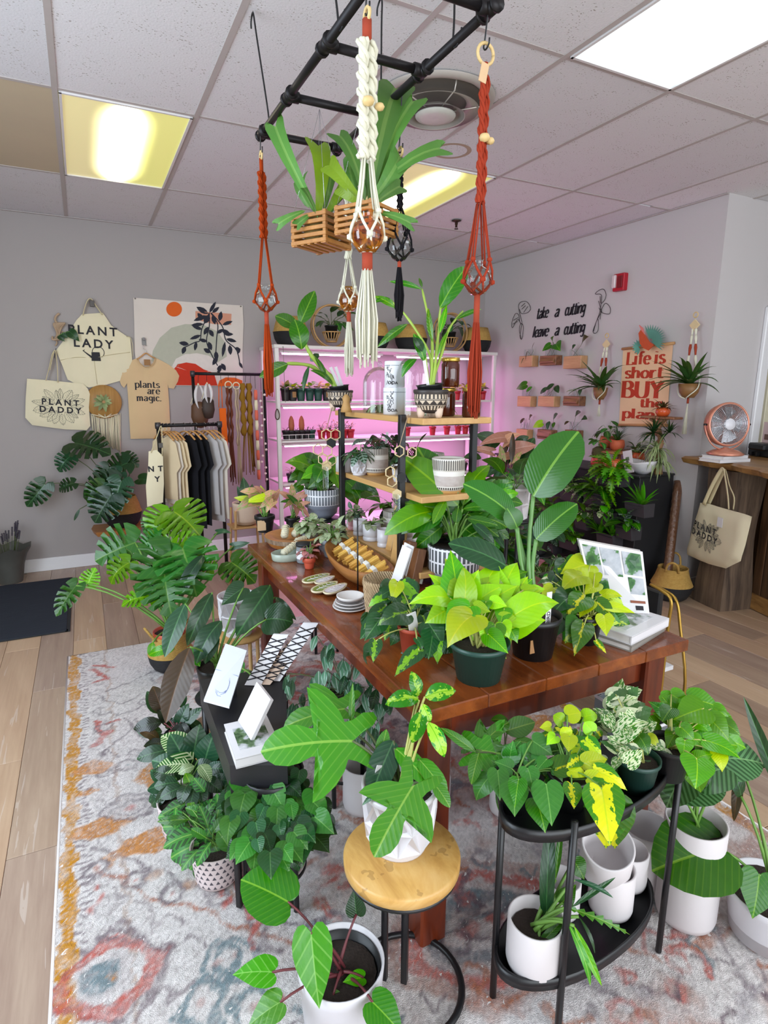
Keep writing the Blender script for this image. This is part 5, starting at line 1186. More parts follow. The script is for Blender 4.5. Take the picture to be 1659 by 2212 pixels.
for i, (px, m, mm) in enumerate(((618, M_dk, ['mid', 'pinkgreen']),(634, M_dk, ['mid', 'yellow']),(651, M_nursery, ['bright', 'yellow']),(670, M_nursery, ['yellow', 'bright']),(688, M_nursery, ['mid', 'pinkgreen']),(706, M_dk, ['pinkgreen', 'yellow']))):
 smallpot(px, 0,.042,.11, m, 'heart', mm, 8,.06, lab=names[i]+' dark pot from the left on the upper grow shelf level', tag=i in (1,5))
for i, (px, kind, m) in enumerate(((617,'leafy', M_dk),(629,'cactus', M_dk),(640,'leafy', M_dk),(651,'cactus', M_dk),(662,'leafy', M_dk),(673,'leafy', M_nursery))):
 smallpot(px, 1,.034,.085, m, 'cactus' if kind == 'cactus' else 'oval', ['dark', 'rubberback'], 7,.03, lab=names[i]+' small dark pot in the wire tray on the second grow shelf level', rr_=.02, rh=.03)
wt = thing('wire_tray', 'white wire tray around small dark pots on the grow shelf', 'tray', V((at_y(643,940, gY0).x, gY0+.06, GZ[1]))); mb = MB(); a = at_y(611,945, gY0-.0); b = at_y(681,945, gY0)
for zz in (.02,.06): mb.tube([(a.x, gY0+.15, GZ[1]+zz),(a.x, gY0+.005, GZ[1]+zz),(b.x, gY0+.005, GZ[1]+zz),(b.x, gY0+.15, GZ[1]+zz)], .003,5)
for k in range(6): x = a.x+(b.x-a.x)*k/5; mb.tube([(x, gY0+.005, GZ[1]+.012),(x, gY0+.005, GZ[1]+.06)], .0025,5)
mb.obj('wire_frame', M_gw, wt)
for i, px in enumerate((694,712,726,742,757)): smallpot(px, 1,.038,.08, M_red, 'oval', ['fitpink', 'pinkgreen', 'rubberback'], 18,.035, lab=names[i]+' red pot with speckled pink leaves behind the wooden tier shelf', rr_=.05, rh=.09)
for i, (px, k, m) in enumerate(((966,1, M_red),(990,1, M_red),(1006,1, M_red),(1020,1, M_dk),(880,1, M_red),(935,1, M_red))): smallpot(px, k, .034,.085, m, 'oval', ['pinkgreen', 'rubberback', 'fitpink'], 9,.04, y=gY0+.06, lab=names[i]+' of the small pots seen past the right post of the tier shelf', rr_=.035, rh=.05)
for i, (px, k) in enumerate(((985,0),(1005,0),(1030,0),(1040,0))): smallpot(px, k, .04,.09, M_red, 'heart', ['yellow', 'rubberback', 'pinkgreen'], 8,.07, lab=names[i]+' plant on the upper grow level right of the honey jars', rr_=.05, rh=.1)
for i, (px, k) in enumerate(((625,2),(650,2),(690,2),(960,2),(985,2),(1005,2),(830,2))): smallpot(px, k, .04,.08, M_dk, 'oval', ['pinkgreen', 'fitpink', 'rubberback'], 10,.05, lab=['first', 'second', 'third', 'fourth', 'fifth', 'sixth', 'seventh'][i]+' small pot on the lowest visible grow shelf level', rr_=.05, rh=.08)
# hanging raindrop ornament on the shelf post
p = at_y(599,895, gY0-.04); th = thing('drop_ornament', 'small grey teardrop air plant holder hanging at the left post of the grow shelf', 'ornament', p)
MB().tube([p+V((.022*math.sin(t)*(.35+.65*math.sin(t/2)), 0,.045*math.cos(t))) for t in [k*math.pi/8 for k in range(17)]], .005,6).obj('drop_ring', MT['bronze'], th)
MB().tube([p+V((0,0,.045)), p+V((0,.0,.45))], .0015,4).obj('thread', M_jute, th)
# ---- on top of the grow shelf
tz = gz+.016
def topat(px): q = at_y(px, 730, gY0+.2); return V((q.x, gY0+.2, tz))
for i, (px, r, h, fo) in enumerate(((628,.155,.25, True),(810,.14,.24, True),(888,.16,.24, True),(1030,.15,.25, True))):
 c = topat(px); belly_basket(c, r, h, ['two-tone belly basket at the left end of the grow shelf top', 'two-tone belly basket right of the rattan hoop stand', 'wide two-tone basket behind the black macrame tassel', 'two-tone basket at the right end of the grow shelf top'][i], True, handles=False)
 if i: 
  th = thing('folded_handle', 'straw basket handle sticking up', 'basket', c) if False else None
def hoop(px, label, pl, seed, mats, n=9):
 c = topat(px); R_ = .185; th = thing('hoop_plant_stand', 'round rattan hoop plant stand '+label, 'plant stand', c, 'rattan hoop stands on the grow shelf'); M_r = MT.get('rattan') or plain('rattan', 'b98f5c', .5,.1)
 for o in (-.03,.03): MB().tube([c+V((R_*math.sin(t), o, R_+.005-R_*math.cos(t))) for t in [k*math.pi/16 for k in range(33)]], .008,7).obj('hoop', M_r, th)
 MB().tube([c+V((-.1,-.03,.004)), c+V((-.1,.06,.004))], .006,6).tube([c+V((.1,-.03,.004)), c+V((.1,.06,.004))], .006,6).obj('foot', M_r, th, kind='stuff')
 mb = MB()
 for k in range(16):
  a = k*math.pi/8; mb.tube([c+V((.045*math.cos(a), .045*math.sin(a), .055)), c+V((.08*math.cos(a), .08*math.sin(a), .135))], .005,5)
 for r, z in ((.046,.055),(.082,.137)): mb.tube([c+V((r*math.cos(a), r*math.sin(a), z)) for a in [k*math.pi/10 for k in range(21)]], .006,6)
 mb.obj('cane_basket', M_r, th)
 pt = thing('potted_prayer_plant', 'patterned leafy plant in a black pot '+pl, 'plant', c+V((0,0,.09))); MB().lathe([(0,0),(.045,0),(.058,.10),(.062,.1),(.062,.112),(.052,.112),(.045,.02),(0,.02)], c+V((0,0,.085)), 20).obj('nursery_pot', M_blackp, pt)
 soil(pt, c, .052, c.z+.18); clump(pt, c+V((0,0,.18)), .2,.16, n, .13,'oval', mats, seed, droop=.8, wid=1.15, sr=.003, squash=.6, stem=M_stemd)
hoop(716,'left of centre on the grow shelf', 'in the left rattan hoop', 4, ['prayer', 'dark'], 11)
hoop(972,'at the right on the grow shelf', 'in the right rattan hoop', 8, ['prayer', 'dark'], 13)

# ================================================================ black living-wall planter by the right wall
M_pl = plain('black_planter_board', '1f1f22', .55,.08,20); M_pl2 = plain('charcoal_pocket', '3a373c', .6,.1)
px0, py0 = 3.63,3.02; pz = .885; py1 = 4.75
lp = thing('living_wall_planter', 'tall black planter cabinet with rows of planted pockets against the right wall', 'planter', (3.8,3.8,0))
MB().box(((px0+XR-.02)/2,(py0+py1)/2, pz/2),(XR-.02-px0, py1-py0, pz), bev=.004).obj('cabinet', M_pl, lp)
MB().box(((px0+XR-.02)/2-.01,(py0+py1)/2, pz+.006),(XR-px0+.0, py1-py0+.02,.015), bev=.004).obj('top_board', M_pl, lp)
def pocket(px, py, w, n, sh, mats, sz, seed, dark=True, rl=None):
 q = at_x(px, py, px0-.09); ln = w*mpp(q)*1.25; c = V((px0-.055, q.y, q.z)); h = .10; f = MB()
 o = (.11, ln, h); P = [(0,-ln/2, h/2),(-.11,-ln/2, h/2),(-.09,-ln/2+.01,-h/2),(0,-ln/2,-h/2)]
 pts = [V((px0, c.y+s*ln/2, c.z+z)) for s in (-1,1) for z in (h/2,-h/2)]+[V((px0-.12+(.02 if z < 0 else 0), c.y+s*ln/2, c.z+z)) for s in (-1,1) for z in (h/2,-h/2)]
 f.add(pts, [(0,1,5,4),(2,6,7,3),(4,5,7,6),(1,3,7,5)], smooth=False).add([p+V((-.004,0,-.018)) for p in (pts[0], pts[2], pts[6], pts[4])], [(0,1,2,3)], smooth=False)
 f.obj('pocket', M_pl2, lp); th = thing('pocket_plant', seed[1], 'plant', (px0-.06, q.y, q.z+h/2-.015), 'plants in the living wall pockets'); top = V((px0-.07, q.y, q.z+h/2-.02))
 if sh == 'rosette':
  for k in range(max(1, n//14)): rosette(th, top+V((0,(k-.3)*.12,0)), 22, sz*1.15,.013, LM[mats[0]], seed[0]+k, (.5,1.4), .9, wall=True)
 else: clump(th, top, ln*.5,.12, int(n*1.8), sz*1.25, sh, mats, seed[0], droop=.5, squash=1, sr=.0015, wid=1.25, wall=True)
PK = [(1374,1100,40,16,'rosette', ['fern'], .17,'fresh green strappy clump in the upper right pocket'),(1285,1078,44,18,'frond', ['apple', 'mid'], .15,'ferny green plant in the second pocket'),(1320,1035,46,30,'frond', ['apple', 'fern'], .14,'spreading green fern along the top edge'),
 (1232,1070,42,14,'oval', ['snow', 'marble'], .06,'white-edged leafy plant at the upper left'),(1208,1040,30,12,'frond', ['mid'], .12,'dark fern below the top edge at the left'),(1258,1130,26,14,'oval', ['snow', 'marble', 'apple'], .07,'variegated leaves in the middle row'),(1300,1120,30,16,'oval', ['snow', 'marble', 'fern'], .07,'cream-edged sprigs in the centre pocket'),
 (1310,1165,36,28,'rosette', ['fern'], .16,'bright green clump in the lower centre pocket'),(1350,1150,34,10,'oval', ['melon', 'mid'], .09,'grey-green round leaves in the lower right pocket'),(1230,1175,44,14,'oval', ['mid', 'apple'], .08,'dark green leaves in the lower left pocket'),(1182,1110,30,16,'frond', ['mid', 'apple'], .12,'dark ferny plant at the far left of the wall'),(1180,1180,40,18,'oval', ['mid', 'melon'], .08,'dark leaves low at the far left'),(1260,1225,40,16,'oval', ['melon', 'mid', 'snow'], .09,'striped leaves in the lowest row'),(1200,1240,40,16,'oval', ['mid', 'snow'], .08,'mixed leaves at the bottom left')]
for i, (px, py, w, n, sh, mm, sz, lb) in enumerate(PK): pocket(px, py, w, n, sh, mm, sz, (i*5+1, lb))
# ---- on the planter: risers, orange pots, air plants, bowl
def onP(px, py, z=pz+.0145): return at_z(px, py, z)
def pl_at(px, x, z=None): 
 q = at_x(px, 990, x); return V((x, q.y, (z or pz+.0145)))
M_o = plain('glossy_orange_glaze', 'd65a2c', .25,.12,14); M_o2 = plain('speckled_orange_clay', 'c8603c', .6,.15,60); M_rg = plain('coral_red_glaze', 'c8443c', .25,.1,12); M_rs = wood('riser_wood', 'a9754a', '7d5030', 2, axis='Y')
rs = thing('wooden_riser', 'small round-topped wooden riser holding the orange pots', 'riser', pl_at(1335,3.88))
a = pl_at(1337,3.86); MB().lathe([(0,.12),(.15,.12),(.155,.128),(.15,.138),(0,.138)], a, 32).obj('round_top', M_rs, rs)
for d in ((-.09,-.09),(-.09,.09),(.09,-.09),(.09,.09)): MB().tube([a+V((d[0], d[1], 0)), a+V((d[0]*.8, d[1]*.8,.12))], .01,7).obj('leg', M_rs, rs)
def opot(px, x, z, r, h, mat, label, kind, seed, rp=.6):
 c = pl_at(px, x, z); th = thing('orange_pot_plant', label, 'plant', c); t_ = c+V((0,0, h*.9))
 MB().lathe([(0,0),(r*.7,0),(r*.95, h*.25),(r, h*.55),(r*.92, h*.85),(r*.84, h),(r*.76, h),(r*.84, h*.6),(0, h*.5)], c, 28).obj('pot', mat, th); soil(th, c, r*.8, c.z+h*.86); return th, t_
th, t_ = opot(1331,3.86, pz+.153,.058,.085, M_o2,'speckled orange pot with grassy leaves on the round riser', '', 1); rosette(th, t_, 16,.13,.008, LM['dark'], 3,(.5,1.4))
th, t_ = opot(1308,3.92, pz+.153,.062,.10, M_o2,'orange pot behind with chevron-patterned prayer leaves', '', 2); clump(th, t_, .13,.16,16,.085,'oval', ['prayer', 'dark'], 5, droop=.9, wid=1.2)
th, t_ = opot(1375,3.9, pz+.06,.062,.09, M_o, 'orange and cream drip glazed pot with cyclamen leaves', '', 3); clump(th, t_, .09,.08,18,.05,'round', ['dark', 'deep'], 6)
MB().lathe([(0,0),(.075,0),(.09,.03),(.07,.055),(0,.058)], pl_at(1375,3.9)).obj('drip_base', M_sand, th)
th, t_ = opot(1292,3.74, pz+.0145,.058,.075, M_rg, 'coral red pot below a brown moss ball plant', '', 4)
MB().lathe([(0,-.01),(.035,0),(.055,.04),(.05,.08),(.02,.1),(0,.1)], t_, 14).obj('moss_ball', plain('brown_moss', '4a4526', .95,.4,80,1.0), th); clump(th, t_+V((0,0,.1)), .06,.12,8,.09,'oval', ['prayer'], 12, droop=.7, wid=1.3)
th, t_ = opot(1325,3.68, pz+.0145,.075,.085, plain('sunset_glaze', 'd8683c', .25,.15,8), 'wide shiny sunset-orange pot in front of the riser', '', 5)
# card
a = pl_at(1358,3.68); th = thing('care_card', 'leaning white card with a small leaf picture between pot and bowl', 'card', a)
R_ = Matrix.Rotation(-.25,3,'X'); MB().box(a+V((0,0,.085)),(.006,.08,.17), R_).obj('card_sheet', plain('white_card', 'd9d3d6', .6,.02), th); MB().box(a+V((-.005,.005,.1)),(.002,.03,.04), R_).obj('leaf_picture', plain('green_picture', '5e6a50', .7), th)
# bowl
a = pl_at(1388,3.74); th = thing('white_bowl', 'white boat-shaped bowl with gravel on the black planter', 'bowl', a)
mb = MB(); rows = []
for i, (r, z) in enumerate(((0,0),(.05,.0),(.09,.03),(.115,.07),(.118,.085),(.105,.08),(.08,.045),(0,.04))):
 rows.append([a+V((r*.7*math.cos(t), r*math.sin(t), z+(.022*abs(math.sin(t))*(z/.085) if z > .06 else 0))) for t in [k*math.pi/14 for k in range(29)]])
mb.quadgrid(rows).obj('bowl_body', M_white, th); MB().lathe([(0,.062),(.06,.06),(.075,.055)], a, 16, sy=1.1).obj('gravel', plain('white_gravel', 'cfc9b8', .9,.3,200,1), th, kind='stuff')
# driftwood tree with orange pot on its ledge, and air plants
M_dw = wood('driftwood', 'b0885c', '7d5836', 3, axis='Z'); a = pl_at(1423,3.9); th = thing('driftwood_stand', 'driftwood branch stand with a small shelf over the air plants', 'stand', a)
pts = [XW(x, y, o) for x, y, o in ((1425,1000,.2),(1420,975,.18),(1427,950,.15),(1422,925,.13),(1432,905,.12),(1425,895,.12))]; pts[0].z = pz+.0145
MB().tube(smooth_path(pts, 4), [.03]*8+[.02]*(13)).obj('trunk', M_dw, th)
for P in (((1427,945),(1412,935),(1398,940)),((1424,925),(1415,912),(1405,905)),((1428,915),(1440,905),(1450,903))): MB().tube(smooth_path([XW(x, y, .13) for x, y in P], 4), .012,7).obj('branch', M_dw, th)
q = XW(1428,902,.13); MB().box(q, (.1,.30,.018), bev=.006).obj('ledge', MT['bark_edge_wood'], th)
q = XW(1431,899,.13); th = thing('orange_succulent_pot', 'small round orange pot with red succulent on the driftwood ledge', 'plant', q); MB().lathe([(0,0),(.035,0),(.052,.025),(.05,.05),(.038,.065),(.034,.06),(0,.055)], q+V((0,0,-.0)), 24).obj('pot', M_o, th)
rosette(th, q+V((0,0,.055)), 18,.10,.008, LM['rubberback'], 5,(.3,1.3)); clump(th, q+V((0,.0,.055)), .05,.05,8,.05,'lance', ['pink', 'mid'], 3, stem=None)
for i, (px, py, L, n, lb, o) in enumerate(((1412,935,.12,26,'grey-green fern on the driftwood above the bowl', .2),(1420,972,.17,30,'curly pale air plant hanging at the driftwood', .22),(1428,1000,.15,22,'curly air plant at the corner of the black planter', .2),(1445,935,.12,18,'dark green sprig at the right of the driftwood', .15))):
 q = XW(px, py, o); th = thing('air_plant', lb, 'plant', q); rosette(th, q, int(n*1.6), L*1.15,.006 if i != 0 else .007, LM['air' if i in (1,2) else 'dark'], 20+i, (-.5,1.3), 3.0 if i in (1,2) else 1.2, wall=True)
# ================================================================ wooden table
TZ = .77; tx0, tx1, ty0, ty1 = .665,1.614,1.105,2.83
t = NT('red_brown_table_wood'); co = t.coord(); a = t.noise(t.map(co, (9,1.1,9)), 1,6,.6, dist=1.2); b = t.noise(co, 3.5,3); c_ = t.noise(t.map(co, (60,4,60)), 1,3)
col = t.ramp(t.math('ADD', t.math('MULTIPLY', a, .6), t.math('MULTIPLY', b, .4)), [(.3,'42200f'),(.46,'6c3514'),(.58,'8c481c'),(.72,'ac6228')]); col = t.mix(t.math('MULTIPLY', c_, .3), col, '6b2f14')
t.set(color=col, rough=t.math('ADD', .16, t.math('MULTIPLY', c_, .2)), coat=.3); t.bump(c_, .1,.002); M_tab = t.m
t = NT('table_leg_wood'); co = t.coord(); a = t.noise(t.map(co, (14,14,1.3)), 1,5,.6, dist=.6); t.set(color=t.ramp(a, [(.3,'481a0e'),(.55,'702c12'),(.75,'863c18')]), rough=.3, coat=.2); M_leg = t.m
tb = thing('wooden_table', 'long red-brown wooden table crowded with potted plants', 'table', ((tx0+tx1)/2,(ty0+ty1)/2,0))
n = 5
for k in range(n):
 w = (tx1-tx0)/n; MB().box((tx0+w*(k+.5),(ty0+ty1)/2, TZ-.0185),(w-.0008, ty1-ty0,.037), bev=.003).obj('top_plank', M_tab, tb)
for x, sx in ((tx0+.075,1),(tx1-.075,-1)): MB().box((x+.0*sx, (ty0+ty1)/2, TZ-.092),(.025, ty1-ty0-.2,.11), bev=.002).obj('apron', M_leg, tb)
for y in (ty0+.085, ty1-.085): MB().box(((tx0+tx1)/2, y, TZ-.092),(tx1-tx0-.2,.025,.11), bev=.002).obj('apron', M_leg, tb)
for x in (tx0+.075, tx1-.075):
 for y in (ty0+.09, ty1-.09): 
  h = TZ-.038; mb = MB().box((x, y, (h+.0155)/2+.0),(.082,.082, h-.0155), bev=.006); mb.obj('leg', M_leg, tb)
def T(px, py, z=TZ): q = at_z(px, py, z); return V((q.x, q.y, z))
# ---- three tier shelf
sx0, sx1, sy0, sy1 = 1.09,1.395,1.87,2.72; SZ = (.835,1.13,1.42)
M_oak = wood('light_oak_board', 'd6ac70', 'b98a50', 1.0, axis='Y')
ts_ = thing('tier_shelf', 'three-tier shelf with light oak boards and black posts standing on the table', 'shelf', ((sx0+sx1)/2,(sy0+sy1)/2, TZ))
for x, y in ((sx0-.012, sy0+.13),(sx0-.012, sy1-.12),(sx1+.008-.05, sy0-.0+.05),(sx1+.0, sy1-.12)): MB().box((x, y, (TZ+SZ[2]+.01)/2),(.024,.024, SZ[2]+.01-TZ), bev=.002).obj('post', M_black, ts_)
for z in SZ:
 MB().box(((sx0+sx1)/2+.004,(sy0+sy1)/2, z-.0115),(sx1-sx0, sy1-sy0,.023), bev=.002).obj('board', M_oak, ts_)
 for y in (sy0+.13, sy1-.12): MB().box(((sx0+sx1)/2, y, z-.029),(sx1-sx0+.03,.02,.012)).obj('cross_bar', M_black, ts_)
def S(px, py, k): q = at_z(px, py, SZ[k]); return V((q.x, q.y, SZ[k]+.0005))
def S_at(x, y, k): return V((x, y, SZ[k]+.0005))
def proj(p): d = V(p)-CAM; w = d.dot(FW); return 829.5+FPX*d.dot(RT)/w, 1106-FPX*d.dot(UP)/w
# top tier: two carved black pots with bare-rooted orchids
M_az = bandmat('carved_black_bowl', '3a3330', 'c9b8a2', 'aztec', '2a2628', .045,.125,26)
def azpot(px, Y, label, r=.062):
 x = at_y(px, 890, Y).x; c = V((x, Y, SZ[2]+.0005)); th = thing('carved_pot_plant', label, 'plant', c); k = r/.075; h = .105*k
 MB().lathe([(0,.02*k),(.035*k, .02*k),(.05*k, .03*k),(.066*k, .055*k),(.074*k, .085*k),(.072*k, .1*k),(.077*k, .108*k),(.077*k, .118*k),(.072*k, .121*k),(.066*k, .1*k),(0,.08*k)], c, 36).obj('pot', M_az, th)
 for q in range(3):
  a = q*2.094-1.2; MB().lathe([(0,0),(.010,0),(.014,.012),(.017,.035),(0,.04)], c+V((.045*k*math.cos(a), .045*k*math.sin(a), 0)), 10).obj('foot', M_sand, th)
 R_ = Matrix.Rotation(-.12,3,'Y'); MB().lathe([(.0,.0),(.05*k, 0),(.056*k, .045),(.062*k, .05),(.052*k, .05),(.048*k, .01),(0,.01)], c+V((0,0,.085*k)), 20, R_).obj('nursery_pot', M_blackp, th)
 soil(th, c, .044*k, c.z+.122*k); return th, c+V((0,0,.12*k))
th, rt_ = azpot(930,1.93,'carved black tripod pot with tall yellow-green orchid shoots beside the honey jars', .064)
D = dep(rt_)
def canes(th, rt, P, r, mat=None):
 for path in P:
  k = len(path); pts = [at_d(x, y, D+dz) for x, y, dz in path]; pts[0] = V(rt)+rv(.008); sp = smooth_path(pts, 4); n_ = len(sp)
  MB().tube(sp, [r*(1.1-.5*i/n_)*(1+.15*math.sin(i*1.9)) for i in range(n_)], 7).obj('cane', mat or M_cane, th)
M_cane = plain('orchid_cane', '9cb84a', .4,.12,12)
canes(th, rt_, [[(930,810,0),(932,780,0),(912,735,.02),(875,680,.03),(845,650,.05)], [(932,810,0),(934,750,0),(928,700,.01),(912,625,.02)], [(938,810,0),(945,740,0),(950,680,-.01),(955,640,-.02)], [(925,810,0),(918,770,-.02),(908,745,-.03)], [(938,810,0),(955,760,.02),(970,710,.03),(1000,672,.04)]], .006)
traced(th, D, 750, [(912,625,840,608,.55,.02,'mid', 'lance'),(912,622,905,600,1,.02,'mid', 'lance'),(950,665,1010,575,.8,-.03,'mid', 'oval'),(952,668,990,620,.9,0,'bright', 'lance'),(850,650,805,655,.9,.05,'mid', 'lance'),(860,668,808,640,.8,.05,'bright', 'lance'),(880,700,815,750,.7,.02,'mid', 'lance'),(918,785,893,720,.0,0),(912,760,893,728,1.2,-.04,'dark', 'oval'),(985,690,1040,668,.6,.03,'mid', 'lance'),(900,775,868,815,.8,.05,'mid', 'oval'),(950,720,965,660,.7,.0,'bright', 'lance'),(935,740,925,665,.6,0,'bright', 'lance'),(945,770,968,715,.5,0,'bright', 'lance')], 'lance', ['mid', 'bright'], None, .1, None, .003)
M_lab = plain('white_plant_label', 'e4e2e4', .5,.02)
MB().box(rt_+V((-.03,-.02,.04)),(.012,.002,.13), Matrix.Rotation(-.2,3,'Y')).obj('plant_label', M_lab, th)
th, rt_ = azpot(735,2.62,'carved black pot with leaning orchid cane at the left end of the top shelf board', .06); D = dep(rt_)
canes(th, rt_, [[(735,840,0),(722,820,0),(690,790,-.02),(665,755,-.05),(645,705,-.08),(650,690,-.08)], [(735,838,0),(705,815,0),(670,790,-.04),(620,785,-.1)]], .011)
traced(th, D, 760, [(648,700,680,628,.9,-.1,'mid', 'oval'),(643,708,594,682,1.1,-.1,'mid', 'oval'),(652,755,636,690,1.3,-.12,'mid', 'oval'),(622,786,560,815,.9,-.12,'mid', 'oval'),(668,790,655,845,.7,-.05,'dark', 'lance'),(670,780,690,765,1.3,0,'dark', 'oval'),(720,832,670,800,.8,-.04,'mid', 'lance'),(705,815,680,770,.8,-.04,'mid', 'lance')], 'oval', ['mid'], None, .1, None)
for dx in (0,.02): MB().box(rt_+V((-.02+dx, -.0,.05)),(.014,.002,.12), Matrix.Rotation(-.45+dx*5,3,'Y')).obj('plant_label', M_lab, th)
a = V((at_y(748,890,2.5).x, 2.5, SZ[2]+.0005)); th = thing('brown_figurine', 'small tan figurine in front of the left carved pot', 'figurine', a); MB().lathe([(0,0),(.026,0),(.022,.02),(.014,.045),(.018,.06),(.01,.075),(0,.08)], a, 16).obj('body', plain('tan_clay', 'b98f56', .6), th)
# glass domes
def dome(x, y, r, h, label):
 c = V((x, y, SZ[2]+.0005)); th = thing('glass_dome', label, 'glass dome', c, 'glass domes on the top board')
 MB().lathe([(r, 0)]+[(r, h-r)]+[(r*math.cos(a), h-r+r*math.sin(a)) for a in [k*math.pi/2/10 for k in range(1,11)]], c, 40).obj('dome', M_glass, th)
 MB().lathe([(0, h-.004),(.008, h),(.011, h+.012),(.006, h+.022),(0, h+.024)], c, 14).obj('knob', M_glass, th); return th
dome(1.215,2.13,.085,.24,'tall clear glass dome beside the black carved pot')
dome(1.19,2.42,.075,.20,'smaller clear glass dome behind the white tins')
def airball(x, y, k, r, label, seed):
 c = V((x, y, SZ[k]+.02)); th = thing('air_plant', label, 'plant', c); rr = random.Random(seed)
 for i in range(16):
  a = i*2.4; d = V((math.cos(a), math.sin(a), rr.uniform(.2,1.2))).normalized(); mb = MB(); strapleaf(mb, c, d, r*2.1,.012,3.2,9); mb.obj('leaf', LM['air'], th)
airball(1.19,2.42,2,.045,'pale curly air plant under the smaller glass dome', 3); airball(1.29,2.08,2,.05,'silvery air plant right of the tall glass dome', 5)
# white printed tins
M_tin = plain('white_tin', 'eef0f5', .35,.02)
for i, (x, y, z0, h, r) in enumerate(((1.165,2.23,0,.11,.047),(1.165,2.23,.111,.105,.042))):
 c = V((x, y, SZ[2]+.0005+z0)); th = thing('white_tin', ['lower white cylindrical tin between the glass domes', 'upper white tin with dark floral print between the glass domes'][i], 'tin', c, 'stacked white tins')
 MB().lathe([(0,0),(r, 0),(r, h-.004),(r-.002, h),(0, h)], c, 40).obj('tin_body', M_tin, th); MB().lathe([(r+.0006, h*.82),(r+.0006, h*.84)], c, 40).obj('lid_seam', M_grey, th)
 mb = MB(); rr = random.Random(i)
 for k in range(13):
  a = math.radians(200+rr.uniform(-14,26)); z = rr.uniform(.15,.8)*h; P = [c+V((math.cos(a+q*.09)*(r+.0008), math.sin(a+q*.09)*(r+.0008), z+.009*math.sin(q*2+k))) for q in range(4)]; mb.tube(P, .0009,4, False)
 mb.obj('printed_flowers', M_ink, th, kind='stuff')
 vs, fs = sans('OOA', .018,.0004); th0 = math.radians(232)
 MB().add([c+V((math.cos(th0+a/r)*(r+.001), math.sin(th0+a/r)*(r+.001), .012+b)) for a, b in vs], fs, smooth=False).obj('lettering', M_ink, th)
# honey jars
M_honey = plain('dark_honey', '4a1a0c', .06,.2,5, coat=.6); M_gold = plain('gold_lid', 'c9a64a', .3,.05, metal=.8)
for i, (px, Y, z0) in enumerate(((968,1.98,0),(985,1.93,0),(1013,1.9,0),(965,1.975,.112))):
 c = V((at_y(px, 890, Y).x+(.01 if i < 3 else .012), Y+(.03 if i == 0 else 0), SZ[2]+.0005+z0)); c = V((min(c.x, sx1-.03), c.y, c.z)); r = .035
 if i in (1,): continue
 th = thing('honey_jar', {0: 'dark honey jar under the upper one beside the carved pot', 2: 'dark honey jar at the right end of the top board', 3: 'upper dark honey jar stacked on another'}[i], 'jar', c, 'honey jars on the top board')
 MB().lathe([(0,0),(r-.004,0),(r, .006),(r, .085),(r-.004,.093),(r-.004,.096),(0,.096)], c, 30).obj('jar_body', M_honey, th); MB().lathe([(0,.0962),(r+.0,.0962),(r+.001,.098),(r+.001,.108),(r-.002,.110),(0,.110)], c, 30).obj('lid', M_gold, th)
# middle tier
M_react = bandmat('striped_stoneware', 'd4cfc6', '2c2624', 'reactive', None, .052,.19,46)
def glazed(x, y, k, r, h, label, dirt=False, grp='striped stoneware pots on the tier shelf'):
 c = S_at(x, y, k); th = thing('stoneware_pot', label, 'pot', c, grp)
 MB().lathe([(0,0),(r*.8,0),(r*.8,.006),(r*.84,.008),(r*.84,.012)], c, 36).obj('saucer', M_oak, th); MB().lathe([(0,.012),(r*.86,.012),(r*.97,.02),(r, .035),(r, h-.004),(r-.003, h),(r-.007, h-.003),(r-.009,.03),(0,.03)], c, 40).obj('pot', M_react, th); return c+V((0,0, h*.8))
def mid_at(px, Y, k): q = at_y(px, 1000, Y); return q.x
X_ = lambda px, py, k: S(px, py, k)
for i, (px, py, r, h) in enumerate(((812,1025,.058,.125),(985,1068,.064,.135),(930,1040,.058,.125),(860,1030,.05,.1))):
 q = S(px, py, 1); x = min(max(q.x, sx0+r*.6), sx1-.03)
 if i < 3: glazed(x, min(max(q.y, sy0+r), sy1-r), 1, r, h, ['striped stoneware pot near the middle of the middle board', 'largest striped stoneware pot at the front of the middle board', 'striped stoneware pot partly behind the largest one'][i])
c = S(745,1018,1); th = thing('ribbed_white_pot', 'white ribbed pot upside down on the middle board left end', 'pot', c); mb = MB()
mb.lathe([(0,.075),(.036,.075),(.042,.068),(.044,.04),(.045,0),(.04,0)], c, 36); mb.obj('pot', M_white, th)
c = S(776,1026,1); th = thing('faceted_pot_plant', 'small faceted white pot with a drooping silvery green plant on the middle board', 'plant', c); t_ = facet_pot(th, c, .036,.042,.082, M_white, 2,8, depth=.008)
clump(th, t_, .055,.09,22,.07,'lance', ['deep', 'dark', 'melon'], 5, droop=1.1, wid=1.6)
for i, (px, py, n_, lb) in enumerate(((810,1020,14,'grey-striped round-leaved plant in the nearest striped pot'),(890,1042,26,'dark drooping long-leaved plant behind the front post'),(835,1012,12,'dark leafy plant with a white label on the middle board'))):
 q = S(px, py, 1); q.x = min(q.x+.01, sx1-.05); q.y = min(max(q.y, sy0+.07), sy1-.05); th = thing('peperomia_plant', lb, 'plant', q); t_ = pot(th, q, .04,.033,.075, M_blackp, .05,.002, n=20)
 clump(th, t_+V((0,0,.02)), .09,.10, n_, .075,'heart' if i != 1 else 'lance', ['melon'] if i == 0 else ['dark', 'deep', 'rubber'], 11+i, droop=1.2, wid=1.0 if i != 1 else 1.5, sr=.002, stem=M_stemr)
 if i == 2: MB().box(q+V((-.02,-.03,.14)),(.014,.002,.09), Matrix.Rotation(.12,3,'Y')).obj('plant_label', M_lab, th)
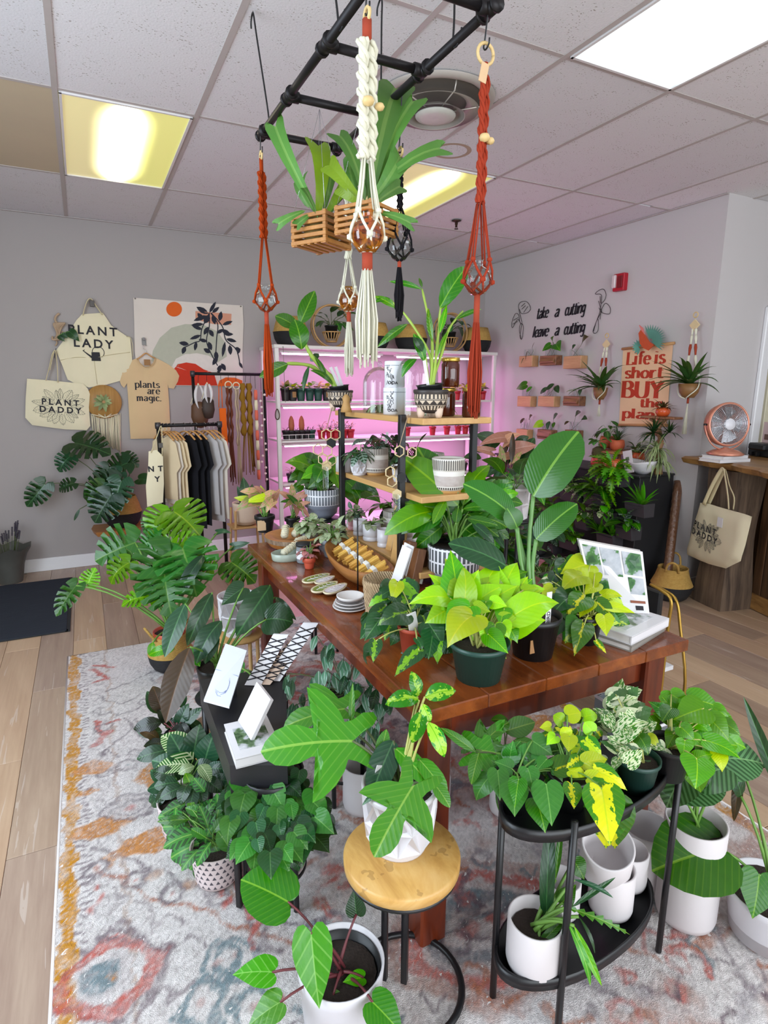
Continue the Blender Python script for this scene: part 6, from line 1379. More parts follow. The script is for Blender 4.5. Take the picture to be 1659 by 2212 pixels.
q = S(868,1040,1); th = thing('faceted_pot_plant', 'white faceted hexagon pot with brown trailing plant near the front post', 'plant', q); t_ = facet_pot(th, q, .045,.05,.08, M_white, 1,6, depth=.012); clump(th, t_, .045,.04,22,.035,'oval', ['rubberback'], 9, droop=.9)
# lower tier
def whitepot(px, py, k, r, h, mat, label, plant=None, seed=1, n=20, sz=.045):
 q = S(px, py, k); q.x = min(max(q.x, sx0+r*.5), sx1-r*.6); q.y = min(max(q.y, sy0+r), sy1-r); th = thing('small_ceramic_pot', label, 'plant' if plant else 'pot', q, 'small ceramic pots on the lower board')
 MB().lathe([(0,0),(r*.98,0),(r*1.0,.004),(r*1.0,.014),(r*.92,.017),(r*.92,.02),(r, .024),(r, h),(r-.005, h),(r-.006, h*.6),(0, h*.6)], q, 32).obj('pot', mat, th)
 if plant: clump(th, q+V((0,0, h*.85)), r*1.1,.05, n, sz, 'oval', plant, seed, droop=.6, wid=1.3); soil(th, q, r-.007, q.z+h*.85)
whitepot(750,1132,0,.036,.075, M_white, 'white pot at the far left of the lower board')
whitepot(767,1143,0,.036,.07, M_pinkc, 'pink pot with silver-veined leaves on the lower board', ['fitwhite', 'melon'], 3,34)
whitepot(778,1155,0,.034,.075, M_white, 'left one of the two joined white pots on the lower board'); whitepot(803,1166,0,.042,.078, M_white, 'white pot with small variegated sprigs on the lower board', ['fitwhite'], 5,16)
whitepot(830,1180,0,.032,.08, M_white, 'white ribbed pot at the front of the lower board'); whitepot(875,1165,0,.05,.06, M_white, 'low white pot behind the wooden blocks on the lower board')
glazed(1.27,2.42,0,.055,.13,'striped stoneware pot at the back of the lower board'); glazed(1.3,2.2,0,.05,.12,'striped stoneware pot behind the pink pot on the lower board')
for i, (x, y, n_) in enumerate(((1.33,2.55,16),(1.3,2.02,14))):
 q = S_at(x, y, 0); th = thing('dark_leaf_plant', ['dark broad-leaved plant at the back of the lower board', 'dark-leaved plant behind the front post on the lower board'][i], 'plant', q); t_ = pot(th, q, .045,.036,.09, M_blackp, .05,.002, n=20); clump(th, t_, .1,.1, n_, .1,'oval', ['dark', 'mid', 'rubber'], 31+i, droop=.9)
# hexagon trellis ornaments hanging from the two left posts
M_hex = plain('pale_laser_cut_wood', 'dcc79a', .6,.05)
def hexorn(cells, Y, x_off, top, label, tube=None):
 ctr = at_y(*cells[0][:2], Y); th = thing('hexagon_ornament', label, 'ornament', at_y(*top, Y)); R0 = 12.2*mpp(ctr)
 for cx, cy, full in cells:
  q = at_y(cx, cy, Y); P = [q+V((R0*math.sin(k*math.pi/3), 0, R0*math.cos(k*math.pi/3))) for k in range(7)]
  if full: MB().add([p+V((0, d, 0)) for d in (0,.004) for p in P[:6]], [tuple(range(6)), tuple(range(11,5,-1))]+[(i, (i+1) % 6,(i+1) % 6+6, i+6) for i in range(6)], smooth=False).obj('hex_plate', M_hex if full == 1 else M_blackm, th)
  else: MB().tube(P, .0028,4).obj('hex_ring', M_hex, th)
 a = at_y(*top, Y); b = at_y(cells[0][0], cells[0][1]-12, Y); MB().tube([a, b], .0015,4).tube([a+V((.004,.004,0)), b], .0015,4).obj('string', M_jute, th)
 if tube:
  q = at_y(tube[0], tube[1], Y-.016); L = (tube[2]-tube[1])*mpp(q); MB().lathe([(0,-L),(.010,-L+.006),(.013,-L+.018),(.013,0),(.015,.003)], q, 16).obj('glass_tube', M_glass, th)
hexorn([(705,939,0),(725,939,0),(716,957,2),(707,974,0),(687,971,0),(698,992,0),(716,994,0),(706,1006,1)], 2.565,0,(717,880), 'pale wooden hexagon ornament with glass tube on the rear left post of the tier shelf', (703,1010,1062))
hexorn([(863,975,0),(890,978,0),(843,1020,0),(868,1032,2),(847,1040,0),(858,1068,1)], 1.96,0,(882,895), 'hexagon ornament with glass tube on the front post of the tier shelf', (857,1070,1150))

# ================================================================ things on the table
# round wooden bowl with white rolled bundles
M_bowl = wood('round_bowl_wood', 'c98a4a', '96602c', 1.5, axis='X'); M_barkw = wood('grey_bark_rim', 'a08a74', '5f4a3a', 4, axis='Z', contrast=1.5)
q = T(640,1184); th = thing('wooden_bowl', 'round live-edge wooden bowl holding pale wrapped bundles at the far end of the table', 'bowl', q); r = .145
MB().lathe([(0,0),(r*.55,0),(r*.85,.022)], q, 40).lathe([(r*.85,.022),(r*.98,.045)], q, 40).obj('base', M_bowl, th); MB().lathe([(r*.98,.045),(r*1.02,.068)], q, 40).obj('bark_edge', M_barkw, th); MB().lathe([(r*1.02,.068),(r*.85,.07),(r*.6,.045),(0,.035)], q, 40).obj('hollow', M_bowl, th)
M_sage = plain('white_sage_bundle', 'c9c4ac', .9,.25,60,1.0)
def bundle(a, b, r, label):
 a, b = V(a), V(b); m_ = (a+b)/2; a, b, r = m_+(a-m_)*.66-V((0,0,.012)), m_+(b-m_)*.66-V((0,0,.012)), r*.8; th = thing('sage_bundle', label, 'herb bundle', (a+b)/2,'wrapped sage bundles'); n_ = 12
 MB().tube([a+(b-a)*k/n_ for k in range(n_+1)], [r*(.55+.45*math.sin(min(1,.15+k/n_*1.0)*math.pi))*(1+.08*(k % 2)) for k in range(n_+1)], 10).obj('leaves', M_sage, th)
 mb = MB(); d = (b-a).normalized(); u = d.orthogonal().normalized(); w = d.cross(u)
 for s_ in (1,-1): mb.tube([a+(b-a)*(.08+.84*k/40)+(u*math.cos(s_*k*.8)+w*math.sin(s_*k*.8))*r*1.03 for k in range(41)], .0012,4, False)
 mb.obj('thread', M_cotton, th)
bundle(q+V((-.07,-.03,.065)), q+V((-.03,.05,.13)), .022,'upright sage bundle at the left in the round bowl'); bundle(q+V((-.03,-.02,.07)), q+V((.06,.05,.12)), .022,'sage bundle leaning right in the round bowl'); bundle(q+V((-.04,-.06,.06)), q+V((.08,-.02,.07)), .017,'sage bundle lying at the front of the round bowl')
q = T(622,1208); th = thing('oval_dish', 'small grey-green oval dish with a sage bundle at the table edge', 'dish', q)
MB().lathe([(0,0),(.068,0),(.072,.006),(.076,.034),(.072,.036),(.066,.01),(0,.008)], q, 36, sy=.75).obj('dish', plain('celadon_glaze', '9da89a', .3,.1), th); bundle(q+V((-.05,-.02,.035)), q+V((.08,.04,.085)), .02,'sage bundle lying in the small grey-green dish')
# pink arrowhead plants
def arrowhead(px, py, label, rows, r=.052, h=.09, mat=M_blackp, z=TZ, seed=1):
 q = T(px, py, z); th = thing('pink_arrowhead_plant', label, 'plant', q); t_ = pot(th, q, r, r*.75, h, mat, .05,.003, n=24)
 traced(th, dep(t_), py-60, rows, 'arrow', ['pink', 'pinkgreen', 'pink'], t_, .35, M_stem, .002, wid=1.1); return th, t_, q
rr = random.Random(4)
th, t_, q = arrowhead(573,1148,'arrowhead plant with pink and cream leaves in a black pot with a tag', [(560,1075,508,1105,1,0,'pinkgreen'),(555,1065,518,1062,1.2,0,'pinkgreen'),(565,1062,548,1050,1.1,0,'pink'),(570,1075,530,1085,1,-.03,'yellow'),(575,1070,600,1062,1.3,-.03),(585,1080,560,1098,1.1,-.05,'pinkgreen'),(572,1068,562,1048,.8,.03,'yellow'),(592,1078,605,1055,1.3,.02),(580,1090,600,1100,1.1,-.03),(560,1085,515,1095,.9,0,'pinkgreen'),(590,1085,575,1108,1.2,-.05,'pinkgreen'),(540,1080,505,1075,1,0,'yellow')])
MB().box(q+V((-.03,-.045,.045)),(.045,.002,.055)).obj('price_tag', plain('kraft_tag', 'd6b48c', .8), th)
arrowhead(632,1140,'second pink arrowhead plant right of the tagged one', [(625,1075,600,1062,1),(640,1078,660,1060,1.2),(632,1070,630,1045,1.2),(645,1085,655,1110,1.3),(650,1090,672,1085,1.1),(630,1085,612,1100,1,0,'pinkgreen'),(640,1095,640,1118,1.1),(622,1082,605,1085,1,0,'mid'),(650,1075,668,1068,1),(636,1082,618,1068,1,0,'mid'),(655,1100,668,1120,1)], .04,.06)
# small netted-leaf plants
def fittonia(px, py, r, h, potm, mats, label, seed, n=64, sz=.052, rad=None):
 q = T(px, py); th = thing('nerve_plant', label, 'plant', q); t_ = pot(th, q, r, r*.72, h, potm, .1,.002, n=28); clump(th, t_, rad or r*1.5,.085, n, sz, 'oval', mats, seed, droop=.6, wid=1.35, sr=.0012)
fittonia(672,1178,.052,.07, M_concrete, ['fitwhite'], 'white-veined nerve plant in a grey pot beside the round bowl', 3)
fittonia(718,1202,.052,.085, M_concrete, ['fitwhite'], 'white-veined nerve plant in a grey pot left of the tier shelf', 4,40)
fittonia(668,1228,.026,.05, M_terra, ['fitpink'], 'tiny pink nerve plant in a terracotta pot at the table middle', 5,26,.034,.045)
q = T(657,1214); th = thing('glass_candle_jar', 'clear glass jar with dark lid and white label behind the tiny pink plant', 'jar', q)
MB().lathe([(0,0),(.03,0),(.033,.005),(.033,.075),(0,.075)], q, 28).obj('jar_body', plain('cloudy_glass', '9aa0a4', .12,.1, trans=.3), th); MB().lathe([(0,.0755),(.035,.0755),(.035,.088),(0,.089)], q, 28).obj('lid', M_blackm, th); MB().lathe([(.0336,.02),(.0336,.055)], q, 28).obj('label', M_lab, th)
# dough bowl with palo santo bundles
a, b = T(692,1210), T(778,1290); ax = (b-a).normalized(); sd = V((-ax.y, ax.x, 0)); L = (b-a).length; th = thing('dough_bowl', 'long carved wooden dough bowl full of palo santo sticks', 'bowl', (a+b)/2+sd*.06); mid = (a+b)/2+sd*.085; M_dough = wood('dough_bowl_wood', 'b47a3e', '7a4620', 1.4, axis='Y')
mb = MB(); rows = []
for r, z in ((0,.0),(.5,0),(.72,.012),(.9,.038),(1.0,.072),(.94,.074),(.8,.045),(.6,.02),(0,.015)): rows.append([mid+ax*(L*.56*r*math.copysign(abs(math.cos(t))**.8, math.cos(t)))+sd*(.105*r*math.sin(t))+V((0,0, z+(.02*abs(math.cos(t))**3 if z > .03 else 0))) for t in [k*math.pi/18 for k in range(37)]])
mb.quadgrid(rows).obj('bowl_body', M_dough, th)
M_stick = wood('palo_santo', 'ecca80', 'c09048', 3, axis='X', rnd=True); sk = MB().box((0,0,0),(.105,.0085,.0085), bev=.001).mesh('stick'); sk.materials.append(M_stick); rr = random.Random(8)
M_band = plain('white_paper_band', 'e6e4dc', .7)
for g in range(6):
 c = mid+ax*(L*(-.36+.145*g))+V((0,0,.058)); th = thing('stick_bundle', ['palo santo stick bundle nearest the far tip of the dough bowl', 'second bundle of sticks from the far tip of the dough bowl', 'third bundle of sticks from the far tip of the dough bowl', 'fourth bundle of sticks from the far tip of the dough bowl', 'fifth bundle of sticks, near the black rod', 'nearest bundle of sticks in the dough bowl'][g], 'stick bundle', c, 'palo santo bundles in the dough bowl')
 for k in range(9):
  i, j = k % 3, k//3; off = ax*((i-1)*.0105)+V((0,0,(j-1)*.010+.012))
  e = (sd*.9+V((0,0,.45))+ax*rr.uniform(-.15,.15)).normalized(); y = e.cross(ax).normalized(); M = basis(e, ax, e.cross(ax).normalized(), c+off+e*rr.uniform(-.01,.01)); inst('stick', sk, M, th)
 e = (sd*.9+V((0,0,.45))).normalized(); MB().box(c+V((0,0,.012)),(.018,.036,.036), basis(e, ax, e.cross(ax)).to_3x3(), .002).obj('paper_band', M_band, th)
# leaf shaped dishes
M_gl, M_wl = plain('green_leaf_glaze', '7f8f3a', .3,.15,20), plain('white_leaf_glaze', 'cfc9cc', .3,.08,15)
for i, (x0, y0, x1, y1, m) in enumerate(((655,1262,712,1243, M_gl),(682,1266,722,1250, M_wl),(676,1287,728,1264, M_gl),(702,1292,748,1270, M_wl))):
 p, e = T(x0, y0), T(x1, y1); c = (p+e)/2; d = e-p; L = d.length/2; d.normalize(); s_ = V((-d.y, d.x, 0)); th = thing('leaf_dish', ['green leaf-shaped dish, the farther one', 'white leaf-shaped dish beside the farther green one', 'green leaf-shaped dish, the nearer one', 'white leaf-shaped dish nearest the saucer stack'][i], 'dish', c, 'leaf dishes on the table')
 rows = [[c+d*(L*r*math.cos(t))+s_*(L*.42*r*math.sin(t)*(1-.25*math.cos(t)))+V((0,0, z+.0035*i)) for t in [k*math.pi/12 for k in range(25)]] for r, z in ((0,0),(.9,0),(1,.006),(1.0,.011),(.9,.008),(0,.004))]
 MB().quadgrid(rows).obj('dish_body', plain('cream_rim_glaze', 'e0d6b4', .3) if 'cream_rim_glaze' not in MT else MT['cream_rim_glaze'], th)
 rows = [[c+d*(L*r*math.cos(t))+s_*(L*.42*r*math.sin(t)*(1-.25*math.cos(t)))+V((0,0,.0095+.0035*i)) for t in [k*math.pi/12 for k in range(25)]] for r in (0,.85)]; MB().quadgrid(rows).obj('glaze_face', m, th)
 mb = MB(); z_ = V((0,0,.011+.0035*i)); mb.tube([c-d*L*.7+z_, c+d*L*.7+z_], .0012,4)
 for q_ in (-.4,-.1,.2,.5): mb.tube([c+d*L*q_+z_, c+d*L*(q_+.15)+s_*L*.22+z_], .001,4).tube([c+d*L*q_+z_, c+d*L*(q_+.15)-s_*L*.22+z_], .001,4)
 mb.obj('veins', M_lab, th, kind='stuff')
# saucers
c = T(757,1312); M_sau = plain('white_stoneware', 'd8d4d2', .3,.03); M_rim = plain('dark_rim_glaze', '4a3a38', .4)
for i, r in enumerate((.062,.058,.053,.048)):
 q = c+V((0,0,.0095*i)); th = thing('saucer', ['largest white saucer at the bottom of the stack', 'second saucer from the bottom of the stack', 'third saucer from the bottom of the stack', 'smallest saucer on top of the stack'][i], 'saucer', q, 'stack of white saucers')
 MB().lathe([(0,0),(r*.8,0),(r, .006),(r+.001,.009),(r-.003,.009),(r*.8,.004),(0,.003)] if i < 3 else [(0,0),(r*.8,0),(r, .012),(r+.001,.018),(r-.003,.018),(r*.75,.005),(0,.003)], q, 36).obj('saucer_body', M_sau, th); MB().lathe([(r*.93,.0035),(r+.0012,.0078)], q, 36).obj('rim_line', M_rim, th)
# thin black rod stand
q = T(773,1288); th = thing('black_rod_stand', 'thin black metal rod stand rising in front of the dough bowl', 'stand', q); MB().tube([q, q+V((0,0,.30))], .0028,6).obj('rod', M_black, th); MB().lathe([(0,0),(.035,0),(.035,.004),(0,.005)], q, 20).obj('base_plate', M_black, th)
# woven basket with wooden paddles and cards
M_wov = NT('water_hyacinth_weave'); co = M_wov.coord(); w1 = M_wov.n('TexWave', 1, {'Vector': M_wov.map(co, (1,1,1),(0,.5,.4)), 'Scale': 45,'Distortion': 3}); w2 = M_wov.noise(co, 40,3); M_wov.set(color=M_wov.mix(w2,'b08e66', 'e0c49c'), rough=.9); M_wov.bump(M_wov.math('ADD', w1, w2), .9,.01); M_wov = M_wov.m
q = T(832,1350); th = thing('woven_basket', 'tall cream woven basket standing on the table beside the saucers', 'basket', q); mb = MB()
mb.lathe([(0,0),(.055,0),(.06,.01)]+[(.06+.014*k/12+.0018*(k % 2), .01+.15*k/12) for k in range(13)]+[(.066,.162),(.055,.02),(0,.02)], q, 36).obj('woven_body', M_wov, th)
for i, (dx, dy, ax_, L, w_) in enumerate(((.01,0,.35,.20,.03),(.035,.02,.28,.2,.034))):
 th = thing('card_sheet', ['white card standing in the woven basket', 'second white card behind it in the woven basket'][i], 'card', q+V((dx, dy, .1))); MB().box(q+V((dx+.035, dy, .16)),(.004,.06,.2), Matrix.Rotation(ax_, 3,'Y')).obj('card', M_lab, th)
# wooden blocks leaning (propagation blocks for sale)
M_wb = wood('walnut_block', '9a6f46', '5e3c20', 2, axis='Z', rnd=True)
for i, (px, py, L, z, tilt) in enumerate(((878,1262,.17,0,.25),(897,1268,.15,0,.3),(908,1255,.16,0,.3),(862,1240,.19,.03,.22),(855,1215,.2,.05,.3))):
 q = T(px, py); th = thing('wooden_block', ['tall wooden block leaning at the left behind the variegated vine', 'wooden block with white label leaning in the middle', 'wooden block leaning at the right of the group', 'light-faced wooden block beside the white card', 'uppermost pale-faced wooden block near the woven basket'][i], 'wood block', q, 'wooden blocks beside the woven basket')
 R_ = Matrix.Rotation(tilt, 3,'Y') @ Matrix.Rotation(-.12,3,'X'); MB().box(q+V((0,0, z+L/2+.004)),(.036,.05, L), R_, .002).obj('block', M_wb if i < 3 else M_oak, th); MB().box(q+V((0,0, z+L*.2+.004)),(.038,.052, L*.2), R_, .001).obj('white_label', plain('grey_label', 'b9bcb4', .6) if 'grey_label' not in MT else MT['grey_label'], th)
def nursery(th, q, r, h, mat=None, k=.74, name='pot'):
 MB().lathe([(0,0),(r*k, 0),(r*.95, h*.86),(r*1.0, h*.86),(r*1.03, h*.9),(r*1.03, h),(r*.98, h),(r*.93, h*.84),(r*k*.9,.01),(0,.01)], q, 36).obj(name, mat or M_nursery, th); soil(th, q, r*.91, q.z+h*.84); return q+V((0,0, h*.84))
# neon pothos
q = T(1033,1462); th = thing('neon_pothos', 'chartreuse neon pothos in a dark green nursery pot at the table front', 'plant', q); R_ = 63*mpp(q); t_ = nursery(th, q, R_, .105)
traced(th, dep(t_), 1370, [(1100,1260,1140,1235,1,.05,'bright'),(1110,1290,1150,1250,1,.05,'bright'),(1060,1345,1100,1330,1.2,.02),(1075,1310,1125,1300,1.1,.03),(1065,1270,1118,1240,1,.05),(1085,1285,1118,1215,.9,.05),(1035,1285,1078,1212,.85,.03),(1030,1300,1088,1265,.95,.02),(990,1300,973,1188,.75,0),(1003,1308,1000,1222,.7,-.01),(985,1290,925,1240,.7,.02),(975,1300,938,1262,.9,.03),(972,1292,882,1306,.75,0),(1000,1300,985,1225,1,.01),(1040,1318,1000,1306,1.1),(1050,1300,1045,1330,1.3,-.02),(1025,1310,1060,1322,1.1,-.03),(1100,1325,1150,1290,.8,0),(1110,1330,1208,1303,.95,-.02),(1080,1340,1130,1350,1.1,-.02),(1015,1310,962,1362,1.1,-.03),(1022,1330,966,1400,1.15,-.06,'yellow'),(1050,1345,1040,1385,1,-.03),(1070,1350,1068,1400,1.1,-.03,'bright'),(1055,1370,1098,1412,1.0,-.04,'bright'),(1085,1345,1100,1380,1.2,-.02),(1095,1350,1118,1390,1.1,0,'bright'),(1120,1300,1115,1340,1.2,.02),(1000,1345,980,1385,1,0),(1045,1340,1020,1360,1,0),(1130,1275,1165,1270,1,.04),(1010,1270,1030,1240,1,.05),(1060,1300,1095,1310,1.2,0),(1090,1315,1080,1350,1.2,0)], 'heart', ['bright', 'neon', 'neon', 'neon'], t_, .5, M_stemy, .0022, wid=.95)
# variegated vine in terracotta pot
q = T(893,1408); th = thing('variegated_vine', 'dark green and lime streaked vine in a terracotta pot near the table edge', 'plant', q); t_ = nursery(th, q, 34*mpp(q), .085, M_terra)
MB().box(t_+V((-.02,-.03,.03)),(.03,.003,.07), Matrix.Rotation(-.2,3,'Y')).obj('plant_label', M_lab, th)
traced(th, dep(t_), 1340, [(858,1258,846,1302,.9,-.03,'yellow'),(868,1262,905,1308,1,0),(880,1262,898,1252,1,.03),(885,1270,868,1318,1,0),(845,1275,812,1300,1,.02),(835,1290,795,1312,.9,.02),(850,1285,862,1312,1.2,-.03),(878,1325,815,1352,1.1,-.05),(832,1315,785,1360,.8,0),(822,1335,787,1385,1,-.02),(850,1318,820,1345,1,0),(905,1290,885,1325,1,0),(915,1330,930,1365,1.1,0),(925,1345,960,1400,1.1,-.03),(935,1365,925,1425,1,-.04),(950,1375,945,1435,.9,-.03),(812,1385,806,1432,.8,-.05),(905,1405,852,1462,.65,-.08),(845,1345,830,1385,.9,0),(915,1300,940,1320,1,.03),(930,1320,955,1335,1,.03),(900,1380,912,1408,.8,-.07)], 'heart', ['brasild', 'brasild', 'heartdark'], t_, .5, M_stemy, .0018, wid=.9)
# bird of paradise
q = T(1150,1412); th = thing('bird_of_paradise', 'tall bird of paradise with broad leaves in a black pot with a white name label', 'plant', q); t_ = nursery(th, q, 56*mpp(q), .125, M_blackp); D = dep(t_)
for P in ([(1148,1330,0),(1142,1200,0),(1152,1070,-.01)], [(1152,1330,0),(1150,1240,0),(1158,1165,-.01)], [(1140,1330,0),(1128,1230,0),(1117,1140,-.02)], [(1145,1330,0),(1135,1220,.02),(1110,1120,.04)], [(1145,1330,0),(1120,1260,.02),(1092,1222,.0)]):
 pts = [at_d(x, y, D+d) for x, y, d in P]; pts[0] = t_+rv(.008); MB().tube(smooth_path(pts, 5), [.008]*5+[.006]*6,8).obj('stalk', plain('green_stalk', '5f8a48', .35,.1) if 'green_stalk' not in MT else MT['green_stalk'], th)
for bx, by, tx, ty, w, dz, m in ((1152,1072,1250,932,1.12,-.02,'banana'),(1158,1165,1247,1088,1.0,-.02,'banana'),(1117,1140,1095,1098,1.7,-.03,'banana'),(1110,1118,1000,1045,.95,.0,'banana'),(1092,1222,968,1174,.85,-.02,'dark')):
 leaf(th, 'paddle', at_d(bx, by, D+dz), at_d(tx, ty, D+dz-.01),(CAM-t_).normalized()+V((.1,0,.5)), LM[m], w, .1,1)
MB().box(t_+V((.004,-.05,.045)),(.018,.002,.11)).obj('name_label', M_lab, th); a = t_+V((.004,-.0515,.045))
printed([(sans('BIRD OF P', .017,.0004), 0,-.006)], lambda u, v: a+V((-v, 0, u)), M_ink, th)
MB().box(q+V((-.035,-.048,.05)),(.035,.002,.04)).obj('price_label', MT['brown_label'], th)
# yellow variegated vine at the right
q = T(1262,1385); th = thing('yellow_vine', 'yellow and green heart-leaved vine in a black pot beside the books', 'plant', q); t_ = nursery(th, q, .05,.09, M_blackp)
traced(th, dep(t_), 1320, [(1275,1218,1210,1240,1.1,.02,'yellow'),(1225,1215,1208,1270,1,.05,'brasild'),(1258,1245,1212,1278,1.2,.0,'yellow'),(1235,1255,1262,1240,1,.02,'yellow'),(1285,1240,1280,1275,1.1,0,'yellow'),(1290,1260,1262,1285,1,0),(1240,1285,1193,1328,1.1,0,'heartdark'),(1262,1290,1226,1332,1.1,-.02),(1275,1300,1252,1335,1,-.02),(1215,1295,1190,1350,1,.02,'heartdark'),(1290,1300,1330,1340,.9,0),(1310,1310,1372,1325,.6,0),(1300,1285,1345,1290,.7,.02,'yellow'),(1252,1345,1220,1390,1.2,-.03),(1262,1350,1240,1418,.8,-.05),(1215,1325,1202,1375,1.1,0,'heartdark'),(1280,1340,1262,1365,1,0),(1305,1330,1310,1375,1,-.02),(1195,1270,1170,1312,.9,.04,'yellow'),(1288,1385,1310,1412,.6,-.06),(1225,1310,1232,1350,1.2,0),(1200,1240,1185,1268,1,.06,'dark'),(1190,1255,1160,1262,.8,.06,'snow')], 'heart', ['brasily', 'yellow', 'brasil'], t_, .5, M_stemy, .002, wid=.95)
# big philodendron in dash-patterned pot on the table
q = T(978,1262); k = mpp(q); rt = 55*k; hh = .165; th = thing('broad_leaf_philodendron', 'big bright-leaved philodendron in a white pot with grey dashes', 'plant', q); M_dash = bandmat('dash_pattern_glaze', 'e4e3e6', '4c5054', 'dashes', '8f949e', rt*.9+.055, rt*.9+.19,34,.5)
MB().lathe([(0,0),(rt*.82,0),(rt*.84,.005),(rt*.86,.058),(rt*.98,.066),(rt, .075),(rt*1.02, hh-.004),(rt*1.0, hh),(rt*.94, hh-.002),(rt*.9,.08),(0,.08)], q, 48).obj('pot', M_dash, th); MB().lathe([(rt*.80,.1),(rt*.93, hh-.003),(rt*.9, hh+.004),(rt*.86, hh),(rt*.8,.1)], q, 36).obj('inner_pot', M_blackp, th); soil(th, q, rt*.84, q.z+hh-.015); t_ = q+V((0,0, hh-.015))
traced(th, dep(t_), 1100, [(1045,1075,1110,1040,.9,.05,'mid'),(1020,1100,1090,1090,.9,.04,'mid'),(990,1092,868,988,.95,-.02,'apple'),(1000,1092,1058,1005,.85,.0,'apple'),(1010,1110,1078,1160,.8,0,'mid'),(985,1090,945,1062,1,.03,'apple'),(965,1090,895,1090,.6,.02,'apple'),(945,1100,855,1085,.7,.02),(935,1105,830,1156,.95,-.02),(958,1112,880,1150,.8,-.03,'mid'),(962,1080,935,1132,.8,-.05,'apple'),(1000,1100,1060,1100,.9,-.02),(985,1130,990,1098,1.4,-.05,'mid'),(1008,1120,1075,1135,.7,-.02,'mid'),(1030,1075,1070,1035,.8,.03,'mid'),(1060,1085,1120,1065,.9,.05,'apple'),(1020,1130,1068,1175,.7,-.02,'dark'),(1060,1140,1090,1185,.6,.03,'dark'),(960,1120,930,1100,1,0),(1020,1090,1040,1060,1,.02)], 'oval', ['bright', 'apple', 'mid'], t_, .4, M_stem, .0035, wid=1.0)
# books
def book(c, sz, rot, cover, label, pic=None, spine='', up=False):
 th = thing('book', label, 'book', c); R_ = rotz(rot); w, d, h = sz
 MB().box(V(c)+V((0,0, h/2)),(w-.006, d-.006, h-.007), R_).obj('page_block', plain('book_pages', 'd9d6d2', .8,.05) if 'book_pages' not in MT else MT['book_pages'], th)
 for z in (.0018, h-.0018): MB().box(V(c)+V((0,0, z)),(w, d, .0035), R_).obj('cover', cover, th)
 MB().box(V(c)+R_ @ V((0,-d/2+.002, h/2)),(w, .004, h-.004), R_).obj('spine', cover, th)
 if pic: MB().box(V(c)+V((0,0, h+.0004)),(w*.72, d*.6,.0008), R_).obj('cover_picture', pic, th)
 return th
M_bkw = plain('white_book_cover', 'dedcdf', .25,.02); M_bkg = plain('grey_book_cover', '8c8780', .4,.1)
t = NT('plant_photo_print'); ns = t.noise(t.coord(), 22,4); t.set(color=t.ramp(ns, [(.36,'2f4a2c'),(.46,'5f7a54'),(.53,'b9bcc0'),(.64,'d8d9dc'),(.75,'a8764e')]), rough=.2); M_pic = t.m
t = NT('interior_photo_print'); ns = t.noise(t.coord(), 16,4); t.set(color=t.ramp(ns, [(.38,'24502a'),(.47,'4a7a42'),(.5,'a6abb3'),(.66,'c3c6cc')]), rough=.12); M_pic2 = t.m
c = T(1345,1368); book(c, (.235,.165,.02), .28, M_bkg, 'lower grey book at the right end of the table'); book(c+V((.005,.0,.0205)),(.23,.17,.028), .22, M_bkw, 'white book with leaf print on top of the grey book', M_pic)
z0 = TZ+.05; br = at_z(1403,1326, z0); bl = at_z(1300,1318, z0); tr_ = at_y(1388,1192, br.y+.03); tl = at_y(1250,1166, bl.y+.03); bl = at_y(1290,1300, bl.y+.0); bl.z = z0; nn = ((br-bl).cross(tr_-br)).normalized(); nn = nn if nn.y > 0 else -nn
th = thing('book', 'tall white book with plant photographs standing on the book stack', 'book', bl)
def slab(P, t_, mat, name, off=0): A = [p+nn*off for p in P]; B = [p+nn*(off+t_) for p in P]; MB().add(A+B, [(0,1,2,3),(7,6,5,4),(0,4,5,1),(1,5,6,2),(2,6,7,3),(3,7,4,0)], smooth=False).obj(name, mat, th)
P = [bl, br, tr_, tl]; slab(P, .004, M_bkw, 'cover'); slab([bl*.98+br*.02, br*.98+bl*.02, tr_*.98+tl*.02, tl*.98+tr_*.02], .022, MT['book_pages'], 'page_block', .0045); slab(P, .004, M_bkw, 'cover', .027)
def sub(u0, v0, u1, v1): f = lambda u, v: (bl*(1-u)+br*u)*(1-v)+(tl*(1-u)+tr_*u)*v; return [f(u0, v0), f(u1, v0), f(u1, v1), f(u0, v1)]
for u0, v0, u1, v1 in ((.04,.55,.28,.95),(.31,.55,.62,.95),(.66,.6,.96,.95),(.04,.08,.34,.5),(.70,.3,.96,.56)): slab(sub(u0, v0, u1, v1), .0008, M_pic2,'cover_picture', -.001)
slab(sub(.68,.16,.95,.2), .0008, plain('rust_strip', '8a4a30', .5), 'title_strip', -.001); slab(sub(.76,.05,.9,.12), .0008, M_ink, 'barcode', -.001)
# glass cloche
q = T(1302,1345)+V((0,.05,0)); th = thing('glass_cloche', 'small round glass cloche reflecting light in front of the tall book', 'glass dome', q+V((0,0,.0))); MB().lathe([(.055,0)]+[(.06*math.cos(a), .055+.075*math.sin(a)) for a in [-.6+k*(2.17)/12 for k in range(13)]], q, 36).obj('dome', M_glass, th)
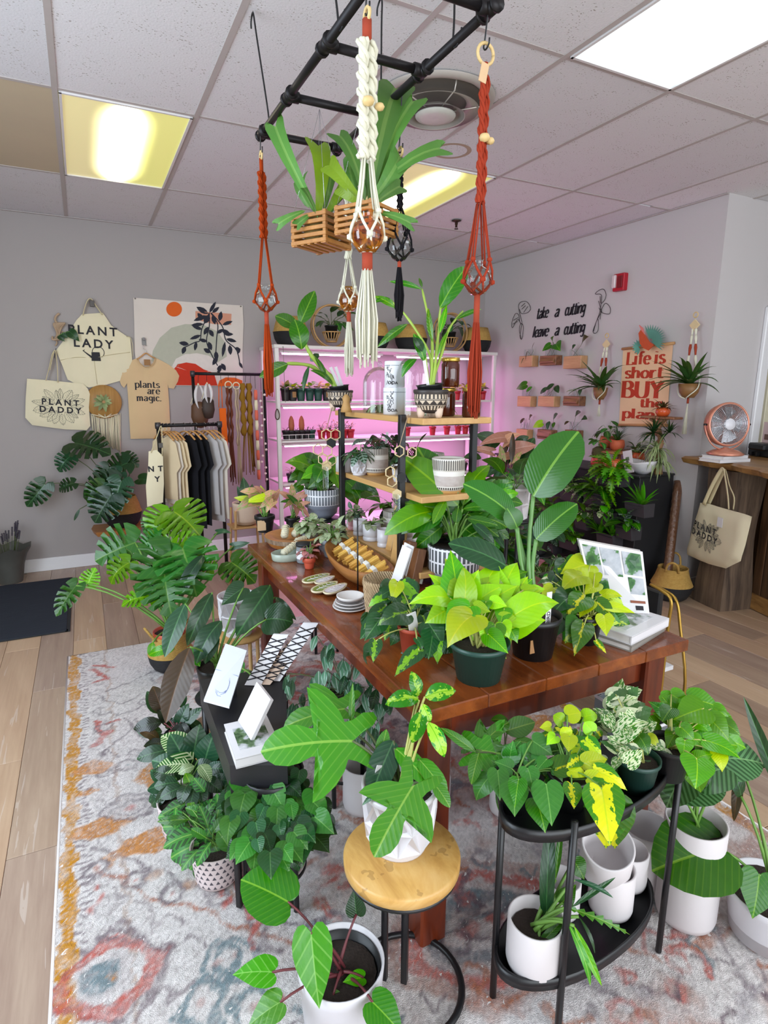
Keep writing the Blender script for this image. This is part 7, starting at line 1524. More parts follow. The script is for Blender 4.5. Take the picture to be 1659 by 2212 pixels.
# ---- behind the table: black stands with pots
def stand(c, z, r, label, mat=M_black, legs=4, plate=True, a0=.6):
 th = thing('plant_stand', label, 'plant stand', (c[0], c[1], 0)); c = V((c[0], c[1], 0)); z -= .0002
 zf = .0155 if RX0 < c.x < RX1 and RY0 < c.y < RY1 else .001
 MB().lathe([(0, z-.012),(r, z-.012),(r+.003, z-.004),(r, z),(0, z)], c, 36).obj('tray', mat, th)
 for k in range(legs): a = a0+k*2*math.pi/legs; d = V((math.cos(a), math.sin(a), 0)); MB().tube([c+d*r*.9+V((0,0, z-.006)), c+d*r*.9+V((0,0, zf))], .009,8).obj('leg', mat, th)
 MB().lathe([(r*.88, z*.35),(r*.91, z*.35),(r*.91, z*.35+.012),(r*.88, z*.35+.012)], c, 32).obj('brace_ring', mat, th); return V((c.x, c.y, z+.0005))
x = 1.86; q = at_x(1108,1118, x); c = stand((q.x, q.y), q.z, .10,'tall thin black stand behind the table with a white faceted pot'); th = thing('faceted_pot_plant', 'pale faceted pot with dark leaves on the tall black stand behind the bird of paradise', 'plant', c); R_ = 34*mpp(q); t_ = facet_pot(th, c, R_, R_*1.02, R_*2.0, M_whitem, 2,9, base=False, depth=.016)
clump(th, t_, .12,.12,14,.16,'oval', ['dark', 'mid'], 41, droop=.6)
x = 2.3; q = at_x(1085,1060, x); c = stand((q.x, q.y), .62,.16,'black stand far behind the table carrying the pink caladium'); th = thing('pink_caladium', 'dusty pink broad-leaved plant behind the bird of paradise leaf', 'plant', c); t_ = pot(th, c, .11,.085,.16, M_blackp, .05); D = dep(t_)
traced(th, D, 1000, [(1095,945,1035,962,1,0,'pink', 'arrow'),(1090,955,1125,938,1.3,0,'pink', 'arrow'),(1060,975,1015,968,.9,0,'pink', 'arrow'),(1110,970,1160,962,1.4,0,'pink', 'arrow'),(1100,985,1060,1005,1.1,0,'pink', 'arrow'),(1085,990,1080,960,1,-.05,'pinkgreen', 'arrow'),(1105,1000,1108,935,.4,-.05,'rubberback'),(1110,1000,1128,975,1,-.05,'pinkgreen', 'arrow'),(1075,1010,1050,1030,1,0,'dark'),(1085,1010,1070,1040,1,0,'dark'),(1100,1010,1130,1030,1,0,'mid'),(1080,1000,1055,1010,1,0,'rubber'),(1115,1010,1140,1000,1,0,'dark'),(1090,1020,1110,1045,1.2,0,'mid')], 'oval', ['pink', 'dark'], t_, .3, M_stemr, .003)
for i, (px, py, x, z, r, n, sh, mm, sz, lb) in enumerate(((1155,1180,2.7,.42,.26,60,'oval', ['dark', 'mid', 'deep'], .10,'bushy dark plant behind the table in front of the living wall'),(1120,1080,2.9,.5,.24,60,'frond', ['dark', 'mid'], .2,'ferny dark plant left of the living wall'),(1180,1260,2.3,.3,.24,50,'oval', ['snow', 'dark', 'melon'], .11,'variegated leafy plant behind the bird of paradise pot'),(1035,1130,2.2,.45,.2,40,'oval', ['dark', 'mid'], .11,'dark plant behind the dash-patterned pot'),(1230,1290,2.1,.28,.2,40,'oval', ['dark', 'melon', 'mid'], .10,'dark leafy plant low behind the yellow vine'),(1090,1200,2.0,.5,.16,34,'heart', ['mid', 'dark'], .09,'trailing green plant behind the black stand post'))):
 q = at_x(px, py, x); c = stand((q.x, q.y), z, .12, ['low black stand behind the table, nearest the living wall', 'black stand at the far side near the grow shelf', 'low black stand behind the bird of paradise', 'black stand behind the dash-patterned pot', 'lowest black stand behind the yellow vine', 'black stand with a trailing plant behind the table'][i]); th = thing('leafy_floor_plant', lb, 'plant', c); t_ = pot(th, c, .1,.08,.14, M_blackp, .05, n=20); h = max(.14, q.z-t_.z); clump(th, t_, r, h, n, sz*1.15, sh, mm, 60+i, droop=.7, wid=1.3)
# dash pot on a stand at the far end, cream pot on rattan stand
y = 3.08; q = at_y(697,1118, y); c = stand((q.x, q.y), q.z, .10,'tall black stand beyond the far table end with the patterned grey pot'); th = thing('heartleaf_pot_plant', 'bright green leafy plant in a grey and white dash-patterned pot behind the tier shelf', 'plant', c); R_ = 38*mpp(q); hh = .17
MB().lathe([(0,0),(R_*.5,0),(R_*.82,.03),(R_*.86,.06),(R_, .068),(R_*1.03, hh),(R_*.95, hh),(R_*.9,.08),(0,.08)], c, 40).obj('pot', bandmat('grey_dash_glaze', 'dfe0e4', '6a7078', 'dashes', '858b98', R_*.95+.06, R_*.95+.2,38), th); soil(th, c, R_*.9, c.z+hh-.02); t_ = c+V((0,0, hh-.02))
traced(th, dep(t_), 1030, [(672,1010,615,1000,1.1),(668,1020,640,1050,1,-.03),(690,1015,650,1035,1.1,-.03),(680,1000,640,985,1,.02),(700,1010,680,1050,1.1,-.04),(720,1010,735,1060,.9,-.02),(700,1025,665,1055,1,-.03,'mid'),(735,1020,790,1060,.9,0,'mid'),(745,1040,780,1080,.9,0,'mid'),(650,1025,622,1040,1,0,'mid'),(715,1000,745,990,1,.03,'mid'),(690,1000,665,985,1,.04,'mid'),(760,1040,815,1065,.9,0,'dark')], 'heart', ['apple', 'bright', 'mid'], t_, .4, M_stem, .003)
y = 4.25; q = at_y(532,1132, y); th = thing('rattan_stand', 'gold-brown rattan stand under a cream pot at the far table end', 'plant stand', (q.x, q.y, 0)); M_rat = MT.get('rattan')
for dx in (-.1,.1):
 for dy in (-.08,.08): MB().tube([V((q.x+dx*1.2, q.y+dy*1.2,.016)), V((q.x+dx*.9, q.y+dy*.9, q.z+.12))], .009,7).obj('leg', M_rat, th)
MB().box((q.x, q.y, q.z-.008),(.24,.2,.012), bev=.003).obj('tray', M_rat, th)
th = thing('cream_pot_plant', 'rounded cream pot on the rattan stand with a dark veined leaf', 'plant', V((q.x, q.y, q.z-.001))); pot(th, (q.x, q.y, q.z-.001), .095,.085,.165, M_sand, .25); c = V((q.x, q.y, q.z+.14))
for a, b in (((532,1080,0),(525,1030,0)),((540,1080,0),(545,1045,0)),((528,1080,0),(512,1050,0))): leaf(th, 'arrow', at_d(*a[:2], dep(c)+.03), at_d(*b[:2], dep(c)+.03),(-.2,-1,.3), LM['deep'], 1.2)
# ================================================================ counter at the right
CD = V((.316,.949,0)).normalized(); CN = V((-CD.y, CD.x, 0)); C0 = V((4.149,2.479,0)); CR = math.atan2(CD.y, CD.x)-math.pi/2; RC = rotz(CR)
def CP(s, n, z): return C0+CD*s+CN*n+V((0,0, z))
def on_plane(px, py, n): d = ray(px, py); p0 = C0+CN*n; t_ = (p0-CAM).dot(CN)/d.dot(CN); return CAM+d*t_
co_ = thing('shop_counter', 'rustic wooden counter with live-edge top and corrugated metal front', 'counter', CP(-.6,-.3,0)); CZ = 1.05; M_rus = wood('rustic_barn_wood', '80603c', '3c2a1c', 1.2,.7,'Z', 1.5, rnd=True); M_slab = wood('live_edge_slab', 'b3874e', '6a4526', 1.0,.4,'Y', 1.4); M_post = wood('old_timber_post', '7a6552', '42342b', 1.3,.75,'Z', 1.5)
rows = []; rr = random.Random(3); N = 24
pr = [(-.45, CZ),(.33, CZ),(.36, CZ-.012),(.34, CZ-.045),(.28, CZ-.06),(-.45, CZ-.06)]
for i in range(N+1): s = .30-1.69*i/N; e = .022*math.sin(s*9)+.018*math.sin(s*23+1); rows.append([CP(s, n+(e if n > 0 else 0), z) for n, z in pr]+[CP(s, pr[0][0], pr[0][1])])
MB().quadgrid(rows, smooth=False).add(rows[0][:6], [tuple(range(6))], smooth=False).obj('live_edge_top', M_slab, co_)
mb = MB(); pc = V((4.02,2.545,0)); R2 = rotz(CR+.1); rows = []
for k in range(13): z = .001+.985*k/12; b = .86+.07*math.sin(z*7+1)+.1*max(0,.3-z); rows.append([pc+R2 @ V((x*.135*b, y_*.135*b, z)) for x, y_ in ((-1,-1),(-.1,-1.04),(1,-1),(1.03,0),(1,1),(0,1),(-1,1),(-1.04,0),(-1,-1))])
mb.quadgrid(rows, smooth=False).obj('timber_post', M_post, co_)
for k in range(7): MB().box(CP(-.10-.085*k, -.03,.5),(.03,.08,.98), RC, .004).obj('board', M_rus, co_) if k < 3 else None
t = NT('rusty_corrugated_metal'); ns = t.noise(t.map(t.coord(),(6,6,2)), 1,5,.6); t.set(color=t.ramp(ns, [(.35,'6a5f5c'),(.5,'8b8580'),(.58,'7a5442'),(.68,'5d3a2a')]), rough=.55, metal=.4); M_cor = t.m
rows = [[CP(-.35-1.0*i/80,-.035+.008*math.sin(i*.9), z) for i in range(81)] for z in (.1,.98)]; MB().quadgrid(rows).obj('corrugated_panel', M_cor, co_)
MB().box(CP(-.6,-.012,.06),(.03,1.35,.11), RC, .003).obj('kick_board', M_slab, co_); MB().box(CP(-.45,-.3,.5),(.5,1.6,.96), RC).obj('counter_body', M_rus, co_)
# fan
b0 = at_z(1566,982, CZ+.0455); bk = V((b0.x, b0.y, CZ+.0008))
for i, (w, d, h) in enumerate(((.27,.17,.022),(.25,.16,.02))): book(bk+V((0,0,.0225*i)),(w, d, h), CR+.2+.1*i, M_bkw, ['lower white book under the pink fan', 'upper white book under the pink fan'][i])
M_rose = plain('rose_gold_metal', 'd08a72', .3,.04, metal=.35); M_chr = plain('bright_fan_grille', 'cfcfd4', .15,.05, metal=.8)
th = thing('desk_fan', 'round rose gold desk fan with chrome grille on the counter', 'fan', b0); fc = at_d(1571,917, dep(b0)); fr_ = 46*mpp(b0); vd = (V((-.35,-.92,.12))).normalized(); X1 = V((0,0,1)).cross(vd).normalized(); Y1 = vd.cross(X1); RF = Matrix((X1, Y1, vd)).transposed()
MB().lathe([(0,0),(fr_*.75,0),(fr_*.8,.008),(fr_*.55,.03),(.02,.045),(.015,.05),(0,.05)], b0,32).obj('base', M_rose, th)
MB().lathe([(0,-.09),(fr_*.6,-.085),(fr_*.97,-.045),(fr_*1.03,0),(fr_*1.03,.02),(fr_*.97,.03),(fr_*.93,.02)], fc, 40, RF).obj('housing', M_rose, th); MB().lathe([(0,.034),(fr_*.26,.034),(fr_*.28,.028),(fr_*.28,.02)], fc, 28, RF).obj('hub_badge', plain('white_hub', 'e0dfe4', .3), th)
mb = MB()
for k in range(11): r = fr_*(.32+.06*k); z = .03-.012*(k/10)**2; mb.tube([fc+RF @ V((r*math.cos(a), r*math.sin(a), z)) for a in [j*math.pi/18 for j in range(37)]], .002,4, False)
for k in range(10): a = k*math.pi/5+.2; mb.tube([fc+RF @ V((fr_*.26*math.cos(a), fr_*.26*math.sin(a), .034)), fc+RF @ V((fr_*.96*math.cos(a), fr_*.96*math.sin(a), .02))], .0018,4)
mb.obj('grille', M_chr, th, kind='stuff')
for k in range(5):
 a = k*2*math.pi/5; rows = [[fc+RF @ V((r*math.cos(a+w*(.5+.3*r/fr_)), r*math.sin(a+w*(.5+.3*r/fr_)), -.02+w*.02)) for r in (fr_*.2, fr_*.5, fr_*.85)] for w in (-.6,0,.6)]; MB().quadgrid(rows).obj('blade', plain('fan_blade', 'b9bac0', .2, metal=.5) if 'fan_blade' not in MT else MT['fan_blade'], th)
for s_ in (-1,1): MB().tube([fc+X1*s_*fr_*1.03, fc+X1*s_*fr_*1.16], .007,8).obj('side_knob', M_blackp, th)
MB().tube(bez(fc+X1*fr_*1.12, b0+X1*fr_*.9+V((0,0,.03)), b0+V((0,0,.035)), 8), .005,6).tube(bez(fc-X1*fr_*1.12, b0-X1*fr_*.9+V((0,0,.03)), b0+V((0,0,.035)), 8), .005,6).obj('yoke', M_rose, th, kind='stuff')
# black card printer, card
q = on_plane(1640,998,-.14); q.z = CZ+.0005; th = thing('receipt_printer', 'low black receipt printer on the counter', 'printer', q); MB().box(q+V((.08,-.04,.045)),(.16,.30,.085), RC, .008).obj('body', M_blackm, th); MB().box(q+V((.02,-.0,.075)),(.12,.16,.05), RC, .012).obj('lid', M_blackp, th)
for s_ in (.07,-.02): MB().box(q+V((-.0,.03,.02))+CD*s_*.6+CN*.0,(.02,.015,.03), RC).obj('latch', M_black, th)
q = on_plane(1652,985,-.32); q.z = CZ+.0005; th = thing('notice_card', 'small pink and white card standing behind the printer', 'card', q); MB().box(q+V((.0,0,.12)),(.006,.09,.24), RC).obj('card', plain('pink_card', 'e0c4c4', .7), th); MB().box(q+CN*.004+V((0,.0,.13)),(.002,.05,.04), RC).obj('round_print', plain('brown_print', '7a5a50', .7), th)
# tote bag on the counter front
th = thing('tote_bag', 'cream tote bag printed PLANT DADDY hanging from the counter top', 'bag', on_plane(1555,1120,.33)); sp3 = lambda u, v, h=0: CP(u, .335+h, v)
def OC(px, py): p = on_plane(px, py, .335); return ((p-C0).dot(CD), p.z)
ol = [OC(x, y) for x, y in ((1513,1086),(1530,1088),(1570,1100),(1608,1110),(1625,1116),(1618,1145),(1606,1190),(1600,1212),(1568,1228),(1530,1218),(1484,1198),(1484,1185),(1500,1130))]
ol = ol if sum((a[0]*b[1]-b[0]*a[1]) for a, b in zip(ol, ol[1:]+ol[:1])) > 0 else ol[::-1]
s_c, _ = sheet(ol, sp3,.05, folds(61,.006,12,.5), .03,'bag_body', M_cotton, th, edge=.06)
def onc(cx, cy, tilt=-4): o = OC(cx, cy); c_, s_ = math.cos(math.radians(tilt)), math.sin(math.radians(tilt)); return lambda a, b: s_c(o[0]-(a*c_-b*s_), o[1]+a*s_+b*c_, .0034)
for tx, cx, cy in (('PLANT', 1528,1146),('DADDY', 1527,1163)): printed([(sans(tx, .062,.0016,1.4), 0,0)], onc(cx, cy), M_ink, th)
botanical(s_c, 0,0,.13, th, lambda S_, a, b, ang, eps: onc(1533,1158), 5); MB().box(s_c(*OC(1564,1128), .004),(.003,.05,.065), RC).obj('price_tag', M_lab, th)
for P, n_ in (([(1520,1090),(1538,1050),(1556,1018),(1563,1014),(1566,1030),(1572,1070),(1574,1100)], .36),([(1530,1090),(1548,1050),(1562,1020),(1568,1018),(1576,1050),(1586,1075),(1584,1100)], .32)): MB().tube(smooth_path([on_plane(x, y, n_) for x, y in P], 4), .014,8, flat=.3).obj('handle', M_strap, th)
MB().tube([CP(-.05,.3,.985), CP(-.05,.35,.975), CP(-.05,.36,.99)], .004,6).obj('hook', M_black, co_)
# belly basket with moss pole between planter and counter
c = V((3.80,2.80,0)); c = at_z(1447,1292,0); belly_basket((c.x, c.y, .001), 42*mpp(c), .24,'two-tone belly basket on the floor holding a tall moss pole', False, rot=.6)
th = thing('moss_pole', 'tall brown moss pole wrapped in clear film leaning in the basket', 'pole', (c.x, c.y, .1)); a = at_d(1440,1250, dep(c)); b = at_d(1466,1040, dep(c)+.12); t = NT('film_wrapped_moss'); ns = t.noise(t.coord(), 45,4); t.set(color=t.mix(ns, '4a2c1e', '8a6248'), rough=.18, coat=.6); t.bump(ns, .8,.01); MB().tube([a+(b-a)*k/8 for k in range(-1,9)], .034,14).obj('pole', t.m, th)
# gold and black folding stand behind the table, galvanised tray
c = at_z(1455,1520,0); M_goldm = plain('gold_metal_tube', 'b08a3c', .3,.05, metal=.7); th = thing('gold_frame_stand', 'black panelled stand with a thin gold frame behind the table corner', 'stand', (2.45,1.78,0))
P = [at_x(x, y, 2.28) for x, y in ((1405,1262),(1440,1278),(1462,1300),(1470,1360),(1480,1470))]; P2 = [at_x(x, y, 2.12) for x, y in ((1405,1262),(1432,1278),(1450,1300),(1442,1365))]
for p in (P, P2): MB().tube(smooth_path(p+[V((p[-1].x, p[-1].y, .002))], 4), .007,7).obj('frame_tube', M_goldm, th)
a = at_x(1448,1290,2.2); MB().box((2.2, a.y+.22, a.z-.17),(.03,.36,.36), bev=.03).obj('panel', M_blackp, th); MB().box((2.2, a.y+.22, a.z-.36),(.2,.4,.02)).obj('shelf_plate', M_lab, th)
c = V((2.08,1.62,0)); th = thing('galvanised_tray', 'grey galvanised box on the floor behind the right table leg', 'box', c); mb = MB(); w, d, h = .22,.3,.16
for x, y, sx_, sy_ in ((-w/2,0,.006, d),(w/2,0,.006, d),(0,-d/2, w, .006),(0, d/2, w, .006)): mb.box(c+V((x, y, h/2+.001)),(sx_, sy_, h))
mb.box(c+V((0,0,.006)),(w, d, .006)).obj('box_body', plain('galvanised_metal', '7d8488', .5,.12,25, metal=.4), th); MB().tube([c+V((x, y, h)) for x, y in ((-w/2,-d/2),(w/2,-d/2),(w/2, d/2),(-w/2, d/2),(-w/2,-d/2))], .007,6).obj('rim', M_lab, th)
# ================================================================ foreground
RZ = .0145
def FL(px, py): q = at_z(px, py, RZ); return V((q.x, q.y, RZ))
# round wood stool with C-shaped metal base
ST = .43; c = at_z(868,1838, ST); r = .141; th = thing('round_stool', 'round wood-topped side table with a black C-shaped metal base in the foreground', 'side table', (c.x, c.y, 0)); c0 = V((c.x, c.y, 0))
t = NT('mango_wood_top'); co = t.coord(); a = t.noise(t.map(co, (8,3,8),(0,0,.5)), 1,5,.6, dist=1.5); b = t.noise(co, 14,3); t.set(color=t.mix(t.math('MULTIPLY', t.math('GREATER_THAN', b, .64), .35), t.ramp(a, [(.3,'a87838'),(.5,'c99c56'),(.7,'d9b474')]), '6f4a22'), rough=.38); t.bump(a, .15,.003)
MB().lathe([(0, ST-.034),(r-.006, ST-.034),(r, ST-.028),(r+.001, ST-.006),(r-.004, ST),(0, ST)], c0,56).obj('top', t.m, th); MB().lathe([(0, ST-.042),(r-.004, ST-.042),(r-.003, ST-.0345),(0, ST-.0345)], c0,48).obj('metal_ring', M_black, th)
bb_ = V((.10,-.06,0)); mb = MB().tube([c0+V((.012,.0, ST-.04)), c0+V((.012,0, RZ+.02))], .011,4); mb.obj('leg', M_black, th); MB().tube([c0+V((-.03,.03, ST-.04)), c0+V((-.03,.03, RZ+.02))], .010,4).obj('leg', M_black, th)
MB().tube([c0+V((.05,-.0, RZ+.009))+V((r*math.cos(a)-.03, r*math.sin(a)-.0,0)) for a in [math.radians(-140+k*10) for k in range(31)]], .009,6).obj('base_ring', M_black, th)
# faceted pot with lobed philodendron
c = at_z(862,1818, ST+.0005); R_ = 84*mpp(c+V((0,0,.1))); th = thing('lobed_philodendron', 'big philodendron with lobed leaves in a white faceted pot on the round side table', 'plant', c); t_ = facet_pot(th, c, R_*.97, R_, .165, M_white, 2,9, depth=.016); D = dep(t_)
traced(th, D, 1640, [(746,1531,612,1572,.95,.12,'florida', 'lobed'),(762,1601,563,1624,1.05,.02,'florida', 'lobed'),(853,1616,930,1700,1.0,0,'florida', 'oval'),(850,1600,800,1720,.9,.02,'deep', 'paddle'),(893,1697,808,1852,.95,-.08,'florida', 'lobed'),(935,1690,972,1745,1.1,-.02,'florida', 'oval'),(905,1640,965,1720,.8,.0,'florida', 'paddle'),(845,1690,782,1740,.7,-.02,'deep', 'lance'),(760,1580,762,1475,.45,.1,'florida', 'lance'),(820,1640,835,1575,1,.05,'florida', 'oval')], 'lobed', ['florida'], t_, .4, M_stemd, .0035, arch=.08)
traced(th, D, 1560, [(905,1512,832,1522,1.2,0),(918,1505,985,1492,1.3,0),(902,1505,888,1450,1.2,.02),(915,1535,890,1605,1.1,-.02),(925,1560,960,1636,.9,-.03),(912,1520,930,1560,1.1,-.02)], 'oval', ['floridav'], t_, .2, M_stemy, .003)
MB().box(t_+V((-.05,.03,.03)),(.014,.002,.07), Matrix.Rotation(.3,3,'Y')).obj('plant_label', M_lab, th)
# homalomena in a white pot at the bottom edge
q = FL(738,2196); q.y -= .0; c = q; R_ = .105; hh = .17; th = thing('ribbed_heart_leaf_plant', 'large heart-leaved plant with red stalks in a white pot at the bottom edge', 'plant', c)
MB().lathe(prof_pot(R_, R_*.88, hh, .006,.12), c, 44).obj('pot', M_white, th); MB().lathe([(R_*.8, hh*.5),(R_*.88, hh*.93),(R_*.9, hh*.93),(R_*.84, hh*.5)], c, 36).obj('inner_pot', M_blackp, th); soil(th, c, R_*.82, c.z+hh*.78); t_ = c+V((0,0, hh*.78))
traced(th, dep(t_), 2110, [(770,1975,764,1920,1.15,.02,'dark'),(785,2112,740,2122,1.0,-.02,'bright'),(720,2150,745,2180,1,-.04,'bright'),(622,1948,520,1900,1.1,-.05,'mid', 'round'),(588,2100,502,2106,1.05,-.05),(672,2015,690,2180,.78,-.09),(605,2165,535,2218,1.1,-.08),(805,2165,872,2240,1.1,-.08,'mid')], 'heart', ['gloriosum'], t_, .25, M_stemr, .003, up=.8, arch=.06)
# ---- right black two-tier stand
cs = V((1.04,.93,0)); rotS = rotz(.09); M_tray = M_black
def ovalring(z0, z1, a, b, n=44, hole=False): return [[cs+rotS @ V((a*k_*math.copysign(abs(math.cos(t))**.9, math.cos(t)), b*k_*math.sin(t), z)) for t in [j*2*math.pi/n for j in range(n+1)]] for k_, z in ((0, z0),(1, z0),(1.02, z0),(1.02, z1),(.985, z1),(.98, z0+.004),(0, z0+.004))]
th = thing('two_tier_plant_stand', 'black oval two-tier metal plant stand right of the round side table', 'plant stand', cs)
MB().quadgrid(ovalring(.555,.583,.272,.112)).obj('upper_tray', M_tray, th); MB().quadgrid(ovalring(.15,.18,.265,.112)).obj('lower_tray', M_tray, th)
LG = [(.80,.965),(.885,.823),(1.283,.862),(1.19,1.045)]
for x, y in LG: MB().tube([(x, y, RZ+.001),(x, y, .60)], .0085,8).obj('leg', M_black, th)
def up(px, py, z=.5595): q = at_z(px, py, z); return V((q.x, q.y, z))
def standplant(px, py, r, h, mat, name, label, rows, shape, mats, cy, stem=M_stem, **kw):
 q = up(px, py); th = thing(name, label, 'plant', q); t_ = nursery(th, q, r, h, mat); traced(th, dep(t_), cy, rows, shape, mats, t_, .5, stem, .0018, **kw); return th, t_
standplant(1110,1740,.05,.08, M_blackp, 'heartleaf_philodendron', 'soft green heart-leaved plant at the left end of the two-tier stand', [(1100,1640,1125,1600,1.2,.03),(1165,1650,1130,1625,1,.02),(1105,1660,1068,1645,1.2,0),(1075,1665,1080,1730,1,-.03),(1110,1695,1112,1765,1.2,-.06),(1120,1685,1112,1745,.9,-.08,'mid'),(1140,1660,1150,1710,1.2,-.05),(1182,1640,1160,1665,1.2,-.02),(1180,1695,1192,1785,1.05,-.08),(1160,1730,1178,1800,1.1,-.05,'mid'),(1130,1640,1170,1605,1.1,.03),(1200,1660,1215,1690,1,-.02),(1150,1600,1195,1632,1.2,.02),(1130,1710,1095,1690,1,-.02),(1210,1620,1180,1590,1.1,.05),(1190,1665,1215,1640,1,0)], 'heart', ['heart'], 1680, wid=1.0)
standplant(1090,1690,.04,.06, M_blackp, 'lobed_philodendron', 'second lobed philodendron on the left end of the two-tier stand', [(1030,1620,1145,1645,1.1,.0, None, 'lobed'),(1030,1620,1100,1560,.7,.02),(1028,1625,952,1572,.5,.0, None, 'oval'),(1035,1625,1018,1695,.9,-.02, None, 'oval'),(1090,1580,1156,1560,1.3,.03, None, 'oval'),(1110,1600,1160,1610,1,.03, None, 'oval'),(1100,1560,1060,1555,1.3,.05, None, 'oval')], 'lobed', ['florida'], 1630, M_stemd)
standplant(1225,1735,.05,.085, M_blackp, 'brasil_philodendron', 'lime and green streaked vine hanging over the middle of the two-tier stand', [(1215,1560,1195,1545,1.5,.03,'neon', 'round'),(1225,1545,1255,1540,1.6,.03,'yellow', 'round'),(1260,1550,1290,1545,1.4,.03,'neon', 'round'),(1225,1590,1215,1570,1.5,.0,'yellow', 'round'),(1230,1590,1228,1625,1.3,-.02,'yellow'),(1190,1570,1165,1572,1.2,.02,'yellow'),(1200,1590,1180,1610,1.2,0,'neon'),(1265,1600,1300,1640,1.1,-.02),(1200,1660,1265,1645,1,-.02),(1262,1648,1312,1640,1,-.03,'yellow'),(1230,1665,1270,1680,1,-.03,'yellow'),(1285,1665,1355,1708,.8,-.04),(1235,1695,1240,1748,1.1,-.07),(1300,1705,1318,1828,.95,-.1,'brasily'),(1270,1680,1322,1680,.8,-.04,'yellow'),(1235,1620,1290,1600,1.1,.02),(1250,1640,1222,1660,1,-.02),(1280,1580,1262,1560,1.4,.03,'neon', 'round'),(1310,1700,1288,1725,1.1,-.06)], 'heart', ['brasil', 'brasily'], 1650)
standplant(1372,1700,.052,.085, None, 'marble_pothos', 'white marbled pothos in a dark green pot on the two-tier stand', [(1330,1520,1345,1465,.9,.05),(1340,1510,1388,1490,1.1,.05),(1325,1530,1375,1505,1.1,.03),(1320,1560,1280,1530,1,.02),(1345,1560,1408,1540,1,0),(1330,1570,1290,1560,1,0),(1340,1590,1400,1560,1,-.02),(1345,1610,1310,1590,1.1,-.02),(1330,1620,1295,1600,.8,0),(1385,1580,1420,1560,1,.02),(1400,1590,1425,1615,1,0,'yellow'),(1360,1620,1335,1640,1,-.04),(1375,1620,1345,1610,1,-.03),(1380,1590,1400,1630,1.2,-.02,'mid'),(1355,1650,1388,1620,1,-.05),(1410,1610,1440,1620,.8,0),(1350,1540,1370,1575,1.2,0),(1310,1545,1325,1580,1.1,0),(1330,1500,1310,1515,1,.04),(1365,1530,1395,1520,1.2,.02),(1335,1640,1322,1670,.8,-.04),(1350,1575,1365,1600,1.2,-.02)], 'heart', ['marble', 'marble', 'snow'], 1590, M_stemy)
standplant(1440,1672,.055,.09, M_blackp, 'golden_pothos', 'glossy green golden pothos at the right end of the two-tier stand', [(1480,1560,1430,1505,.7,.05),(1450,1500,1490,1525,1.2,.04,'apple'),(1520,1530,1455,1555,1.2,.0),(1490,1510,1555,1530,1.1,.04),(1530,1550,1575,1600,1.2,.02),(1510,1570,1545,1600,1.1,.02),(1470,1570,1500,1600,1.3,-.02),(1465,1580,1440,1620,1,0),(1480,1600,1475,1640,1.1,-.03),(1525,1600,1600,1640,.9,-.02,'bright'),(1550,1625,1560,1668,1.1,-.02,'yellow'),(1500,1640,1540,1630,1,-.02),(1510,1650,1528,1680,1,-.03),(1505,1640,1502,1705,1.3,-.07,'bright'),(1440,1540,1400,1515,.9,.04,'mid'),(1560,1560,1600,1590,1.1,.04),(1540,1530,1575,1555,1.2,.05),(1450,1530,1430,1560,1.2,0,'mid'),(1500,1560,1530,1580,1.2,.03),(1495,1590,1520,1615,1.2,0)], 'heart', ['apple', 'bright', 'apple'], 1600, M_stemy)
# lower tray: wilting plant, empty pots
def cyl(c, r, h, label, R=None, mat=None, grp='matt white cylinder pots'):
 th = thing('white_planter', label, 'pot', c, grp); MB().lathe([(0,0),(r*.8,0),(r*.95, r*.1),(r, r*.3),(r, h-.002),(r-.002, h),(r-.006, h-.001),(r-.007, r*.3),(0, r*.2)], c, 44, R).obj('pot', mat or M_whitem, th); return th
q = at_z(1158,2098,.1545); q = V((q.x+.008, q.y+.02,.1545)); r = 60*mpp(q+V((0,0,.08))); th = cyl(q, r, .135,'white cylinder pot with a drooping plant on the lower tray'); soil(th, q, r-.009, q.z+.1); th['category'] = 'plant'; t_ = q+V((0,0,.1)); D = dep(t_)
traced(th, D, 1960, [(1180,1990,1190,1770,.28,.03,'dark', 'paddle'),(1165,2040,1215,1990,.5,0,'mid', 'paddle'),(1200,1900,1215,1780,.4,.03,'mid', 'lance'),(1235,1960,1330,1895,.35,.0,'dark', 'lance'),(1240,1900,1325,1940,.45,0,'deep', 'lance'),(1225,1960,1362,2020,.45,-.03,'florida', 'frond'),(1225,1990,1275,2130,.45,-.05,'florida', 'lance'),(1240,2000,1300,2130,.5,-.06,'apple', 'lance'),(1250,1980,1285,2060,.4,-.03,'dark', 'lance'),(1215,1950,1245,1910,1,.02,'mid', 'heart'),(1240,1860,1262,1900,1.4,.06,'mid', 'heart')], 'lance', ['dark'], t_, .3, M_stem, .004)
q = V((1.155,.93,.1545)); cyl(q, .058,.13,'white empty cylinder pot standing on the lower tray under the tilted one'); cyl(V((1.265,.97,.1545)), .052,.11,'smaller white empty pot at the right end of the lower tray'); cyl(V((1.03,.985,.1545)), .05,.10,'white empty pot at the back of the lower tray')
cyl(V((1.15,.955,.262)), .066,.13,'tilted empty white pot resting on top of the others', Matrix.Rotation(-.32,3,'Y') @ Matrix.Rotation(.3,3,'X'))
cyl(V((1.44,1.05, RZ)), .075,.2,'white empty pot on the rug behind the calathea pot')
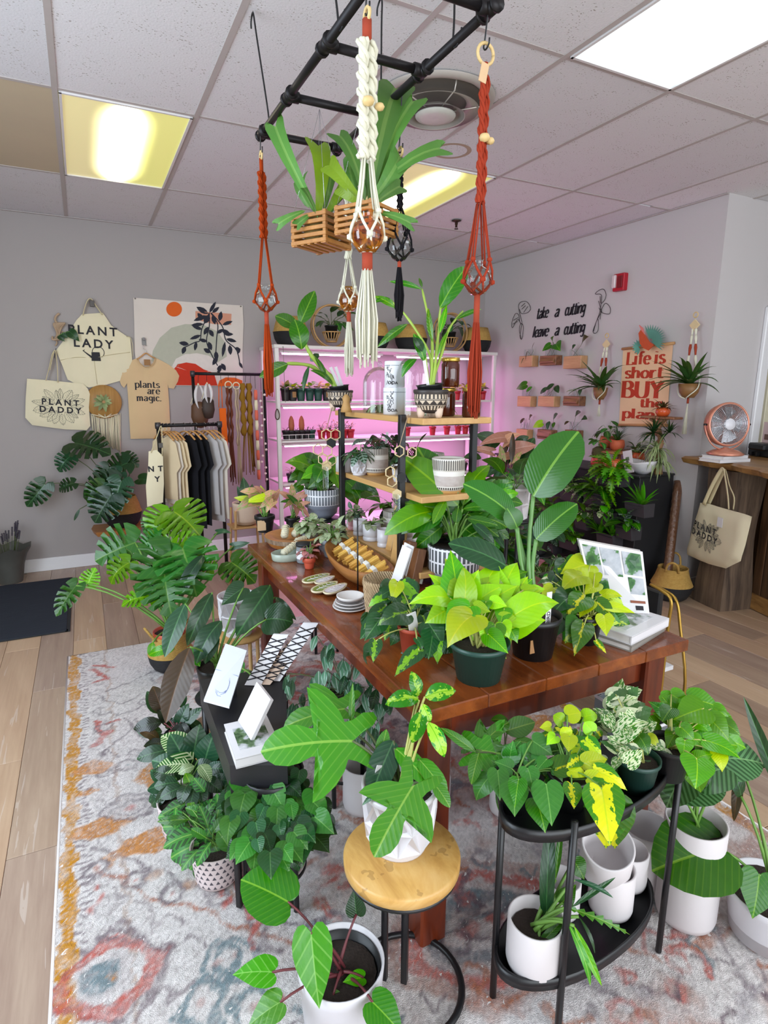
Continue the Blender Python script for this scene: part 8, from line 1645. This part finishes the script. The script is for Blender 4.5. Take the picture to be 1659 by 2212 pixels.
# calathea in tall white planter, white bowl planter with heart leaf
q = FL(1478,1975); th = cyl(q, .082,.32,'tall white planter with a round-leaved striped calathea'); th['category'] = 'plant'; soil(th, q, .072, q.z+.28); t_ = q+V((0,0,.28)); D = dep(t_)
traced(th, D, 1690, [(1530,1640,1648,1650,.95,.02),(1450,1690,1570,1700,1.0,-.03),(1500,1650,1440,1745,.9,-.05),(1540,1600,1560,1540,1,.1),(1560,1660,1470,1700,1,-.05),(1520,1660,1590,1610,1,.05)], 'round', ['calathea'], t_, .3, M_stem, .003)
q = FL(1655,2020); th = thing('bowl_planter', 'white rounded planter with big glossy heart leaves at the right edge', 'plant', q); pot(th, q, .12,.10,.15, M_white, .3); t_ = q+V((0,0,.13)); D = dep(t_)
traced(th, D, 1900, [(1555,1835,1408,1882,1.1,-.03,'mid', 'round'),(1640,1890,1625,1985,1.1,-.05,'mid'),(1600,1720,1560,1655,1,.0,'dark', 'paddle'),(1600,1655,1585,1775,.6,.05,'rubberback', 'lance'),(1665,1660,1560,1660,.5,.05,'dark', 'lance')], 'heart', ['mid'], t_, .25, M_stem, .004)
traced(th, D, 1700, [(1690,1720,1606,1505,.38,.05,'dark', 'lance')], 'lance', ['dark'], t_, .2, M_stemr, .007)
# ================================================================ left group
M_con = plain('black_console_top', '222226', .4,.1,8)
th = thing('black_console', 'long narrow black low table with books and cards left of the wooden table', 'table', (.42,1.8,0)); z = .5
P = [V((.276,1.50,0)), V((.42,1.43,0)), V((.60,2.02,0)), V((.285,2.04,0))]; MB().add([p+V((0,0, z)) for p in P]+[p+V((0,0, z-.09)) for p in P], [(0,1,2,3),(7,6,5,4)]+[(i, i+4,(i+1) % 4+4,(i+1) % 4) for i in range(4)], smooth=False).obj('top', M_con, th)
for p in P: q = p*.93+V((.425,1.75,0))*.07; MB().tube([q+V((0,0, z-.09)), V((q.x, q.y, RZ+.001))], .011,4).obj('leg', M_black, th)
C_ = lambda px, py, z_=.5005: (lambda q: V((q.x, q.y, z_)))(at_z(px, py, z_))
c = C_(553,1625); book(c+V((.0,.04,0)),(.13,.19,.03), -.04, M_bkw, 'white-bordered book with dark cover picture on the black console', M_pic)
th = thing('book', 'thin white framed book leaning on the console book', 'book', c+V((0,.07,.05))); R2_ = (Matrix.Rotation(.5,3,'Y') @ rotz(.12)); MB().box(c+V((.02,.07,.09)),(.012,.11,.13), R2_, .001).obj('cover', M_bkw, th); MB().box(c+V((.03,.07,.094)),(.002,.08,.09), R2_).obj('cover_picture', M_pic, th)
a, b, d_, e = C_(440,1512,.56), C_(495,1527,.55), C_(533,1405,.60), C_(487,1390,.60); th = thing('drawing_card', 'large white card with pale blue line drawing propped on the black console', 'card', a); MB().add([a, b, d_, e]+[p-V((0,0,.006)) for p in (a, b, d_, e)], [(0,1,2,3),(7,6,5,4),(0,4,5,1),(1,5,6,2),(2,6,7,3),(3,7,4,0)], smooth=False).obj('card', plain('cool_white_card', 'dfe5ee', .6,.02), th)
g = lambda u, v: (a*(1-u)+b*u)*(1-v)+(e*(1-u)+d_*u)*v+V((0,0,.0012)); mb = MB()
for k in range(9): t0 = k*.7; mb.tube([g(.5+.25*math.cos(t0+q*.5), .3+.14*math.sin(t0+q*.5)*(1+.2*(k % 3))) for q in range(4)], .0011,4)
mb.tube([g(.02,.5), g(.98,.5)], .001,4).obj('line_drawing', plain('pale_blue_ink', '8f9cc8', .8), th, kind='stuff'); MB().box((a+d_)/2-V((0,0,.05)),(.05,.05,.09)).obj('card_easel', M_blackp, th)
for i, (x0, y0, x1, y1) in enumerate(((528,1480,590,1370),(548,1478,625,1385),(570,1470,655,1345))):
 p, q = C_(x0, y0,.502), at_d(x1, y1, dep(C_(x0, y0))+.14); th = thing('die_cut_card', ['black and white cut-out card standing nearest the drawing card', 'middle cut-out card on the black console', 'pale cut-out card leaning furthest right on the console'][i], 'card', p, 'cut-out cards on the black console'); w = V((.05,-.03,.0))
 MB().add([p, p+w, q+w, q]+[k_+V((.004,.006,0)) for k_ in (p, p+w, q+w, q)], [(0,1,2,3),(7,6,5,4),(0,4,5,1),(1,5,6,2),(2,6,7,3),(3,7,4,0)], smooth=False).obj('card', M_lab if i != 1 else M_sand, th); mb = MB()
 for k in range(7): u = .1+k*.12; mb.tube([p+(q-p)*u-V((.001,.002,0)), p+w+(q-p)*(u+.1)-V((.001,.002,0))], .0025,4).tube([p+w+(q-p)*u-V((.001,.002,0)), p+(q-p)*(u+.1)-V((.001,.002,0))], .0025,4)
 mb.obj('black_pattern', M_ink, th, kind='stuff')
# faceted pot on small wooden stool
y = 2.62; q = at_y(515,1368, y); c = stand((q.x, q.y), q.z, .11,'small stool with wooden tray under the white faceted pot left of the table', M_oak, a0=.3); th = thing('faceted_pot', 'white faceted pot with dark inner pot standing left of the wooden table', 'pot', c); R_ = 40*mpp(q); facet_pot(th, c, R_, R_, .19, M_white, 2,10, depth=.018, fill=.8)
# floor monstera (bright) in a basket
q = FL(378,1462); c = V((q.x, q.y+.12, RZ)); bs = belly_basket(c, .12,.2,'two-tone basket on the rug holding the big bright monstera', False, rot=.2); th = thing('large_monstera', 'large bright monstera rising in front of the cream shirts', 'plant', c+V((0,0,.08))); pot(th, c+V((0,0,.1)), .085,.07,.12, M_terra, .05, n=20); t_ = c+V((0,0,.21)); D = dep(t_)
traced(th, D, 1230, [(368,1112,330,1165,1.35,.2,'monsterabright'),(375,1105,432,1158,1.3,.2,'monsterabright'),(330,1120,312,1150,1,.2),(292,1172,205,1212,1.15,.1),(345,1160,300,1185,1,.15),(372,1190,445,1195,1.1,.1),(370,1195,298,1290,1.0,.0),(395,1185,425,1290,1.1,.02),(280,1215,240,1262,1.1,.05),(355,1235,372,1335,1.1,-.05),(385,1130,350,1100,1,.25,'monsterabright'),(400,1200,430,1240,1.2,0),(189,1262,206,1226,1.0,.0,'monsterabright'),(165,1265,121,1332,.6,-.02),(440,1200,388,1292,.5,0,'deep', 'paddle'),(330,1290,262,1310,.7,0),(470,1150,500,1152,1,.2,'deep', 'arrow'),(505,1180,540,1172,1,.2,'deep', 'arrow'),(500,1215,552,1260,1.1,.1,'mid'),(460,1230,430,1215,1,.1),(330,1388,325,1418,1,-.08,'bright', 'paddle'),(375,1402,322,1415,.8,-.1,'bright', 'paddle')], 'monstera', ['monstera', 'monsterabright', 'monstera'], t_, .25, M_stem, .005)
# dark long-leaved philodendron
y = 2.28; q = at_y(470,1470, y); c = stand((q.x, q.y), .3,.09,'low black stand hidden under the dark long-leaved philodendron'); th = thing('dark_philodendron', 'philodendron with long dark hanging leaves beside the black console', 'plant', c); t_ = pot(th, c, .08,.065,.13, M_blackp, .05, n=20); D = dep(t_)
traced(th, D, 1400, [(400,1304,356,1420,.75,0,'deep'),(458,1280,404,1396,.65,.02,'deep'),(478,1341,424,1434,.95,-.02,'deep'),(465,1362,443,1434,1,-.02,'deep'),(584,1264,510,1374,.95,.02,'dark'),(526,1270,478,1308,1.2,.05,'dark', 'heart'),(576,1338,634,1345,1.3,-.05,'dark', 'round'),(524,1425,504,1480,1,-.05,'mid'),(410,1398,358,1562,.8,-.1,'rubberback'),(552,1466,538,1568,1.2,-.2,'deep'),(584,1476,574,1570,1.2,-.2,'dark'),(405,1400,432,1440,1,0,'mid'),(610,1500,640,1460,.7,-.1,'cacao'),(595,1290,640,1340,.5,.1,'dark')], 'oval', ['deep', 'dark'], t_, .4, M_stem, .004, wid=.8, nofill=True)
# silver vine
y = 1.83; q = at_y(745,1600, y); c = stand((q.x, q.y), .33,.085,'small black stand under the silver-leaved vine beside the table leg'); th = thing('silver_vine', 'silver-green trailing vine between console and wooden table', 'plant', c); t_ = pot(th, c, .075,.065,.12, M_whitem, .2, n=28)
rr = random.Random(12); rw = []
for k in range(120): x = 600+rr.random()*235; yy = 1445+rr.random()*135 if k > 26 else 1372+rr.random()*80; x = x if k > 26 else 690+rr.choice((0,20,60,90,110))+rr.uniform(-12,12); rw.append((x, yy, x+rr.uniform(-14,12), yy+rr.uniform(28,48), rr.uniform(1.0,1.7), rr.uniform(-.04,.04)))
traced(th, dep(t_), 1500, rw[::3], 'lance', ['cacao', 'cacao', 'cacao', 'deep'], t_, .3, M_stemd, .0014, wid=1.2); traced(th, dep(t_), 1500, rw[1::3]+rw[2::3], 'lance', ['cacao', 'cacao', 'cacao', 'deep'], None, .3, None, 0)
# hexagonal black stand with dark heart leaves
c = at_z(592,1735,.33); c = stand((c.x, c.y), .33,.10,'black metal stand carrying the dark heart-leaved plant', legs=3, a0=.9); th = thing('dark_heartleaf_plant', 'dense dark green heart-leaved plant on a black stand in front of the console', 'plant', c); t_ = pot(th, c, .09,.075,.11, M_blackp, .05, n=24); rw = []; rr = random.Random(6)
for k in range(92):
 a = k*2.39996; q_ = math.sqrt((k+.5)/92); x = 592+98*q_*math.cos(a); yy = 1765+105*q_*math.sin(a); L = rr.uniform(34,62); b = math.radians(rr.uniform(55,125)+20*math.cos(a)*-1); rw.append((x, yy-18, x+L*math.cos(b), yy-18+L*math.sin(b), rr.uniform(1.0,1.3), rr.uniform(-.03,.03)))
rw.sort(key=lambda r: r[1]); traced(th, dep(t_)-.04,1730, rw, 'heart', ['heartdark', 'heartdark', 'heart', 'dark'], None, .6, None, 0)
# prayer plant and birkin in triangle-patterned pots
M_tri = bandmat('triangle_pattern_glaze', 'd9c9c8', '4f4a52', 'triangles', None, .07,.19,22,.6)
def tripot(px, py, r, h, name, label, rows, shape, mats, cy, **kw):
 q = FL(px, py); th = thing(name, label, 'plant', q); t_ = pot(th, q, r, r*.86, h, M_tri, .15, n=40); traced(th, dep(t_), cy, rows, shape, mats, t_, .55, M_stem, .002, **kw)
tripot(400,1795,.085,.13,'pinstriped_philodendron', 'cream-striped leafy plant in a triangle-patterned pot left of the console', [(418,1640,348,1590,1.3,.02,'birkin'),(395,1645,365,1585,1,.05,'birkin'),(412,1652,335,1662,1.2,0,'birkin'),(420,1655,385,1672,1.3,-.03,'birkin'),(430,1640,487,1570,1,.02,'birkin'),(432,1652,455,1690,1.2,-.03,'birkin'),(440,1650,490,1625,1.2,.05,'dark'),(450,1660,500,1665,1.2,.03,'dark'),(380,1680,330,1665,1.2,0),(385,1690,332,1700,1.3,0),(395,1700,345,1725,1.3,-.02),(410,1690,390,1740,1.3,-.05),(440,1680,480,1712,1.2,0),(430,1690,440,1740,1.2,-.03),(400,1670,360,1650,1.2,.02),(455,1685,505,1690,1.1,.03),(370,1700,335,1735,1.1,0),(420,1700,410,1755,1.2,-.04)], 'oval', ['dark', 'deep'], 1680, wid=1.3)
tripot(470,1893,.078,.12,'prayer_plant', 'green prayer plant in a white pot with dark triangles on the rug', [(402,1735,350,1760,1.3,.02),(380,1745,378,1790,1.4,0),(410,1770,340,1775,.6,0,'mid'),(428,1800,352,1832,1.2,-.03),(430,1835,392,1882,1.1,-.05),(455,1820,425,1872,1.1,-.06),(420,1710,400,1670,1.1,.05,'bright'),(415,1755,410,1720,1,.03,'bright'),(440,1770,470,1730,1,.03),(450,1790,430,1740,1,0),(460,1800,490,1760,1.1,0,'heart'),(500,1840,470,1795,1.3,-.03,'heart'),(470,1760,490,1720,1,.03,'mid'),(440,1760,400,1745,1,.03,'mid'),(445,1810,410,1790,1,-.02,'mid'),(480,1810,520,1790,1,0,'heart')], 'oval', ['prayer'], 1800, wid=1.35)
# rubber plant and small brown pots on the rug
q = FL(395,1640); th = thing('burgundy_rubber_plant', 'dark burgundy rubber plant at the left edge of the plant group', 'plant', q); t_ = pot(th, q, .07,.06,.12, M_blackp, .05, n=20)
traced(th, dep(t_), 1580, [(352,1542,330,1482,1.2,.02,'rubberback'),(350,1560,288,1575,1.1,0),(345,1600,300,1580,1,0,'rubberback'),(362,1620,295,1640,1.1,-.03),(355,1605,310,1612,1.1,-.02),(380,1530,400,1480,1,.05),(375,1560,415,1530,1,.03),(385,1575,438,1528,.8,.02),(370,1590,400,1560,1.1,0),(360,1570,340,1530,1,.02),(380,1600,420,1590,1,0),(365,1580,350,1620,1,-.02),(390,1560,410,1600,1,0)], 'oval', ['rubber', 'rubber', 'deep'], t_, .4, M_stemr, .003)
for i, (px, py, r) in enumerate(((445,1615,.07),(448,1560,.045))): q = FL(px, py+30); th = thing('tan_pot', ['empty tan clay pot beside the black console', 'small pinkish pot behind the tan clay pot'][i], 'pot', q); pot(th, q, r, r*.85, r*1.7, M_sand if i else plain('tan_clay_pot', 'a9793c', .6,.1), .1, dirt=False)
for i, (x, y) in enumerate(((.93,2.1),(.8,1.75),(1.0,1.6),(1.25,1.5))):
 cyl(V((x, y, RZ)), .09-.012*i, .2-.02*i, ['grey-white planter under the far end of the table', 'white planter on the rug under the table', 'smaller white planter under the middle of the table', 'white pot under the near end of the table'][i], None, M_whitem, 'planters under the table')
# ================================================================ hanging pipe rack, macrame and baskets
HZ = 2.45; hx0, hx1 = .683,.99; hys = (1.40,1.73,2.06,2.38); PR_ = .0125
th = thing('hanging_pipe_rack', 'black iron pipe ladder rack hanging from the ceiling grid', 'rack', ((hx0+hx1)/2,1.9, HZ))
for x in (hx0, hx1): MB().tube([(x, hys[0], HZ),(x, hys[3], HZ)], PR_, 12).obj('rail', M_pipe, th)
for y in hys:
 MB().tube([(hx0, y, HZ),(hx1, y, HZ)], PR_, 12).obj('rung', M_pipe, th)
 for x in (hx0, hx1):
  s_ = 1 if x == hx0 else -1; f = MB().tube([(x, y-.028, HZ),(x, y+.028, HZ)], PR_*1.38,12).tube([(x, y, HZ),(x+s_*.032, y, HZ)], PR_*1.38,12)
  for d in (-.028,.028): f.tube([(x, y+d-.004, HZ),(x, y+d+.004, HZ)], PR_*1.65,12)
  f.obj('tee_fitting', M_pipe, th)
HK = [0]
def shook(top, bot, label, R=.02, r=.0022):
 t_, b = V(top), V(bot); h = thing('s_hook', label, 'hook', t_, 'black wire hooks of the hanging rack'); d = V((0,1,0)); P = [t_+d*R*1.0-V((0,0, R*.9)), t_+d*R*.9, t_+V((0,0, R*.6)), t_-d*R*.6, t_*.8+b*.2-d*R*.3, t_*.2+b*.8+d*R*.3, b+d*R*.7, b-V((0,0, R*.6)), b-d*R*.9, b-d*R*1.0+V((0,0, R*.8))]; MB().tube(smooth_path(P, 4), r, 6).obj('wire', M_black, h)
for x, y, lb in ((hx0,2.27,'rear left'),(hx0,1.62,'front left'),(hx1,1.55,'front right'),(hx1,2.0,'rear right')): shook((x-.03 if x == hx0 else x+.03, y+.08, ZC-.02),(x, y, HZ-.0), 'long black hook joining the rack to the ceiling, '+lb, .024,.003)
def zat(px, py, Y): return at_y(px, py, Y).z
M_bead = plain('pale_wood_bead', 'd9bc82', .5,.05); CORD = {k: cloth(k+'_macrame_cord', v) for k, v in (('rust', '9c3822'),('burnt_orange', 'a23a0c'),('cream', 'dcdac6'),('black', '19171b'))}; M_wrap = cloth('terracotta_wrap', 'a04430')
def macrame(x, y, zr, zb0, zb1, zg, rg, zt0, zt1, col, wrap, label, glass, vlabel, ring=.014, bead=None, w=.017, tagm=False, net=4):
 th = thing('macrame_hanger', label, 'macrame', (x, y, zr)); c = V((x, y, 0)); m = CORD[col]; rr = random.Random(int(zr*1000)); Z = lambda z: V((x, y, z))
 MB().tube([Z(zr-ring)+V((0, ring*math.cos(a), ring*math.sin(a))) if ring < .02 else Z(zr-ring)+V((ring*math.cos(a), 0, ring*math.sin(a))) for a in [k*math.pi/9 for k in range(19)]], .0042,7).obj('ring', M_bead, th)
 MB().tube([Z(zr-2*ring+.004), Z(zb0)], w*.42,10).obj('cord_wrap', M_wrap if wrap else m, th)
 n = 46
 for s_ in (-1,1):
  P = [Z(zb0+(zb1-zb0)*k/n)+V((s_*w*.5,.004*s_, 0)) for k in range(n+1)]; MB().tube(P, [w*.36]*(n+1), 6).obj('braid_core', m, th)
  for ph in (0, math.pi):
   Q = [p+V((math.cos(k*.5+ph+s_)*w*.42, math.sin(k*.5+ph+s_)*w*.42,0)) for k, p in enumerate(P)]; MB().tube(Q, [w*.17*(1+.35*(k % 2)) for k in range(n+1)], 5).obj('knotted_spiral', m, th)
 if bead: MB().lathe([(0,-.011),(.011,-.007),(.014,0),(.011,.007),(0,.011)], Z(bead)+V((-w*.3,-w*.9,0)), 14).lathe([(0,-.009),(.009,-.006),(.012,0),(.009,.006),(0,.009)], Z(bead-.002)+V((w*1.0,-w*.5,0)), 12).obj('bead', M_bead, th)
 zk = zg+rg*1.25; zm = zg-rg*.15; zbot = zg-rg*1.12
 for k in range(net):
  a = k*2*math.pi/net+.5; a2 = a+math.pi/net; D1 = V((math.cos(a), math.sin(a), 0)); K = Z(zk)+D1*rg*.85; M1 = Z(zm)+V((math.cos(a2), math.sin(a2), 0))*rg*1.06; M0 = Z(zm)+V((math.cos(a2-2*math.pi/net), math.sin(a2-2*math.pi/net), 0))*rg*1.06
  for o in (-1,1):
   off = V((-D1.y, D1.x, 0))*.0035*o; MB().tube([Z(zb1)+V((D1.x*w*.5, D1.y*w*.5,0))+off, (Z(zb1)+K)/2+D1*.004+off, K+off], .0026,5).obj('cord', m, th)
  MB().tube([K, (K+M1)/2+D1*rg*.12, M1], .0034,6).tube([K, (K+M0)/2+D1*rg*.12, M0], .0034,6).tube([M1, Z(zg-rg*.75)+D1*rg*.62, Z(zbot)], .0034,6).tube([M1, Z(zg-rg*.8)+V((math.cos(a2+.5), math.sin(a2+.5), 0))*rg*.55, Z(zbot)], .0034,6).obj('net', m, th)
  for q, s_ in ((K, .007),(M1,.008)): MB().lathe([(0,-s_),(s_, -s_*.5),(s_, s_*.5),(0, s_)], q, 8).obj('knot', m, th)
 MB().tube([Z(zbot+.004), Z(zt0)], w*.5,10).obj('gather_wrap', M_wrap, th); mb = MB()
 for k in range(34):
  a = k*2.4; r0 = w*.45*math.sqrt((k+.5)/34); r1 = w*1.15*math.sqrt((k+.5)/34); e = rr.uniform(0,.04); mb.tube([Z(zt0+.003)+V((r0*math.cos(a), r0*math.sin(a), 0)), Z(zt0*.5+zt1*.5)+V((r1*math.cos(a)+rr.uniform(-.003,.003), r1*math.sin(a), 0)), Z(zt1+e)+V((r1*math.cos(a)*.9, r1*math.sin(a)*.9,0))], .0024,4)
 mb.obj('tassel', m, th, kind='stuff')
 if tagm: MB().box(Z(zr-ring*2-.025)+V((-.012,-.012,0)),(.022,.002,.045), Matrix.Rotation(.2,3,'Y')).obj('paper_tag', MT['kraft_tag'], th)
 vs = thing('glass_vase', vlabel, 'vase', Z(zg)); gm = M_glass if glass == 'clear' else M_amber; pr = [(0,-rg),(rg*.5,-rg*.97)]+[(rg*math.sin(t), -rg*math.cos(t)) for t in [.8+k*.16 for k in range(10)]]+[(rg*.36, rg*.86),(rg*.33, rg*1.05),(rg*.38, rg*1.35),(rg*.42, rg*1.38)]
 mb = MB(); N = 48; vsx = [[Z(zg)+V((r*(1+.018*math.cos(12*t)*(z < rg*.8))*math.cos(t), r*(1+.018*math.cos(12*t)*(z < rg*.8))*math.sin(t), z)) for t in [j*2*math.pi/N for j in range(N+1)]] for r, z in pr]; mb.quadgrid(vsx).obj('globe', gm, vs)
def MC(px, Y, ys, rg, *a, **k):
 x = at_y(px, (ys[0]+ys[3])/2, Y).x; z = [zat(px, v, Y) for v in ys]; macrame(x, Y, z[0], z[1], z[2], z[3], rg, z[4], z[5], *a, **k); return x, z
g = MC(793,1.40,(16,88,345,508,585,798), .040,'cream', True, 'cream macrame hanger in the centre front with a terracotta wrap', 'amber', 'amber glass vase in the central cream macrame', bead=zat(790,228,1.4), w=.026); shook((g[0], 1.40, HZ+.012),(g[0], 1.40, g[1][0]-.006), 'small hook over the central cream macrame', .014)
g = MC(1041,1.40,(90,160,440,605,700,905), .038,'rust', False, 'rust macrame hanger with a large ring and paper tag on the right', 'clear', 'clear glass vase in the right rust macrame', ring=.024, bead=zat(1040,302,1.4), tagm=True); shook((g[0], 1.40, HZ+.012),(g[0], 1.40, g[1][0]-.006), 'hook over the right rust macrame', .014)
g = MC(569,2.38,(328,372,515,648,702,858), .042,'burnt_orange', False, 'burnt orange macrame hanger at the rear left corner of the rack', 'clear', 'clear glass vase in the burnt orange macrame'); shook((g[0], 2.38, HZ+.012),(g[0], 2.38, g[1][0]-.006), 'hook over the burnt orange macrame', .02)
g = MC(752,2.32,(330,370,560,650,697,815), .040,'cream', False, 'smaller cream macrame hanger behind the central one', 'amber', 'amber glass vase in the smaller cream macrame'); shook((g[0], 2.32, HZ+.012),(g[0], 2.32, g[1][0]-.006), 'hook over the smaller cream macrame', .016)
g = MC(864,1.88,(318,352,450,535,580,695), .040,'black', False, 'black macrame hanger behind the orchid basket', 'clear', 'clear glass vase in the black macrame', w=.013); shook((g[0], 1.88, HZ+.012),(g[0], 1.88, g[1][0]-.006), 'hook over the black macrame', .016)
# slatted baskets with staghorn ferns
M_slat = wood('basket_slat_wood', 'c58a44', '96602a', 2,.5,'X')
def slatbasket(c, w, h, rot, label, plab, rows, hang_):
 th = thing('slatted_basket', label, 'basket', c); R_ = rotz(rot); c = V(c)
 for j in range(5):
  z = h*(j+.5)/5
  for s_ in (-1,1):
   MB().box(c+R_ @ V((0, s_*w/2, z)),(w*1.04,.008, h/5*.62), R_, .001).obj('slat', M_slat, th); MB().box(c+R_ @ V((s_*w/2,0, z+h*.0)),(.008, w*1.04, h/5*.62), R_, .001).obj('slat', M_slat, th)
 for sx_ in (-1,1):
  for sy_ in (-1,1): MB().box(c+R_ @ V((sx_*w*.47, sy_*w*.47, h/2)),(.012,.012, h), R_).obj('corner_post', M_slat, th)
 for k in range(5): MB().box(c+R_ @ V((0, w*(-.4+.2*k), .004)),(w, .012,.006), R_).obj('bottom_slat', M_slat, th)
 top = V((c.x, c.y, HZ)); mb = MB()
 for sx_ in (-1,1):
  for sy_ in (-1,1): mb.tube([c+R_ @ V((sx_*w*.47, sy_*w*.47, h)), top], .0008,4)
 mb.obj('wires', M_chr, th, kind='stuff'); pt = thing('staghorn_fern', plab, 'plant', c+V((0,0,.01))); MB().lathe([(0,0),(w*.4,0),(w*.43, h*.5),(w*.36, h*.95),(0, h*1.08)], c+V((0,0,.009)), 14, R_).obj('moss', plain('sphagnum_moss', '7a6434', .95,.4,60,1) if 'sphagnum_moss' not in MT else MT['sphagnum_moss'], pt)
 traced(pt, dep(c+V((0,0, h))), hang_, [(q[0], q[1], q[2], q[3], q[4]*1.35)+tuple(q[5:]) for q in rows], 'staghorn', ['staghorn'], None, .15, None, 0, up=.15, arch=.2)
Y = 2.1; c = at_y(695,538, Y); slatbasket(V((c.x, c.y, c.z)), .145,.105,.55,'slatted wooden basket at the left with a staghorn fern', 'staghorn fern with upright fronds in the left slatted basket', [(692,475,590,256,.55,0),(685,472,682,302,.95,-.02,'staghorn2'),(690,478,640,480,.5,0),(660,455,592,490,.9,-.05),(668,450,652,380,1.6,.02),(672,462,636,490,1.3,-.03),(700,470,752,395,1.0,.02,'staghorn2'),(705,472,780,380,.9,.04),(698,460,715,340,.8,.03),(688,475,650,400,.5,-.04)], 400)
Y = 1.9; c = at_y(792,512, Y); slatbasket(V((c.x, c.y, c.z)), .145,.09,.5,'second slatted wooden basket behind the cream macrame', 'staghorn fern with broad pale fronds in the right slatted basket', [(790,440,722,285,.75,0),(795,440,862,180,.8,.02),(798,430,905,205,.6,.04),(800,420,970,320,.6,.02),(785,440,705,350,1.0,-.02,'staghorn2'),(788,445,728,400,1.2,-.02,'staghorn2'),(800,440,868,330,1.3,0),(805,445,872,400,1.2,-.02),(812,460,900,490,.8,0),(780,440,760,330,.9,.03),(790,430,812,310,.9,.03)], 380)
# macrame spider plants on the right wall
def wallmac(px, y0, yb, ybt, w_, label, plab, seed, tass):
 p = XW(px, y0,.06); th = thing('wall_macrame', label, 'macrame', p); q = XW(px-14, yb, .11); d = V((0,1,0)); MB().tube([p+V((0,.018*math.cos(a), .018*math.sin(a))) for a in [k*math.pi/8 for k in range(17)]], .004,6).obj('ring', M_bead, th)
 R_ = Matrix.Rotation(math.pi/4,3,'X'); MB().box(p+V((0,0,-.07)),(.01,.06,.06), R_, .003).obj('wood_tile', M_hex, th)
 for s_ in (-1,1):
  P = [p+V((0, s_*.012,-.095)), p*.6+q*.4+d*s_*.02, p*.3+q*.7+d*s_*.035, q+d*s_*w_*.95+V((0,0,.07))]; sp = smooth_path(P, 6); n = len(sp)
  for k in range(0, n-1,3): MB().tube(sp[k:k+4], [.008,.011,.008,.006][:len(sp[k:k+4])], 7).obj('cord_section', M_wrap if k//3 == 2 else CORD['cream'], th)
 for s_ in (-1,1): MB().tube(smooth_path([q+d*s_*w_*1.0+V((0,0,.07)), q+d*s_*w_*1.08+V((-.02,0,-.0)), q+d*s_*w_*.5+V((-.05,0,-.055)), q+V((-.03,0,-.075))], 4), .004,6).obj('sling', CORD['cream'], th)
 MB().tube([q+V((0,0,-.07)), q+V((0,0,-.11))], .008,8).obj('gather_wrap', M_wrap, th); mb = MB(); rr = random.Random(seed)
 for k in range(16): mb.tube([q+V((0,0,-.105)), q+V((rr.uniform(-.01,.01), rr.uniform(-.014,.02), -.11-tass))], .0026,4)
 mb.obj('tassel', CORD['cream'], th, kind='stuff')
 pt = thing('spider_plant', plab, 'plant', q); MB().lathe([(0,-.07),(w_*.5,-.07),(w_*.85,-.03),(w_, .03),(w_*.94,.03),(w_*.8,-.02),(0,.0)], q, 28).obj('bowl', plain('brown_stoneware', '8a6238', .5,.15) if 'brown_stoneware' not in MT else MT['brown_stoneware'], pt); soil(pt, q, w_*.9, q.z+.02); rosette(pt, q+V((0,0,.03)), 24,.30,.02, LM['strap'], seed, (.15,1.2), 1.3, wall=True)
wallmac(1311,725,845,0,.06,'cream and rust macrame wall hanger at the propagation blocks', 'spider plant in a brown bowl right of the propagation blocks', 4,.1); wallmac(1503,680,838,0,.075,'white and rust macrame wall hanger right of the scroll poster', 'spider plant in a brown bowl right of the scroll poster', 9,.22)
